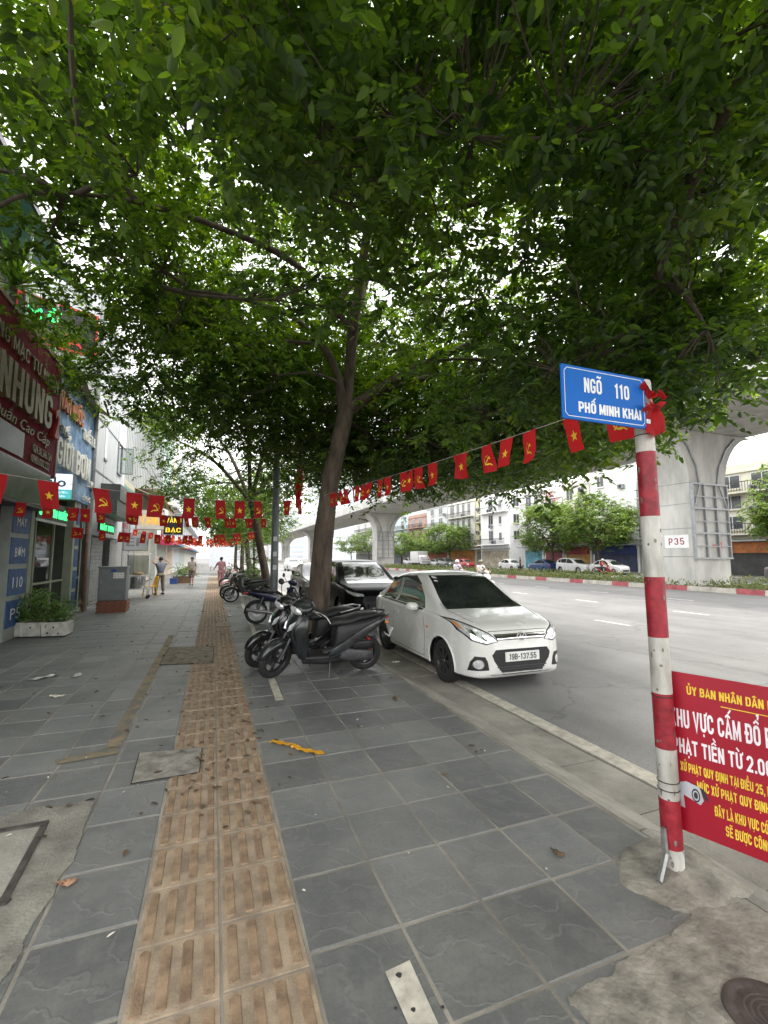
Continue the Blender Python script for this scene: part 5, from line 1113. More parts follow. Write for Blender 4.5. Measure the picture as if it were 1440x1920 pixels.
mt('2', 2.2, 1.16, .3, .66, M('red_letter', (.36, .03, .03), .5), ext=.12, bold=.03); mt('Quần Cao Cấp', 1.9, .70, 2.8, .34, GOLD, ext=.03, shear=.3)
mt('024.36.246.124', 2.1, .38, 1.1, .16, GOLD); mt('0983.030.222', 2.0, .16, 1.05, .16, GOLD)
MB().box(.001, .02, -.9, .55, .06, .55).build('screen', DK, ms)
dbx = empty('black_light_box', (XF+.28, 10.6, 2.62), 0, 'black light box hanging under the maroon sign', 'light box')
MB().box(-.5, 0, -3.0, 1.28, 0, .80).build('case', DK, dbx, bevel=.02); MB().box(.001, .012, -2.9, 1.2, .06, .74).build('face', M('dark_face', (.02, .02, .024), .2), dbx)

# blue sign
bs_ = empty('blue_sign', (XF+.08, 14.5, 3.2), 0, 'faded blue sheet sign with white letters above the glass shopfront', 'shop sign')
for k in range(7): MB().box(-.06, .004*(k % 2), -2.05+k*.595, -2.05+k*.595+.592, .0 if k > 1 else .35, 2.95).build('sheet_panel', SBLUE, bs_)
bt2 = lambda s_, y, z, w_, h_, m_, al='LEFT', ext=.07, **k_: text(s_, m_, bs_, frame((.006, y, z), (0, 1, 0), (0, 0, 1)), w_, h_, align=al, ext=ext, **k_)
block('GIỚI BƠM', SWH, bs_, frame((.006, -.40, .98), (0, 1, 0), (0, 0, 1)), 3.1, .66, ext=.09); bt2('.vn', 1.28, .62, .55, .22, SWH); bt2('THẾ', -1.6, 1.62, .62, .30, SWH); block('VAN NƯỚC', SOR, bs_, frame((.006, -.85, 2.25), (0, 1, 0), (0, 0, 1)), 2.1, .42, ext=.08); block('THIẾT BỊ', SWH, bs_, frame((.006, 1.1, 1.95), (0, 1, 0), (0, 0, 1)), 1.5, .28, ext=.05); bt2('số lẻ dân', .75, .18, 1.1, .22, SWH, ext=.02)
rs = empty('roof_sheet', (XF, 14.5, 6.2), 0, 'bent old metal roof sheet above the faded blue sign', 'roof sheet')
b = MB(); v, f = cloth(1, 1, 14, 5, lambda u, t: (.38-1.5*t+.05*math.sin(u*9), -2.1+4.3*u, .02+.55*t+.10*math.sin(u*5+1)*(1-t))); b.add(v, f); o = b.build('sheet', TINR, rs, 30); o.modifiers.new('s', 'SOLIDIFY').thickness = .02
upw = empty('rear_block', (XF-1.2, 14.5, 0), 0, 'brownish upper wall set back above the shops', 'building'); MB().box(-6, 0, -2.3, 2.2, 6.05, 9.0).build('wall', M('brown_wall', (.22, .19, .17), .85, var=.35, scale=.8), upw)
# projecting light box facing along the street
wl = empty('pump_light_box', (-3.62, 12.9, 3.02), 0, 'white and turquoise light box sticking out over the shopfront', 'shop sign')
WLW = M('lightbox_white', (.72, .80, .92), .4, emit=.55, var=.03); WLT = M('lightbox_turquoise', (.10, .52, .56), .4, emit=.35)
MB().box(-.5, .36, 0, .22, 0, .62).build('case', WALLW, wl); MB().box(-.49, .35, -.012, -.001, .235, .61).build('upper_face', WLW, wl); MB().box(-.49, .35, -.012, -.001, .01, .23).build('lower_face', WLT, wl)
text('wilo', M('teal_letters', (.02, .25, .30), .5), wl, frame((-.08, -.0125, .41), (1, 0, 0), (0, 0, 1)), .62, .24, bold=.02); text('MÁY BƠM NƯỚC', WLW, wl, frame((-.07, -.0125, .165), (1, 0, 0), (0, 0, 1)), .7, .06); text('chuyên nghiệp', WLW, wl, frame((-.07, -.0125, .07), (1, 0, 0), (0, 0, 1)), .6, .06)
# green running-text boards
GRE = M('green_leds', (.03, .75, .16), .5, emit=1.6); LEDB = M('led_board', (.012, .03, .018), .5)
def led(y0, y1, z, s_, x, label):
    e = empty('led_board', (x, (y0+y1)/2, z), 0, label, 'led sign'); L_ = (y1-y0)/2
    MB().box(-.06, 0, -L_, L_, 0, .34).build('case', LEDB, e); block(s_, GRE, e, frame((.001, 0, .17), (0, 1, 0), (0, 0, 1)), L_*1.8, .19)
    o = MB()
    for k in range(int(L_*2/.14)): o.box(-.03, -.01, -L_+k*.14, -L_+k*.14+.09, -.07, -.004)
    o.build('lace_trim', M('led_white', (.75, .78, .75), .5), e)['kind'] = 'stuff'
led(12.0, 14.3, 2.50, 'GIỚI BƠM NƯỚC', XF+.05, 'green glowing text board over the glass shopfront'); led(16.9, 19.2, 2.45, 'MÁY BƠM', XF+.25, 'green glowing text board just past the drainpipe')
# drainpipe and telegraph conduit
dp = empty('drainpipe', (XF+.1, 16.25, 0), 0, 'tall grey drainpipe running up between blue sign and white building', 'pipe')
b = MB(); b.tube([(0, 0, 0), (0, 0, 4), (0, .02, 10)], .075, 10); b.build('pipe', METG, dp, 60); b = MB(); b.tube([(.02, -.22, 0), (.0, -.2, 2.6), (-.05, -.15, 3.2)], .05, 8); b.build('rusty_pipe', M('rusty_pipe', (.16, .08, .05), .7, var=.4, scale=6), dp, 60)
for z in (1.2, 3.4, 5.6, 7.8): MB().lathe([(.08, z), (.088, z+.005), (.088, z+.05), (.08, z+.055)], 12).build('collar', METG, dp)

# --- white building with open casement
wb = shop('white_building', 'white three storey building with an open casement window', 16.75, 22.0, 10.5, WALLW, XF+.02, 7, (0, 1, 2.35), 'building')
for z in (4.45, 6.2, 8.3): MB().box(0, .02, -2.62, 2.62, z, z+.05).build('floor_band', METG, wb)
for y in (-1.3, 0.9): MB().box(.0005, .006, y-.005, y+.005, 2.4, 10).build('panel_joint', METG, wb)
wn = empty('window'); wn.parent = wb; wn.location = (0, 1.3, 5.0)
MB().box(.001, .012, -.35, .35, 0, 1.15).build('pane', M('dark_pane', (.05, .055, .06), .1), wn); 
for a in ((-.40, -.35, -.05, 1.2), (.35, .40, -.05, 1.2)): MB().box(0, .05, a[0], a[1], a[2], a[3]).build('frame', METG, wn)
MB().box(0, .055, -.40, .40, 1.15, 1.2).build('frame', METG, wn); MB().box(0, .06, -.42, .42, -.07, 0).build('sill', METG, wn)
cs_ = MB().box(0, .45, .36, .385, .02, .06).box(0, .45, .36, .385, 1.08, 1.12).box(0, .035, .361, .384, .06, 1.08).box(.415, .45, .361, .384, .06, 1.08); cs_.build('open_casement', METG, wn); MB().box(.03, .42, .369, .375, .05, 1.09).build('pane', glass_mat('clear_glass', (.3, .32, .33), .03, .8), wn)
MB().box(.001, .01, -1.35, -1.0, 5.1, 6.2).build('narrow_window', M('dark_pane', (.05, .055, .06), .1), wb); MB().box(.0, .04, -1.4, -.95, 5.02, 5.09).build('window_sill', METG, wb)
sh = MB()
for k in range(18): MB().box(-.12, -.08, -1.95, -.3, .05+k*.125, .05+k*.125+.115).build('shutter_slat', M('shutter_grey', (.22, .225, .22), .5, metal=.2, var=.3, scale=6), wb)
for k in range(18): MB().box(-.12, -.08, .9, 2.4, .05+k*.125, .05+k*.125+.115).build('shutter_slat', M('shutter_grey', (.22, .225, .22), .5, metal=.2, var=.3, scale=6), wb)
db2 = empty('dark_shop_sign', (XF+.62, 19.3, 3.05), 0, 'dark box sign with pale lettering under the white wall', 'shop sign')
MB().box(-.6, 0, -1.5, 1.6, .55, 1.1).build('upper_box', M('dark_sign_face', (.09, .095, .10), .5), db2); MB().box(-.6, -.04, -1.7, 1.6, 0, .548).build('lower_box', M('dark_sign_face', (.09, .095, .10), .5), db2); text('GIA DỤNG', SWH, db2, frame((.001, .2, .92), (0, 1, 0), (0, 0, 1)), 1.9, .14); text('HẢI HÀ', SWH, db2, frame((.001, .3, .70), (0, 1, 0), (0, 0, 1)), 1.0, .12)

# --- corrugated block and shops beyond
cb = empty('corrugated_building', (XF, 30, 0), 0, 'pale corrugated metal upper storey jutting out beyond the white building', 'building')
b = MB(); n = 64
for k in range(n):
    x0, x1 = -5+k*5.7/n, -5+(k+1)*5.7/n; yy = .0; b.add([(x0, -.03, 5.7), ((x0+x1)/2, .02, 5.7), (x1, -.03, 5.7), (x0, -.03, 10.2), ((x0+x1)/2, .02, 10.2), (x1, -.03, 10.2)], [(0, 1, 4, 3), (1, 2, 5, 4)])
b.build('corrugated_sheet', M('corrugated', (.40, .42, .42), .55, metal=.1, var=.2, scale=.8, stretch=(1, 1, .2)), cb, fix=False); MB().box(-5, .7, .05, 7, 5.7, 10.2).build('block', M('pale_green_wall', (.42, .52, .48), .7), cb)
MB().box(-5, .72, -.1, 7.1, 10.2, 10.4).build('roof_edge', TINR, cb); MB().box(-5, -.6, .1, 7, 0, 5.69).build('lower_wall', M('lower_wall', (.40, .37, .30), .8, var=.25, scale=.8), cb)
b = MB(); v, f = cloth(1, 1, 12, 3, lambda u, t: (-.7+1.7*t, -1+8*u, 5.6-.75*t+.03*math.sin(u*40))); b.add(v, f); b.build('tile_awning', M('tan_awning', (.42, .30, .22), .8, var=.2), cb, 30).modifiers.new('s', 'SOLIDIFY').thickness = .04
gw = empty('green_shuttered_shop', (XF-.6, 25.4, 0), 0, 'set back shop with green fascia and tan shutters beyond the white building', 'shop')
MB().box(-5, 0, -3.3, 4.4, 0, 5.6).build('wall', M('tan_wall', (.36, .33, .25), .8, var=.2), gw); MB().box(0, .12, -3.2, 4.3, 4.55, 5.2).build('fascia', M('green_fascia', (.10, .20, .16), .6), gw)
for k in range(4): MB().box(.003, .05, -3.0+k*1.8, -1.4+k*1.8, .1, 2.5).build('shutter', M('shutter_grey', (.22, .225, .22), .5), gw); MB().box(.003, .05, -3.0+k*1.8, -1.4+k*1.8, 2.9, 4.4).build('window', M('dark_pane', (.05, .055, .06), .1), gw)
def flat_sign(name, x, y, z, w_, h_, face, s_, lm, label, rz=0, back=None, lines=None):
    e = empty(name, (x, y, z), rz, label, 'shop sign'); MB().box(-w_/2, w_/2, 0, .10, 0, h_).build('case', back or METG, e); MB().box(-w_/2+.03, w_/2-.03, -.012, -.001, .03, h_-.03).build('face', face, e)
    ls = lines or [s_]; n = len(ls)
    for i, t_ in enumerate(ls): block(t_, lm, e, frame((0, -.0125, h_*(n-i-.5)/n), (1, 0, 0), (0, 0, 1)), w_*.75, h_/n*.48)
    return e
YLL = M('yellow_letters', (.8, .55, .03), .5, emit=.25)
flat_sign('gold_shop_sign', -2.35, 30.8, 3.0, 1.15, 1.2, DK, '', YLL, 'black sign with yellow letters VÀNG BẠC jutting out', 0, WALLW, ['VÀNG', 'BẠC']); flat_sign('tilted_yellow_sign', -3.0, 25.5, 3.0, 1.25, 1.0, M('pale_sign_face', (.5, .46, .4), .6), 'VÀNG', M('amber_letters', (.75, .36, .02), .5, emit=.2), 'tilted sign with amber letters over the food cart', R(8))
flat_sign('white_drawing_sign', -3.1, 21.9, 1.9, .95, .75, WALLW, 'ÉP', METG, 'white sign board with a line drawing behind the meter cabinet')
flat_sign('pink_sign', -2.9, 33.5, 2.4, .8, 1.5, M('pink_face', (.55, .05, .12), .5), 'SPA', WHT, 'crimson upright sign behind the black gold shop sign')
e = empty('white_board', (.75, 60, 0), 0, 'large white board standing at the far end of the pavement', 'board'); MB().box(-1.15, 1.15, 0, .12, .5, 3.4).build('panel', M('white_board', (.62, .66, .72), .5), e); MB().box(-1.0, -.9, .13, .2, 0, 3.3).build('post', METG, e); MB().box(.9, 1.0, .13, .2, 0, 3.3).build('post', METG, e)
rows = [(38, 46, 9.5, (.45, .47, .44)), (46.2, 53, 12, (.52, .42, .33)), (53.2, 62, 10, (.50, .52, .55)), (62.2, 75, 14, (.40, .44, .42)), (75.2, 95, 12, (.55, .53, .48)), (95.2, 130, 16, (.46, .47, .5))]
ords = ('next to', 'second past', 'third past', 'fourth past', 'fifth past', 'last past')
names = ['grey', 'tan', 'pale blue', 'sage', 'cream', 'farthest grey']
for i, (a, c, h_, col_) in enumerate(rows):
    e = empty('terraced_house', (XF-.3, (a+c)/2, 0), 0, f'{names[i]} terraced house along the left pavement, {ords[i]} the corrugated block', 'house'); L_ = (c-a)/2
    MB().box(-8, 0, -L_, L_, 0, h_).build('wall', M('terrace_%d' % i, col_, .8, var=.15), e)
    for z in range(1, int(h_/3.2)):
        for k in range(3): MB().box(0, .04, -L_+L_*2*(k+.25)/3, -L_+L_*2*(k+.75)/3, z*3.2+.8, z*3.2+2.3).build('window', M('dark_pane', (.05, .055, .06), .1), e)
        MB().box(0, .7, -L_+.1, L_-.1, z*3.2-.1, z*3.2+.05).build('balcony', WALLW, e)
    MB().box(0, 1.1, -L_+.1, L_-.1, 2.7, 2.85).build('awning', M('awning_%d' % (i % 3), ((.35, .05, .06), (.06, .16, .30), (.42, .34, .22))[i % 3], .7), e)

# --- meter cabinet on a brick plinth
cab = empty('meter_cabinet', (-2.77, 15.85, 0), R(2), 'grey electrical cabinet on a red brick plinth by the shops', 'cabinet')
CABG = M('cabinet_grey', (.155, .175, .18), .45, var=.12, scale=3); BRK = M('brick_red', (.22, .085, .055), .85, var=.35, scale=14, bump=.5)
MB().box(-.37, .37, -.35, .35, 0, .33).build('plinth_core', M('brick_mortar', (.22, .19, .16), .9), cab)
bm_ = MB().box(-.095, .095, -.05, .05, 0, .052, taper=.003).mesh('brick'); bm_.materials.append(BRK)
for r_ in range(6):
    z = r_*.057
    for k in range(4):
        ox = (-.285+k*.2)+(.03 if r_ % 2 else -.03)
        for sy in (-1, 1):
            o = link('brick', bm_, None, cab, (ox*.93, sy*.325, z)); o.scale = (.93, 1, 1)
        o = link('brick', bm_, None, cab, (.345, ox*.9, z)); o.rotation_euler = (0, 0, R(90)); o.scale = (.88, 1, 1)
MB().box(-.36, .36, -.34, .34, .345, 1.30).build('housing', CABG, cab, bevel=.012); MB().box(-.38, .38, -.36, .36, 1.30, 1.345).build('cap', CABG, cab, bevel=.015)
MB().box(-.335, .335, -.352, -.338, .64, 1.27).build('door_panel', CABG, cab, bevel=.006); MB().box(-.335, .335, -.350, -.338, .37, .625).build('lower_panel', CABG, cab, bevel=.006)
MB().box(.02, .30, -.356, -.351, 1.0, 1.17).build('warning_label', WHT, cab); text('ϟ', M('warn_red', (.5, .03, .03), .5), cab, frame((.06, -.3565, 1.085), (1, 0, 0), (0, 0, 1)), .04, .11, 'warning_bolt', .001); text('NGUY HIỂM', PLK, cab, frame((.19, -.3565, 1.12), (1, 0, 0), (0, 0, 1)), .17, .03, ext=.001); text('CẤM LẠI GẦN', PLK, cab, frame((.19, -.3565, 1.06), (1, 0, 0), (0, 0, 1)), .16, .025, ext=.001)
MB().prism([(.085*math.cos(a), .045*math.sin(a)) for a in np.linspace(0, 2*math.pi, 16, endpoint=False)], .003, frame((.02, -.352, 1.225), (1, 0, 0), (0, 0, 1))).build('blue_badge', M('badge_blue', (.02, .06, .28), .5), cab); MB().box(-.29, -.27, -.372, -.352, .85, .97).build('handle', METG, cab)

# --- three foam planter boxes with plants
FOAM = M('dirty_foam', (.55, .54, .48), .9, var=.3, scale=7, bump=.3, col2=(.62, .61, .57)); LEAFP = leaf_mat('planter_leaf', (.03, .07, .015), (.10, .20, .04), .3)
pbx = [(-3.78, 11.62, .36, 'stained left foam box'), (-3.40, 11.55, .36, 'middle foam box with ragged rim'), (-2.98, 11.45, .42, 'right white foam box with three black holes')]
for i, (x, y, w_, nm) in enumerate(pbx):
    e = empty('foam_planter', (x, y, 0), R(-3), nm+' planted with shrubs by the shopfront', 'planter', 'foam planters'); d = .24
    b = MB(); b.box(-w_/2, w_/2, -d, d, .02, .30, taper=-.015); b.build('box', FOAM, e, bevel=.015); MB().box(-w_/2+.03, w_/2-.03, -d+.03, d-.03, .29, .305).build('soil', EARTH, e)
    for hx, hz in ((0, .20), (-.1, .09), (.09, .07))[:3 if i == 2 else 1]: MB().prism([(.018*math.cos(a), .018*math.sin(a)) for a in np.linspace(0, 2*math.pi, 10, endpoint=False)], .004, frame((hx, -d-.012, hz), (1, 0, 0), (0, 0, 1))).build('drain_hole', WELL, e)
    rg = np.random.default_rng(40+i); n = (60, 95, 80)[i]; hh = (.28, .62, .42)[i]
    C = np.array([x, y, .32])+rg.normal(0, 1, (n, 3))*[.16, .14, .0]+np.c_[np.zeros(n), np.zeros(n), rg.uniform(.02, hh, n)]
    st = [((x+dx, y+dy, .28), (x+dx*2, y+dy*2, .28+hh)) for dx, dy in ((0, 0), (.08, .04), (-.07, -.03))]
    tree('planter_shrub', (x, y, .3), [([a, ((a[0]+c[0])/2+.02, (a[1]+c[1])/2, (a[2]+c[2])/2), c], [.008, .006, .003]) for a, c in st], C, ('low shrub in the stained foam box', 'tall bushy shrub in the middle foam box', 'spreading shrub in the white foam box')[i], 'planter shrubs', 3, 6, .055, 10, LEAFP, 50+i, .004, .05, .12, BARK2, 'shrub')
# --- balcony palm, awnings and planting above the maroon sign
rg = np.random.default_rng(77); pm = empty('balcony_palm', (-3.55, 9.6, 6.15), 0, 'spiky leaved palm on the balcony above the maroon sign', 'palm')
b = MB(); b.tube([(0, 0, -.1), (.02, 0, .35)], [.07, .05], 8); b.build('trunk', BARK, pm)
b = MB()
for k in range(70):
    a = rg.uniform(0, 2*math.pi); el = rg.uniform(-.2, 1.3); L_ = rg.uniform(.8, 1.25); d = Vector((math.cos(a)*math.cos(el), math.sin(a)*math.cos(el), math.sin(el))); s_ = d.cross(Vector((0, 0, 1))).normalized()*.028
    p0 = Vector((.02, 0, .35)); p1 = p0+d*L_*.5; p2 = p0+d*L_-Vector((0, 0, .22*L_)); b.add([p0-s_*.5, p0+s_*.5, p1+s_, p1-s_, p2], [(0, 1, 2, 3), (3, 2, 4)])
o = b.build('fronds', LEAFP, pm); o['kind'] = 'stuff'
upr = empty('upper_storey', (XF-1.6, 9.0, 6.0), 0, 'dark upper storey with turquoise awning behind the palm', 'building')
MB().box(-5, 0, -5, 4.5, 0, 4).build('wall', M('dark_wall', (.10, .095, .09), .8), upr); b = MB(); v, f = cloth(1, 1, 30, 3, lambda u, t: (-.3+2.0*t, -4.5+9*u, 3.6-.9*t+.03*(int(u*30) % 2))); b.add(v, f); b.build('awning', M('turquoise_sheet', (.16, .42, .42), .6, var=.15), upr).modifiers.new('s', 'SOLIDIFY').thickness = .02
MB().box(1.66, 1.72, -4.5, 4.5, 2.60, 2.74).build('awning_edge', DK, upr)
for k in range(5): MB().box(1.5, 1.54, -3.5+k*1.8, -3.46+k*1.8, 0, 2.66).build('post', WALLW, upr)
lsn = empty('lit_board', (XF-.1, 12.9, 6.75), R(25), 'red framed board with green and red lights above the blue sign', 'led sign'); MB().box(-.85, .85, -.03, .03, 0, 1.15).build('board', DK, lsn)
for a in ((-.85, .85, 1.10, 1.15), (-.85, .85, 0, .05), (-.85, -.8, .051, 1.099), (.8, .85, .051, 1.099)): MB().box(a[0], a[1], -.05, -.031, a[2], a[3]).build('light_edge', M('red_light', (.5, .03, .025), .5, emit=.25), lsn)
text('MỞ', GRE, lsn, frame((-.3, -.04, .78), (1, 0, 0), (0, 0, 1)), .7, .4); text('CỬA', M('red_light', (.8, .04, .03), .5), lsn, frame((.0, -.04, .3), (1, 0, 0), (0, 0, 1)), 1.1, .35)
C = np.array([[-3.5, 11.8, 6.5]])+rg.normal(0, 1, (90, 3))*[.3, .9, .35]; tree('balcony_shrub', (-3.6, 11.8, 6.15), [([(-3.6, 11.8, 6.1), (-3.55, 11.8, 6.4), (-3.5, 11.9, 6.8)], [.03, .02, .01])], C, 'leafy shrub on the ledge above the blue sign', None, 4, 7, .08, 12, LEAFP, 61, .006, .15, .2, None, 'shrub')
# ================================================================ median, viaduct, far side
median = MB().box(23.62, 28.4, -60, 420, -.29, .06).build('median', EARTH); median['kind'] = 'structure'
KW = M('kerb_white', (.46, .43, .38), .85, var=.25, scale=2, world=True); KR = M('kerb_red', (.36, .09, .10), .8, var=.25, scale=3, world=True)
mk = {}
for nm, mt_ in (('w', KW), ('r', KR)):
    me = MB().box(-.17, 0, -.597, .597, -.2, .12, taper=.012).mesh('kerb_block'); me.materials.append(mt_); mk[nm] = me
mkerb = MB().box(23.45, 23.61, -60, 420, -.29, .0).build('median_kerb', CONC); mkerb['kind'] = 'structure'
mkerb2 = MB().box(28.41, 28.6, -60, 420, -.29, .12).build('median_kerb', CONC); mkerb2['kind'] = 'structure'
for k in range(-6, 84): link('kerb_block', mk['r' if k % 3 == 0 else 'w'], None, mkerb, (23.61, 14.0+1.205*k, 0))
rg = np.random.default_rng(88); n = 17000
P = np.c_[rg.uniform(23.75, 28.2, n), rg.uniform(-2, 95, n)**1.0, np.zeros(n)]; keep_ = ~((P[:, 0] > 24.7) & (P[:, 0] < 28.3) & (P[:, 1] > 17) & (P[:, 1] < 20.6)); P = P[keep_]; n = len(P)
P[:, 2] = .06+rg.uniform(0, 1, n)**1.6*np.where(P[:, 0] < 25.3, .34, .5)
o = link('median_planting', leaves_mesh('median_planting', P, rg.normal(0, 1, (n, 3))+[0, 0, .8], rg.normal(0, 1, (n, 3)), rg.uniform(.09, .22, n), rg.uniform(.05, .10, n)), leaf_mat('hedge_leaf', (.045, .075, .02), (.13, .17, .05), .3)); tag(o, 'low green planting along the central reservation', 'planting', None, 'stuff')

VC = M('viaduct_concrete', (.47, .465, .44), .85, var=.22, scale=.9, bump=.15, world=True, stretch=(1, 1, .35)); STG = M('steel_grey', (.30, .31, .32), .5, metal=.5, var=.15)
XC, DZ = 26.5, 8.85
via = empty('viaduct', (XC, 0, 0), 0, 'pale concrete viaduct deck running high along the central reservation', 'viaduct')
sec = [(-4.8, DZ+.55), (-4.8, DZ+.30), (-2.9, DZ), (2.9, DZ), (4.8, DZ+.30), (4.8, DZ+.55), (4.7, DZ+1.5), (4.55, DZ+1.5), (4.5, DZ+.7), (-4.5, DZ+.7), (-4.55, DZ+1.5), (-4.7, DZ+1.5)]
ys_ = [-80]+[18.8-52*1+52*k/2+13 for k in range(0, 14)]+[420]
for a, c in zip(ys_, ys_[1:]):
    MB().loft([[(x, a+.02, z) for x, z in sec], [(x, c-.02, z) for x, z in sec]]).build('deck_segment', VC, via, fix=True)
def pier(y, label, detail):
    e = empty('viaduct_pier', (XC, y, -.1), 0, label, 'pier', 'viaduct piers'); hx, hy = 1.5, 1.2
    MB().box(-hx, hx, -hy, hy, 0, 5.95).build('shaft', VC, e, bevel=.05)
    rings = []
    for t in np.linspace(0, 1, 14):
        w_ = hx+2.6*(1-math.cos(t*math.pi/2))**.95; z = 5.953+(DZ-.03+.1-5.953)*math.sin(t*math.pi/2)**1.0
        rings.append([(-w_, -hy-.12*t, z), (w_, -hy-.12*t, z), (w_, hy+.12*t, z), (-w_, hy+.12*t, z)])
    MB().loft(rings).build('flared_head', VC, e, 35, fix=True)
    for s in (-1, 1): MB().tube([(s*.75, -hy-.03, 5.9), (s*.95, -hy-.06, 6.9), (s*1.6, -hy-.10, 8.0), (s*2.4, -hy-.13, 8.7)], .07, 6).build('drain_pipe', STG, e, 60)
    if detail:
        for z in (1.75, 3.35, 4.75): MB().box(-hx-.012, -hx-.002, -hy, hy, z, z+.03).build('strap', STG, e)
        MB().box(-hx-.05, -hx+.06, -hy-.16, -hy-.005, 1.6, 5.9).build('corner_angle', STG, e)
        MB().box(-hx-.012, -hx-.004, -.95, .50, 2.25, 3.0).build('number_board', WHT, e); block('P35', M('pier_red', (.30, .02, .06), .6), e, frame((-hx-.013, -.22, 2.63), (0, -1, 0), (0, 0, 1)), .95, .40, 'number_lettering', .003, .14, .2)
    for k in range(4): MB().box(-hx+.02+k*.96, -hx+.10+k*.96, -hy-.14, -hy-.02, 1.65, 5.88).build('frame_upright', STG, e)
    for k in range(7):
        z = 1.62+k*.7; MB().box(-hx, hx, -hy-(.17 if k % 2 == 0 else .155), -hy-(.145 if k % 2 == 0 else .141), z, z+(.10 if k % 2 == 0 else .05)).build('frame_rail', STG, e)
    for s in (-1, 1): MB().tube([(s*.15-.35*(s < 0)+.35*(s > 0)+s*.3, -hy-.1, 5.85), (s*1.35, -hy-.1, 4.55)], .045, 4).build('frame_brace', STG, e)
    if detail: MB().box(.05, .35, -hy-.006, -hy-.001, 2.3, 2.45).build('red_stain', M('red_smear', (.5, .12, .12), .8), e); MB().box(.65, .85, -hy-.006, -hy-.001, 2.25, 2.6).build('red_stain', M('red_smear', (.5, .12, .12), .8), e)
pier(18.8, 'concrete viaduct pier numbered P35 with a steel frame on its flank', True)
pier(71, 'second viaduct pier, seen left of the white saloon car', False); pier(126, 'third viaduct pier far along the road', False); pier(180, 'farthest viaduct pier down the road', False)

# --- far buildings
PANE = M('dark_pane', (.05, .055, .06), .1); WFR = M('window_frame_white', (.6, .6, .58), .6); IRON = M('iron_rail', (.06, .06, .06), .6)
def far_house(y0, y1, h, col, label, floors, wins, x=43.0, name='town_house', shop_col=(.3, .3, .28), balcony=True, side=False, roof=None, arch=False, shutter=False, sign=None):
    e = empty(name, (x, (y0+y1)/2, 0), 0, label, 'house', 'houses across the road'); L_ = (y1-y0)/2; D_ = 9
    wm = M('house_%02x%02x%02x' % tuple(int(c*255) for c in col), col, .85, var=.08, scale=.5, bump=.05)
    MB().box(0, D_, -L_+.02, L_-.02, 0, h).build('wall', wm, e)
    MB().box(-.18, D_, -L_, L_, h, h+.16).build('cornice', wm, e); MB().box(-.05, .12, -L_+.05, L_-.05, h+.16, h+.75).build('parapet', wm, e)
    fh = (h-3.6)/floors
    def window(px_, wy, z, ww, wh, sidewall=False):
        w_ = empty('window'); w_.parent = e
        if sidewall: w_.location = (px_, -L_+.02, z); w_.rotation_euler = (0, 0, R(90))
        else: w_.location = (0, wy, z)
        MB().box(-.05, -.004, -ww/2-.07, ww/2+.07, -.07, wh+.07).build('frame', WFR, w_); MB().box(-.065, -.052, -ww/2, ww/2, 0, wh).build('pane', PANE, w_)
        MB().box(-.075, -.066, -.03, .03, 0, wh).build('mullion', WFR, w_); MB().box(-.2, -.003, -ww/2-.12, ww/2+.12, -.17, -.075).build('sill', wm, w_)
        if arch: MB().prism([(ww/2*math.cos(a), ww/2*math.sin(a)) for a in np.linspace(0, math.pi, 10)], .06, frame((-.005, 0, wh+.08), (0, -1, 0), (0, 0, 1))).build('arch', PANE, w_, fix=True)
    for f_ in range(floors):
        z = 3.6+fh*f_+fh*.28
        for (fy_, ww, wh) in wins: window(0, -L_+2*L_*fy_, z, ww, min(wh, fh*.6))
        if side:
            for sx in (1.2, 3.4): window(sx, 0, z, .95, fh*.5, True)
        if balcony and f_ % 2 == 0:
            MB().box(-.9, 0, -L_+.25, L_-.25, 3.6+fh*f_-.08, 3.6+fh*f_+.06).build('balcony_slab', wm, e)
            b = MB()
            for k in range(int((L_*2-.5)/.22)): b.box(-.86, -.83, -L_+.28+k*.22, -L_+.31+k*.22, 3.6+fh*f_+.06, 3.6+fh*f_+.85)
            b.box(-.88, -.81, -L_+.25, L_-.25, 3.6+fh*f_+.85, 3.6+fh*f_+.92); b.build('balcony_rail', IRON, e)['kind'] = 'stuff'
    MB().box(-.06, -.003, -L_+.3, L_-.3, .05, 2.6).build('shutter' if shutter else 'shopfront', M('front_%02x%02x%02x' % tuple(int(c*255) for c in shop_col), shop_col, .6, var=.35, scale=1.5), e)
    MB().box(-1.4, 0, -L_+.1, L_-.1, 2.95, 3.08).build('awning', M('awning_far', (.25, .26, .28), .6), e)
    if sign: MB().box(-.3, -.1, -L_+.3, L_-.3, 2.0, 2.9).build('sign_band', M('band_%02x%02x%02x' % tuple(int(c*255) for c in sign), sign, .5, var=.3, scale=2), e)
    for f_ in range(floors):
        ay_ = random.uniform(-L_+.5, L_-.5); az_ = 3.6+fh*f_+fh*.05
        ac = MB().box(-.38, -.06, ay_-.38, ay_+.38, az_, az_+.5).build('air_conditioner', METG, e); MB().lathe([(.0, 0), (.2, 0), (.2, .01), (0, .012)], 14, frame((-.381, ay_, az_+.25), (0, -1, 0), (0, 0, 1))).build('fan_grille', BLKP, ac)
    if roof: MB().prism([(-L_, 0), (L_, 0), (L_, .4), (-L_, 1.6)], 2.5, frame((2.6, 0, h+.17), (0, -1, 0), (0, 0, 1))).build('red_roof', M('red_roof', (.40, .05, .05), .6), e, fix=True)
    return e
W1, W2 = (.76, .76, .74), (.70, .68, .62)
far_house(10, 22, 10.5, (.52, .50, .45), 'cream house nearest on the far side, right of pier P35', 3, [(.2, 1.4, 1.5), (.5, 1.4, 1.5), (.8, 1.4, 1.5)], sign=(.45, .13, .04), shop_col=(.06, .06, .06))
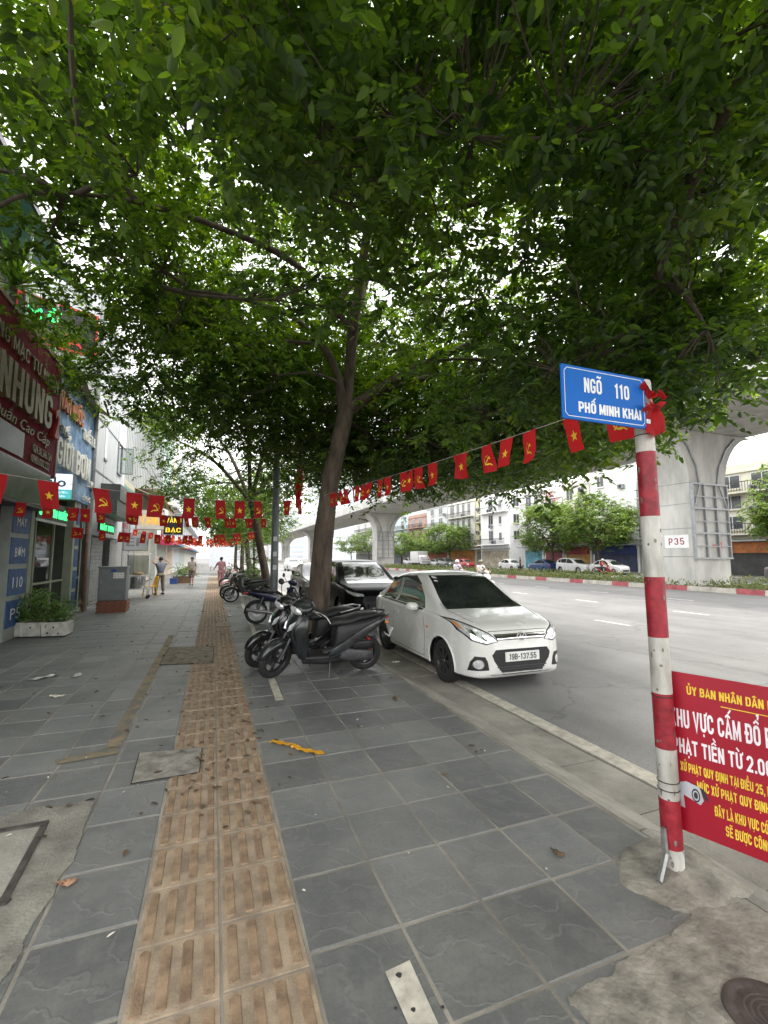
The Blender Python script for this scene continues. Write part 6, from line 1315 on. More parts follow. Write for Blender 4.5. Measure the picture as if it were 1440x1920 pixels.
far_house(22.2, 28.3, 9.0, (.60, .58, .48), 'pale yellow house partly behind pier P35 with wide windows', 3, [(.3, 1.6, 1.5), (.72, 1.6, 1.5)], sign=(.5, .17, .05), shop_col=(.05, .05, .05))
far_house(28.5, 36, 10, (.50, .52, .5), 'grey house hidden mostly by pier P35', 3, [(.3, 1.2, 1.4), (.7, 1.2, 1.4)], shop_col=(.08, .08, .1))
far_house(36.2, 42.6, 12.0, W1, 'large white block with a red roof slope behind the road trees', 3, [(.75, .9, 1.2)], balcony=False, roof=True, shop_col=(.05, .06, .12), sign=(.03, .05, .2))
far_house(42.8, 47.3, 10.7, W2, 'cream white house with two upper windows and balustrade', 3, [(.28, 1.0, 1.4), (.72, 1.0, 1.4)], balcony=False, shop_col=(.5, .28, .08), sign=(.35, .04, .05))
far_house(47.5, 51.2, 9.6, W1, 'white house with arched windows and pink flowers on its roof', 3, [(.5, 1.3, 1.2)], balcony=False, arch=True, shop_col=(.22, .05, .06))
far_house(51.4, 55.6, 10.8, W1, 'white house with iron balconies and tall doors', 3, [(.28, .7, 1.3), (.68, 1.1, 1.9)], shop_col=(.10, .28, .36))
far_house(57.0, 64.9, 11.2, (.8, .8, .8), 'bright white corner house with windows on its bare side wall', 3, [(.30, .55, 1.1), (.62, 1.1, 1.5)], x=41.6, side=True, balcony=True, shop_col=(.42, .38, .30), shutter=True)
far_house(65.1, 68.6, 11.5, (.58, .54, .34), 'yellow narrow house left of the bright white corner house', 4, [(.5, 1.2, 1.3)], shop_col=(.2, .2, .2))
far_house(68.8, 78.7, 11.6, (.60, .59, .56), 'white house with a row of slim arched windows', 3, [(.2, .8, 1.6), (.4, .8, 1.6), (.6, .8, 1.6), (.82, 1.4, 1.5)], arch=True, shop_col=(.45, .2, .06), sign=(.5, .22, .04))
far_house(78.9, 88.2, 11.8, (.54, .56, .56), 'grey white house with planted balconies', 4, [(.3, 1.4, 1.5), (.7, 1.4, 1.5)], shop_col=(.4, .12, .05))
far_house(88.4, 98, 10.5, (.42, .27, .22), 'brick red house beyond the road trees', 3, [(.3, 1.4, 1.4), (.7, 1.4, 1.4)], shop_col=(.2, .1, .06))
far_house(98.2, 112, 13, (.48, .55, .56), 'pale teal house near the second pier', 4, [(.25, 1.6, 1.5), (.7, 1.6, 1.5)], shop_col=(.1, .1, .12))
far_house(112.2, 140, 15, (.56, .56, .54), 'long white block left of the second pier', 4, [(.15, 2, 1.6), (.4, 2, 1.6), (.65, 2, 1.6), (.9, 2, 1.6)], shop_col=(.1, .1, .1))
for i, (x, y, w_, d_, h_, c_) in enumerate(((60, 230, 26, 22, 42, (.62, .66, .70)), (95, 290, 30, 25, 55, (.60, .67, .74)), (48, 330, 24, 22, 34, (.64, .62, .60)), (22, 400, 40, 20, 26, (.62, .62, .62)))):  # pale tower tones have distance haze put into their colour
    e = empty('tower_block', (x, y, 0), 0, ('slim pale tower block', 'tall bluish glass tower block', 'warm grey tower block', 'long low block closing the street')[i]+' in the far distance', 'tower'); MB().box(-w_/2, w_/2, -d_/2, d_/2, 0, h_).build('wall', M('tower_%d' % i, c_, .7), e)
    for f_ in range(int(h_/3.4)): MB().box(-w_/2-.1, w_/2-.5, -d_/2-.1, -d_/2-.02, 1.5+f_*3.4, 3.2+f_*3.4).build('window_band', M('far_pane', (.47, .51, .55), .5), e)
# bougainvillea on the roof
C = np.array([43.3, 49.3, 10.3])+rg.normal(0, 1, (60, 3))*[.5, 1.3, .45]; tree('roof_bougainvillea', (43.3, 49.3, 9.76), [([(43.3, 49.3, 9.7), (43.3, 49.3, 10.3), (43.2, 49.5, 10.8)], [.05, .03, .02])], C, 'pink flowering bougainvillea on a white house roof', None, 4, 6, .2, 10, leaf_mat('pink_petal', (.35, .12, .14), (.55, .25, .25), .3), 8, .02, .25, .4, None, 'shrub')
# --- trees on the far pavement
def far_tree(x, y, h, r_, seed, label, n=230):
    rr = np.random.default_rng(seed); g = np.array([x, y, 0.0]); L_ = [([g, g+[.1, .1, 1.2], g+[0, .2, h*.36]], [.2, .16, .13])]
    for k in range(6):
        a = k*1.05+rr.uniform(-.3, .3); n = int(n) ; L_.append(([g+[0, .2, h*.33], g+[math.cos(a)*r_*.35, math.sin(a)*r_*.35, h*.52], g+[math.cos(a)*r_*.75, math.sin(a)*r_*.75, h*.66]], [.09, .06, .03]))
    C = crown_points(n, (x, y, h*.64), (r_, r_, h*.36), rr, lambda p: p[2] > h*.30+rr.uniform(0, .7), .42, -.1); C[:, 2] = np.round(C[:, 2]/.75)*.75+rr.normal(0, .12, len(C))
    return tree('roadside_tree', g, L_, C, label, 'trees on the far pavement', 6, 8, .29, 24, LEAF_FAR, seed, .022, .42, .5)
far_tree(39.8, 45.9, 8.6, 4.2, 31, 'spreading green tree in front of the cream white house', 400); far_tree(39.8, 38.6, 8.6, 4.4, 32, 'spreading green tree in front of the large white block', 400)
far_tree(39.9, 72.5, 7.8, 4.8, 33, 'round green tree left of the bright white corner house', 300); far_tree(39.9, 83, 7.4, 4.6, 34, 'second round tree further left before the planted balconies', 240); far_tree(39.9, 95, 7.2, 4.4, 35, 'tree before the brick red house')
far_tree(39.8, 19.2, 8.6, 3.4, 36, 'green tree right of pier P35 at the picture edge', 330); far_tree(39.9, 118, 9, 6, 37, 'tree in front of the long white block', 220); far_tree(39.9, 135, 9, 6, 38, 'farthest roadside tree left of the second pier', 220)

# --- cars on the far side
FW = M('far_car_white', (.62, .62, .62), .3, coat=.6); fc1 = car('sedan', FW, 'parked_car', False, True); index_kids(fc1); fc2 = car('suv', FW, 'parked_car', False, True); index_kids(fc2)
NB = M('far_car_blue', (.02, .05, .16), .3, coat=.6); RD = M('far_car_red', (.4, .02, .03), .3, coat=.6); DGC = M('far_car_grey', (.09, .095, .10), .3, coat=.6); SLV = M('far_car_silver', (.36, .37, .38), .3, metal=.4, coat=.5)
first = {id(fc1): True, id(fc2): True}
def far_car(src, y, paint, label, x=37.8, head=-90):
    if first[id(src)] and paint is FW: o = src; first[id(src)] = False
    else: o = copy_tree(src, None, {'far_car_white': paint} if paint is not FW else None)
    o.location = (x, y, -.12); o.rotation_euler = (0, 0, R(head)); tag(o, label, 'car', 'cars parked on the far side'); return o
yy = lambda px, x=37.8: x*ray(px, 1060)[1]/ray(px, 1060)[0]
far_car(fc1, yy(958), FW, 'white saloon car across the road before the shuttered white house'); far_car(fc2, yy(1078), FW, 'white sport utility car across the road below the spreading trees'); far_car(fc1, yy(1017), NB, 'dark blue car across the road between two white cars', head=90)
far_car(fc1, yy(1142), FW, 'white car across the road nearest the pier'); far_car(fc1, yy(872), RD, 'red car across the road behind the motorbike riders'); far_car(fc2, yy(838), DGC, 'dark grey car across the road left of the riders'); far_car(fc1, yy(820), SLV, 'silver car across the road further left'); far_car(fc2, yy(770), SLV, 'silver tall car across the road near the second pier'); far_car(fc1, yy(1440)-2, DGC, 'grey car across the road at the right picture edge')
far_car(fc1, 19.3, DGC, 'dark saloon car parked third at our kerb, mostly hidden by the trunk', 4.1, -90); far_car(fc2, 60, FW, 'white car driving far along our side of the road', 9.8, -90); far_car(fc1, 78, SLV, 'silver car far along our side of the road', 13.5, -90)
# box lorry
lo_ = empty('box_lorry', (37.0, yy(795), -.12), R(-90), 'small white box lorry parked across the road beyond the riders', 'lorry')
MB().box(-2.4, 1.2, -1, 1, .7, 2.9).build('box', FW, lo_, bevel=.03); MB().loft([[(1.3, s*.95, z) for s, z in ((-1, .5), (1, .5), (1, 2.1), (-1, 2.1))], [(2.4, s*.95, z) for s, z in ((-1, .5), (1, .5), (1, 1.25), (-1, 1.25))], [(2.75, s*.9, z) for s, z in ((-1, .5), (1, .5), (1, 1.1), (-1, 1.1))]]).build('cab', FW, lo_, fix=True); MB().add([(1.75, -.8, 1.9), (1.75, .8, 1.9), (2.45, .8, 1.32), (2.45, -.8, 1.32)], [(0, 1, 2, 3)]).build('windscreen', GLS, lo_)
for x in (-1.6, 1.7):
    for s in (-1, 1): MB().lathe([(0, -.1), (.36, -.1), (.4, -.06), (.4, .06), (.36, .1), (0, .1)], 16, Matrix.Translation((x, s*.88, .4)) @ Matrix.Rotation(R(90), 4, 'X')).build('wheel', RUB, lo_)

# --- lamp post on our pavement
lp = empty('lamp_post', (1.74, 14.0, 0), 0, 'grey tapering lamp post standing among the parked mopeds', 'lamp post'); LPG = M('lamp_post_grey', (.20, .22, .23), .5, metal=.2, var=.15, scale=4)
b = MB(); b.tube([(0, 0, 0), (0, 0, 4), (0, 0, 6.6)], [.125, .105, .085], 8); b.build('shaft', LPG, lp, 30); MB().box(-.2, .2, -.2, .2, 0, .04).build('base_plate', LPG, lp)
for z, a in ((1.25, .12), (1.65, -.06), (2.1, .08)): MB().box(-.06, .05, -.131, -.117, z, z+.14).build('sticker', WHT, lp)
MB().tube([(0, 0, 6.5), (.8, 0, 7.1), (2.2, 0, 7.3)], .045, 8).build('arm', LPG, lp); MB().box(1.9, 2.6, -.12, .12, 7.22, 7.32).build('lamp_head', LPG, lp, bevel=.03)
# ================================================================ strings of flags
def star(r_=1.0, n=5): return [((r_ if k % 2 == 0 else r_*.40)*math.sin(math.pi*k/n), (r_ if k % 2 == 0 else r_*.40)*math.cos(math.pi*k/n)) for k in range(2*n)]
def sickle():
    out = [(.75*math.cos(a), .75*math.sin(a)) for a in np.linspace(R(-125), R(95), 16)]; inn = [(.14+.52*math.cos(a)*1.0, .08+.56*math.sin(a)) for a in np.linspace(R(95), R(-118), 16)]
    return [out+inn, [(-.40, -.50), (-.28, -.62), (-.72, -.95), (-.82, -.84)], [(-.55, .30), (-.28, .58), (-.05, .36), (-.32, .08)], [(-.22, .32), (-.10, .44), (.72, -.62), (.58, -.72)]]
def flag_mesh(w, h, kind, seed, nx=6, nz_=8):
    r_ = random.Random(seed); a1, a2, p1, p2 = r_.uniform(.012, .035)*w/.2, r_.uniform(.006, .02)*w/.2, r_.uniform(0, 6), r_.uniform(0, 6); sk = r_.uniform(-.10, .10); tw = r_.uniform(-.25, .25)
    def f(u, t, off=0.0):
        x = (u-.5)*w*(1-.04*t)+sk*h*t*.5; y = a1*t*math.sin(u*4+p1+t*2)+a2*math.sin(t*5+p2)*t+tw*w*t*(u-.5); return (x, y+off, -h*t)
    v, fc = cloth(w, h, nx, nz_, f); me = MB().add(v, fc).mesh('flag', 80); me.materials.append(RCL)
    b = MB(); polys = [[(x*.26, y*.26*w/h) for x, y in star()]] if kind == 's' else [[(x*.34, y*.34*w/h) for x, y in q] for q in sickle()]
    for q in polys:
        for off in (-.003, .003):
            vs = [f(.5+x, .55-y, off) for x, y in q]; k = len(vs); 
            if k > 10 and kind == 'h':
                b.add(vs, [(i, i+1, k-2-i, k-1-i) for i in range(k//2-1)])
            elif kind == 's':
                c = f(.5, .55, off); b.add([c]+vs, [(0, i+1, (i+1) % k+1) for i in range(k)])
            else: b.add(vs, [tuple(range(k))])
    em = b.mesh('emblem'); em.materials.append(YEL); return me, em
FM = {}
for key, (w_, h_) in {'big': (.18, .26), 'small': (.165, .235)}.items(): FM[key] = [[flag_mesh(w_, h_, k, i*7+3) for i in range(5)] for k in ('s', 'h')]
CORD = M('cord', (.35, .3, .28), .8)
def flag_string(p0, p1, sag, n, key, label, skip=(), jit=.45, t0=.03, t1=.97, seed=1, dens=1.0):
    r_ = random.Random(seed); p0, p1 = np.array(p0, float), np.array(p1, float); mid = (p0+p1)/2
    e = empty('flag_string', mid, 0, label, 'bunting', 'strings of red flags'); pos = lambda t: p0+(p1-p0)*t-np.array([0, 0, 4*sag*t*(1-t)])
    MB().tube([pos(t)-mid for t in np.linspace(0, 1, 25)], .003, 4).build('cord', CORD, e); ang = math.atan2(p1[1]-p0[1], p1[0]-p0[0])
    for k in range(n):
        t = t0+(t1-t0)*(k+.5)/n+r_.uniform(-.25, .25)/n*jit*4
        me, em = FM[key][(k+1) % 2][r_.randrange(5)]
        o = link('flag', me, None, e, pos(t)-mid); dz = (p1[2]-p0[2]-4*sag*(1-2*t))/max(1e-6, math.hypot(p1[0]-p0[0], p1[1]-p0[1]))
        o.rotation_euler = (r_.uniform(-.25, .25), -math.atan(dz)*.7, ang+r_.uniform(-.22, .22)); link('emblem', em, None, o)
flag_string((POLE[0]-.03, POLE[1], 2.55), (1.92, 8.3, 2.78), .03, 21, 'small', 'string of small red flags from the striped pole to the large tree', seed=3, t0=.015)
flag_string((-3.55, 2.9, 2.55), (1.75, 8.35, 2.72), .30, 15, 'big', 'nearest string of red flags crossing above the pavement to the large tree', seed=4)
flag_string((-3.6, 9.6, 2.62), (1.70, 13.9, 2.78), .10, 17, 'big', 'second string of red flags between the shopfront and the lamp post', seed=5)
flag_string((-3.5, 12.5, 2.38), (1.75, 17.4, 2.62), .22, 17, 'big', 'third string of red flags sagging towards the slimmer leaning tree', seed=6)
for i, (y0, y1, z, lab) in enumerate(((21, 26, 2.75, 'fourth'), (26, 31, 2.8, 'fifth'), (31, 37, 2.9, 'sixth'), (38, 44, 3.0, 'seventh'), (46, 52, 3.1, 'eighth'))):
    flag_string((-3.4, y0, z+.1), (1.95, y1, z), .28, 15, 'big', lab+' string of red flags counting away along the pavement', seed=10+i)
# furled long banner by the lamp post
fb = empty('furled_banner', (2.35, 13.6, 2.85), 0, 'long furled red banner hanging on a staff beside the lamp post', 'banner')
MB().tube([(-.62, .4, -.2), (0, 0, 1.75)], .015, 6).build('staff', CORD, fb); v, f = cloth(1, 1, 8, 16, lambda u, t: ((u-.5)*(.10+.12*math.sin(t*3)**2)+.03*math.sin(t*4), .04*math.sin(u*9+t*3), 1.72-1.45*t-.06*math.sin(u*5))); MB().add(v, f).build('cloth', RCL, fb, 80)
# ================================================================ people
SKIN = M('skin', (.42, .26, .18), .55, var=.06); HAIR = M('black_hair', (.012, .010, .009), .5)
def skin_obj(name, V, E_, rad, mat, parent, root=0, sub=1):
    me = bpy.data.meshes.new(name); me.from_pydata([tuple(v) for v in V], E_, []); o = bpy.data.objects.new(name, me); COL.objects.link(o)
    md = o.modifiers.new('k', 'SKIN'); md.use_smooth_shade = True; sv = me.skin_vertices[0].data
    for i, r_ in enumerate(rad): sv[i].radius = (r_, r_) if not hasattr(r_, '__len__') else r_; sv[i].use_root = (i == root)
    s_ = o.modifiers.new('s', 'SUBSURF'); s_.levels = sub; s_.render_levels = sub
    dg = bpy.context.evaluated_depsgraph_get(); m2 = bpy.data.meshes.new_from_object(o.evaluated_get(dg)); bpy.data.objects.remove(o); bpy.data.meshes.remove(me)
    m2.name = name; m2.materials.clear(); m2.shade_smooth(); return link(name, m2, mat, parent)
def person(loc, rz, J, label, shirt, trousers, hair=HAIR, short=False, helmet=None, long_hair=False, sleeve=.55, skirt=False, z=0):
    # J: joints in local space, +y forward; keys pelvis chest neck head  sL eL hL  sR eR hR  pL kL aL  pR kR aR
    root = empty('person', loc, rz, label, 'person'); v = {k: Vector(a) for k, a in J.items()}
    V, E_, rad, idx = [], [], [], {}
    def add(k, p, r_, to=None):
        V.append(Vector(p)); rad.append(r_); idx[k] = len(V)-1
        if to is not None: E_.append((idx[to], idx[k]))
    add('pelvis', v['pelvis'], .10); add('chest', v['chest'], .115, 'pelvis'); add('neck', v['neck'], .05, 'chest'); hd = v['head']
    add('jaw', hd+Vector((0, .01, -.07)), .062, 'neck'); add('brow', hd+Vector((0, 0, .03)), .080, 'jaw'); add('crown', hd+Vector((0, -.01, .085)), .05, 'brow')
    for s in 'LR':
        add('s'+s, v['s'+s], .058, 'chest'); add('e'+s, v['e'+s], .040, 's'+s); add('h'+s, v['h'+s], .026, 'e'+s)
        d = (v['h'+s]-v['e'+s]).normalized(); sd_ = d.cross(Vector((0, 1, .2))).normalized(); add('palm'+s, v['h'+s]+d*.06, .03, 'h'+s)
        for q in range(4): add(f'f{q}{s}', v['h'+s]+d*(.10)+sd_*(.014*(q-1.5)), .010, 'palm'+s); add(f'g{q}{s}', v['h'+s]+d*(.145-.008*abs(q-1.2))+sd_*(.016*(q-1.5))+Vector((0, .012, -.012)), .008, f'f{q}{s}')
        add('th'+s, v['h'+s]+d*.065+sd_*.045, .011, 'palm'+s)
        add('p'+s, v['p'+s], .085, 'pelvis'); add('k'+s, v['k'+s], .056, 'p'+s); add('a'+s, v['a'+s], .036, 'k'+s); add('t'+s, v['a'+s]+Vector((0, .13, -.045)), .032, 'a'+s)
    skin_obj('body', V, E_, rad, SKIN, root)
    def sub_(keys, pts, r_): 
        VV = [Vector(p) for p in pts]; return VV
    # shirt
    sv = [v['pelvis']+Vector((0, 0, -.05)), (v['pelvis']+v['chest'])/2, v['chest'], v['neck']+Vector((0, -.005, -.045))]; sr = [(.165, .13), (.16, .13), (.165, .125), .07]; se = [(0, 1), (1, 2), (2, 3)]
    for s in 'LR':
        k = len(sv); e_ = v['s'+s]+(v['e'+s]-v['s'+s])*sleeve if sleeve < 1 else v['e'+s]; sv += [v['s'+s], e_]; sr += [.078, .06]; se += [(2, k), (k, k+1)]
        if sleeve >= 1: sv.append(v['h'+s]); sr.append(.04); se.append((k+1, k+2))
    skin_obj('shirt', sv, se, sr, shirt, root, 0)
    tv = [v['pelvis']+Vector((0, 0, .03))]; tr = [(.135, .115)]; te = []
    for s in 'LR':
        k = len(tv); fin = v['k'+s]+(v['a'+s]-v['k'+s])*(.08 if short else .9); tv += [v['p'+s], v['k'+s], fin]; tr += [.105, .080, .074 if not short else .082]; te += [(0, k), (k, k+1), (k+1, k+2)]
    skin_obj('trousers', tv, te, tr, trousers, root, 0)
    b = MB(); b.ball(hd+Vector((0, -.022, .045)), (.088, .098, .088), 12, 8); 
    if long_hair: b.ball(hd+Vector((0, -.07, -.05)), (.07, .05, .10), 10, 6)
    if not helmet: b.build('hair', hair, root, 80)
    else:
        b = MB(); b.lathe([(.125, -.02), (.128, .02), (.115, .07), (.08, .11), (.03, .13), (0, .132)], 16, Matrix.Translation(hd+Vector((0, -.01, .02)))); b.build('helmet', helmet, root, 80); MB().box(-.06, .06, .10, .17, .02, .03, m=Matrix.Translation(hd+Vector((0, -.0, .02)))).build('helmet_peak', helmet, root)
    for s in (-1, 1):
        MB().ball(hd+Vector((s*.03, .078, .012)), (.011, .006, .007), 6, 4).build('eye', HAIR, root); MB().ball(hd+Vector((s*.083, 0, .0)), (.012, .02, .03), 6, 4).build('ear', SKIN, root, 80)
        MB().loft([sup(v['a'+('L' if s < 0 else 'R')]+Vector((0, dy, -.06)), (1, 0, 0), (0, 0, 1), w_, h_, 10, 3) for dy, w_, h_ in ((-.06, .035, .03), (.03, .042, .032), (.12, .045, .026), (.18, .03, .016))]).build('shoe', BLKP, root, 70)
    MB().ball(hd+Vector((0, .092, -.015)), (.014, .018, .022), 6, 4).build('nose', SKIN, root, 80); MB().box(-.022, .022, .076, .083, -.058, -.052, m=Matrix.Translation(hd)).build('mouth', M('lips', (.3, .12, .1), .5), root)
    return root
base = dict(pelvis=(0, 0, .90), chest=(0, 0, 1.22), neck=(0, .01, 1.40), head=(0, .03, 1.52), sL=(-.17, 0, 1.33), eL=(-.22, -.02, 1.06), hL=(-.22, .06, .82), sR=(.17, 0, 1.33), eR=(.22, -.02, 1.06), hR=(.22, .06, .82), pL=(-.09, 0, .84), kL=(-.10, .02, .47), aL=(-.10, -.01, .09), pR=(.09, 0, .84), kR=(.10, .02, .47), aR=(.10, -.01, .09))
def J(**k): d = dict(base); d.update(k); return d
GSH = M('grey_blue_shirt', (.13, .14, .18), .8, var=.12, scale=6); KHK = M('khaki_trousers', (.15, .13, .10), .85, var=.15); PNK = M('pink_pyjamas', (.52, .24, .26), .8, var=.15, scale=12); BEI = M('beige_shirt', (.45, .40, .36), .8, var=.2, scale=9); BRS = M('brown_shorts', (.17, .12, .11), .8); LAV = M('pale_lavender', (.55, .55, .66), .8); WSH = M('white_shirt', (.66, .62, .63), .8); DTR = M('dark_trousers', (.04, .045, .06), .8); RSH = M('red_shirt', (.45, .03, .05), .8)
person((-2.12, 22.2, 0), R(30), J(eL=(-.36, -.03, 1.40), hL=(-.14, .06, 1.56), eR=(.36, -.02, 1.38), hR=(.13, .05, 1.56), aL=(-.17, 0, .09), kL=(-.14, .02, .47), aR=(.16, .02, .09), kR=(.13, .03, .47)), 'man in grey shirt and khaki trousers with hands raised to his head', GSH, KHK)
person((-1.12, 29.0, 0), R(178), J(aL=(-.08, .16, .10), kL=(-.09, .12, .47), aR=(.08, -.16, .12), kR=(.09, .02, .46)), 'person in beige shirt and brown shorts walking towards the viewer', BEI, BRS, short=True, long_hair=True)
person((.46, 27.0, 0), R(5), J(pelvis=(0, -.02, .88), aL=(-.08, -.16, .12), kL=(-.09, .03, .46), aR=(.08, .14, .09), kR=(.09, .12, .47), eL=(-.30, .05, 1.08), hL=(-.34, .22, 1.0)), 'woman in pink pyjamas seen from behind near the parked motorbikes', PNK, PNK, sleeve=.8)
# riders with their scooters
seat = J(pelvis=(0, -.10, .86), chest=(0, -.02, 1.16), neck=(0, .02, 1.34), head=(0, .05, 1.46), sL=(-.17, 0, 1.27), sR=(.17, 0, 1.27), eL=(-.26, .16, 1.05), eR=(.26, .16, 1.05), hL=(-.28, .38, 1.0), hR=(.28, .38, 1.0), pL=(-.10, -.06, .82), pR=(.10, -.06, .82), kL=(-.17, .32, .72), kR=(.17, .32, .72), aL=(-.16, .26, .38), aR=(.16, .26, .38))
def rider(x, y, head, label, blabel, shirt, tr, helmet, paint, z=-.12, bike=None):
    b_ = copy_tree(sc2, None, {'scooter_black': paint}); park(b_, x, y, head, 0, blabel, 'motorbikes on the road', z)
    d = Vector((math.cos(R(head)), math.sin(R(head)), 0)); p = Vector((x, y, z))-d*.16; person(p, R(head-90), seat, label, shirt, tr, helmet=helmet, sleeve=.5)
rider(13.5, 21.0, -85, 'rider in white shirt and olive helmet on the white scooter', 'white scooter being ridden past the white saloon car', WSH, DTR, M('olive_helmet', (.13, .13, .08), .4, coat=.5), WHP)
rider(13.6, 23.7, -85, 'rider in pale lavender jacket and white helmet on the silver scooter', 'silver scooter being ridden behind the white scooter', LAV, DTR, M('white_helmet', (.6, .6, .6), .3, coat=.5), SILP)
rider(35.2, 33.6, -70, 'rider in red shirt and white helmet across the road by pier P35', 'red scooter with a rider across the road', RSH, DTR, M('white_helmet', (.6, .6, .6), .3), REDP)
person((37.6, yy(978), 0), R(60), J(), 'person in dark clothes bending beside the white car across the road', DTR, DTR)

# ================================================================ street vendor's cart, chair, odds and ends
STS = M('stainless', (.5, .5, .5), .25, metal=.9, var=.2, scale=4, stretch=(4, 4, .5)); YPL = M('yellow_plastic', (.75, .42, .02), .4)
ct = empty('food_cart', (-2.75, 20.4, 0), R(4), 'steel food cart with a large pot and canopy frame behind the grey cabinet', 'cart')
MB().box(-.45, .4, -.35, .35, .38, .42).build('lower_shelf', STS, ct); MB().box(-.47, .42, -.37, .37, .86, .90).build('counter', STS, ct)
for x in (-.45, .38):
    for y in (-.33, .33): MB().box(x, x+.03, y-.015, y+.015, .12, 1.75).build('upright', STS, ct); MB().lathe([(0, -.03), (.06, -.03), (.07, 0), (.06, .03), (0, .03)], 12, Matrix.Translation((x, y, .07)) @ Matrix.Rotation(R(90), 4, 'X')).build('castor', RUB, ct)
b = MB().lathe([(0, .42), (.27, .42), (.28, .45), (.28, .85), (.29, .858)], 24); b.build('pot', STS, ct, 40); MB().box(-.47, .43, -.37, .37, 1.75, 1.78).build('canopy_rail', STS, ct); MB().ball((0, 0, .98), (.2, .2, .07), 12, 6).build('bread_heap', M('bread', (.5, .38, .2), .8), ct, 80); MB().box(-.44, .38, .325, .335, .92, 1.7).build('glass_side', PGL, ct)
ch = empty('plastic_chair', (-2.42, 21.5, 0), R(-60), 'yellow plastic chair beside the food cart', 'chair')
MB().box(-.2, .2, -.2, .2, .40, .43, taper=.01).build('seat', YPL, ch, bevel=.012)
for x in (-.17, .17):
    for y in (-.17, .17): MB().tube([(x*1.15, y*1.2, 0), (x, y, .40)], [.02, .026], 6).build('leg', YPL, ch)
b = MB(); v, f = cloth(1, 1, 8, 8, lambda u, t: ((u-.5)*.40*(1-.25*t*t), .19+.07*t-.05*(1-(2*u-1)**2)*.6, .43+.40*t)); b.add(v, f); b.build('backrest', YPL, ch, 80).modifiers.new('s', 'SOLIDIFY').thickness = .012
fp = empty('roadside_planter', (-1.75, 31.5, 0), 0, 'brown box planter with bushy green plants beside the walking person', 'planter'); MB().box(-.5, .5, -.25, .25, 0, .42, taper=-.04).build('box', M('planter_brown', (.2, .12, .08), .8), fp); MB().box(-.45, .45, -.2, .2, .4, .43).build('soil', EARTH, fp)
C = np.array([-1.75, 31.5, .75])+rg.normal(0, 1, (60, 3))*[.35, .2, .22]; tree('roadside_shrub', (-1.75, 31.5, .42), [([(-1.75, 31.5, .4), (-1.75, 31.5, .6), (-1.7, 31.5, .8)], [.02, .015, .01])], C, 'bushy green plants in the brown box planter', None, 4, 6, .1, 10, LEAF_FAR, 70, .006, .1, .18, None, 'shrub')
bx_ = empty('blue_crate', (-2.2, 30.8, 0), 0, 'small blue plastic crate near the planter', 'crate'); MB().box(-.2, .2, -.15, .15, 0, .32, taper=-.01).build('crate_body', M('blue_plastic', (.03, .08, .28), .5), bx_); MB().box(-.22, .22, -.17, .17, .32, .35).build('rim', M('blue_plastic', (.03, .08, .28), .5), bx_)

# ================================================================ litter
rg = np.random.default_rng(99)
def litter(name, n, xf, mats, size, label):
    P = np.array([xf() for _ in range(n)]); o = link(name, leaves_mesh(name, P, np.c_[rg.normal(0, 1, (n, 2)), rg.normal(0, .12, n)], np.c_[rg.normal(0, .25, (n, 2)), np.ones(n)], size*rg.uniform(.6, 1.3, n), size*rg.uniform(.3, .6, n), .25), mats); tag(o, label, 'litter', None, 'stuff')
def spot(): 
    y = 3+rg.exponential(8); x = rg.normal(.15, .28) if rg.uniform() < .55 else rg.uniform(-3.3, 2.3); return (x, y, .012)
litter('fallen_leaves', 420, spot, M('dead_leaf', (.09, .06, .035), .9, var=.5, scale=.9, world=True), .06, 'small dry brown leaves scattered over the pavement')
litter('paper_scraps', 90, lambda: (rg.uniform(-3.2, 2.2), 1.6+rg.exponential(6), .010), M('paper_scrap', (.55, .52, .45), .9), .028, 'tiny pale scraps scattered over the pavement')
rb_ = empty('yellow_ribbon', at(555, 1408), 0, 'crumpled yellow plastic ribbon lying on the dark tiles', 'ribbon'); RBN = M('yellow_ribbon', (.62, .30, .02), .45, var=.2, scale=20); c0 = at(555, 1408)
a_, c_ = at(508, 1393)-c0, at(606, 1418)-c0; m_ = (a_+c_)*.5
dr = nz((c_-a_)[None])[0]; sd2 = np.cross([0, 0, 1], dr)
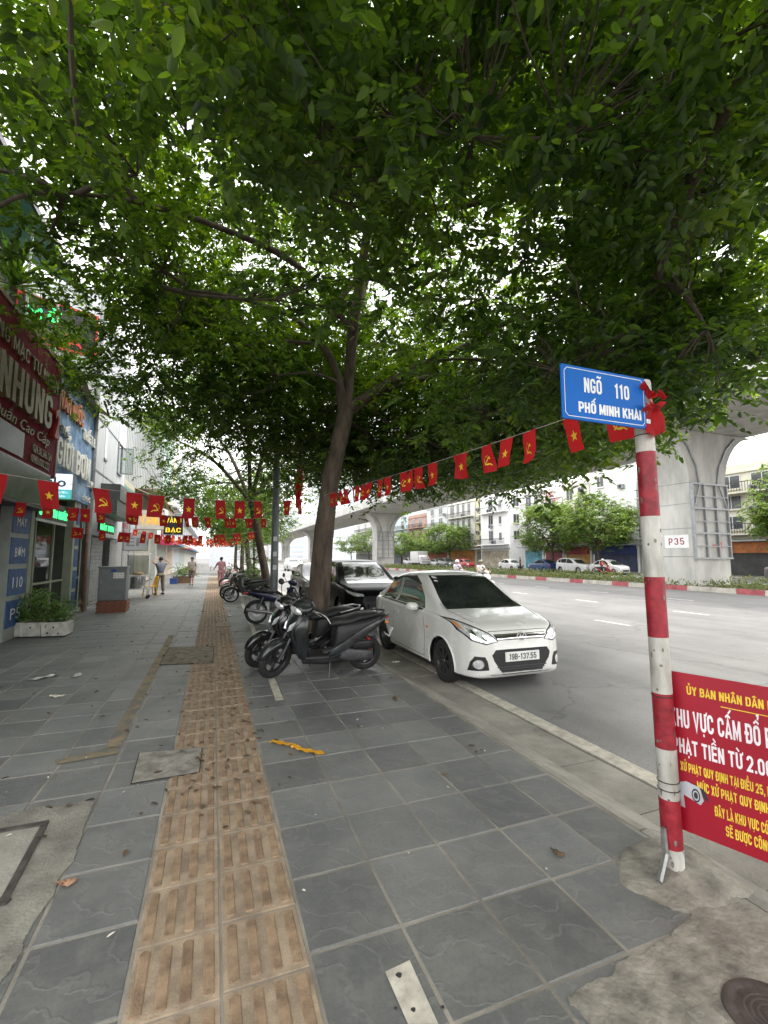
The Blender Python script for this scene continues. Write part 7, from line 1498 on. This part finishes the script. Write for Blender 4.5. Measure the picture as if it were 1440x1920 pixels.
v, f = cloth(1, 1, 24, 4, lambda u, t: tuple(a_+(c_-a_)*u+sd2*((t-.5)*.055*(1-.55*math.exp(-((u-.45)/.08)**2))+.012*math.sin(u*8))+np.array([0, 0, .012+.012*math.sin(u*17+t*5)**2+.02*math.exp(-((u-.45)/.1)**2)])))
MB().add(v, f).build('band', RBN, rb_, 70); MB().ball(a_+(c_-a_)*.45+np.array([0, 0, .022]), (.028, .022, .018), 8, 6).build('knot', RBN, rb_, 80)
def wrapper(px, py, sx, sy, label, mat, seed, name='plastic_wrapper'):
    p = at(px, py); e = empty(name, p, seed, label, 'litter'); r_ = random.Random(seed); k1, k2 = r_.uniform(5, 9), r_.uniform(4, 8)
    v, f = cloth(1, 1, 10, 8, lambda u, t: ((u-.5)*sx+.02*math.sin(t*k1), (t-.5)*sy+.02*math.sin(u*k2), .008+.018*(math.sin(u*k1+1)*math.sin(t*k2))**2)); MB().add(v, f).build('film', mat, e, 50)
FILM = M('clear_film', (.42, .43, .42), .3, var=.3, scale=30)
wrapper(80, 1271, .30, .14, 'crumpled clear plastic bag on the left paving', FILM, 4); wrapper(146, 1267, .16, .09, 'small clear wrapper right of the crumpled bag', FILM, 5); wrapper(105, 1307, .12, .05, 'thin pale scrap below the crumpled bag', M('paper_scrap', (.55, .52, .45), .9), 6, 'paper_scrap')
wrapper(741, 1243, .10, .06, 'white paper scrap in the gutter beside the grey scooter', M('white_scrap', (.6, .6, .58), .8), 7, 'paper_scrap'); wrapper(430, 1155, .28, .10, 'white paper piece by the navy moped', M('white_scrap', (.6, .6, .58), .8), 8, 'paper_scrap'); wrapper(1046, 1602, .035, .03, 'curled dry leaf on the right tiles near the pole', M('dead_leaf', (.09, .06, .035), .9), 9, 'dry_leaf'); wrapper(125, 1658, .045, .035, 'tan dry leaf on the mortar patch', M('tan_leaf', (.36, .2, .12), .8), 10, 'dry_leaf'); wrapper(740, 1310, .07, .04, 'dark crumpled leaf near the kerb tiles', M('dead_leaf', (.09, .06, .035), .9), 11, 'dry_leaf')
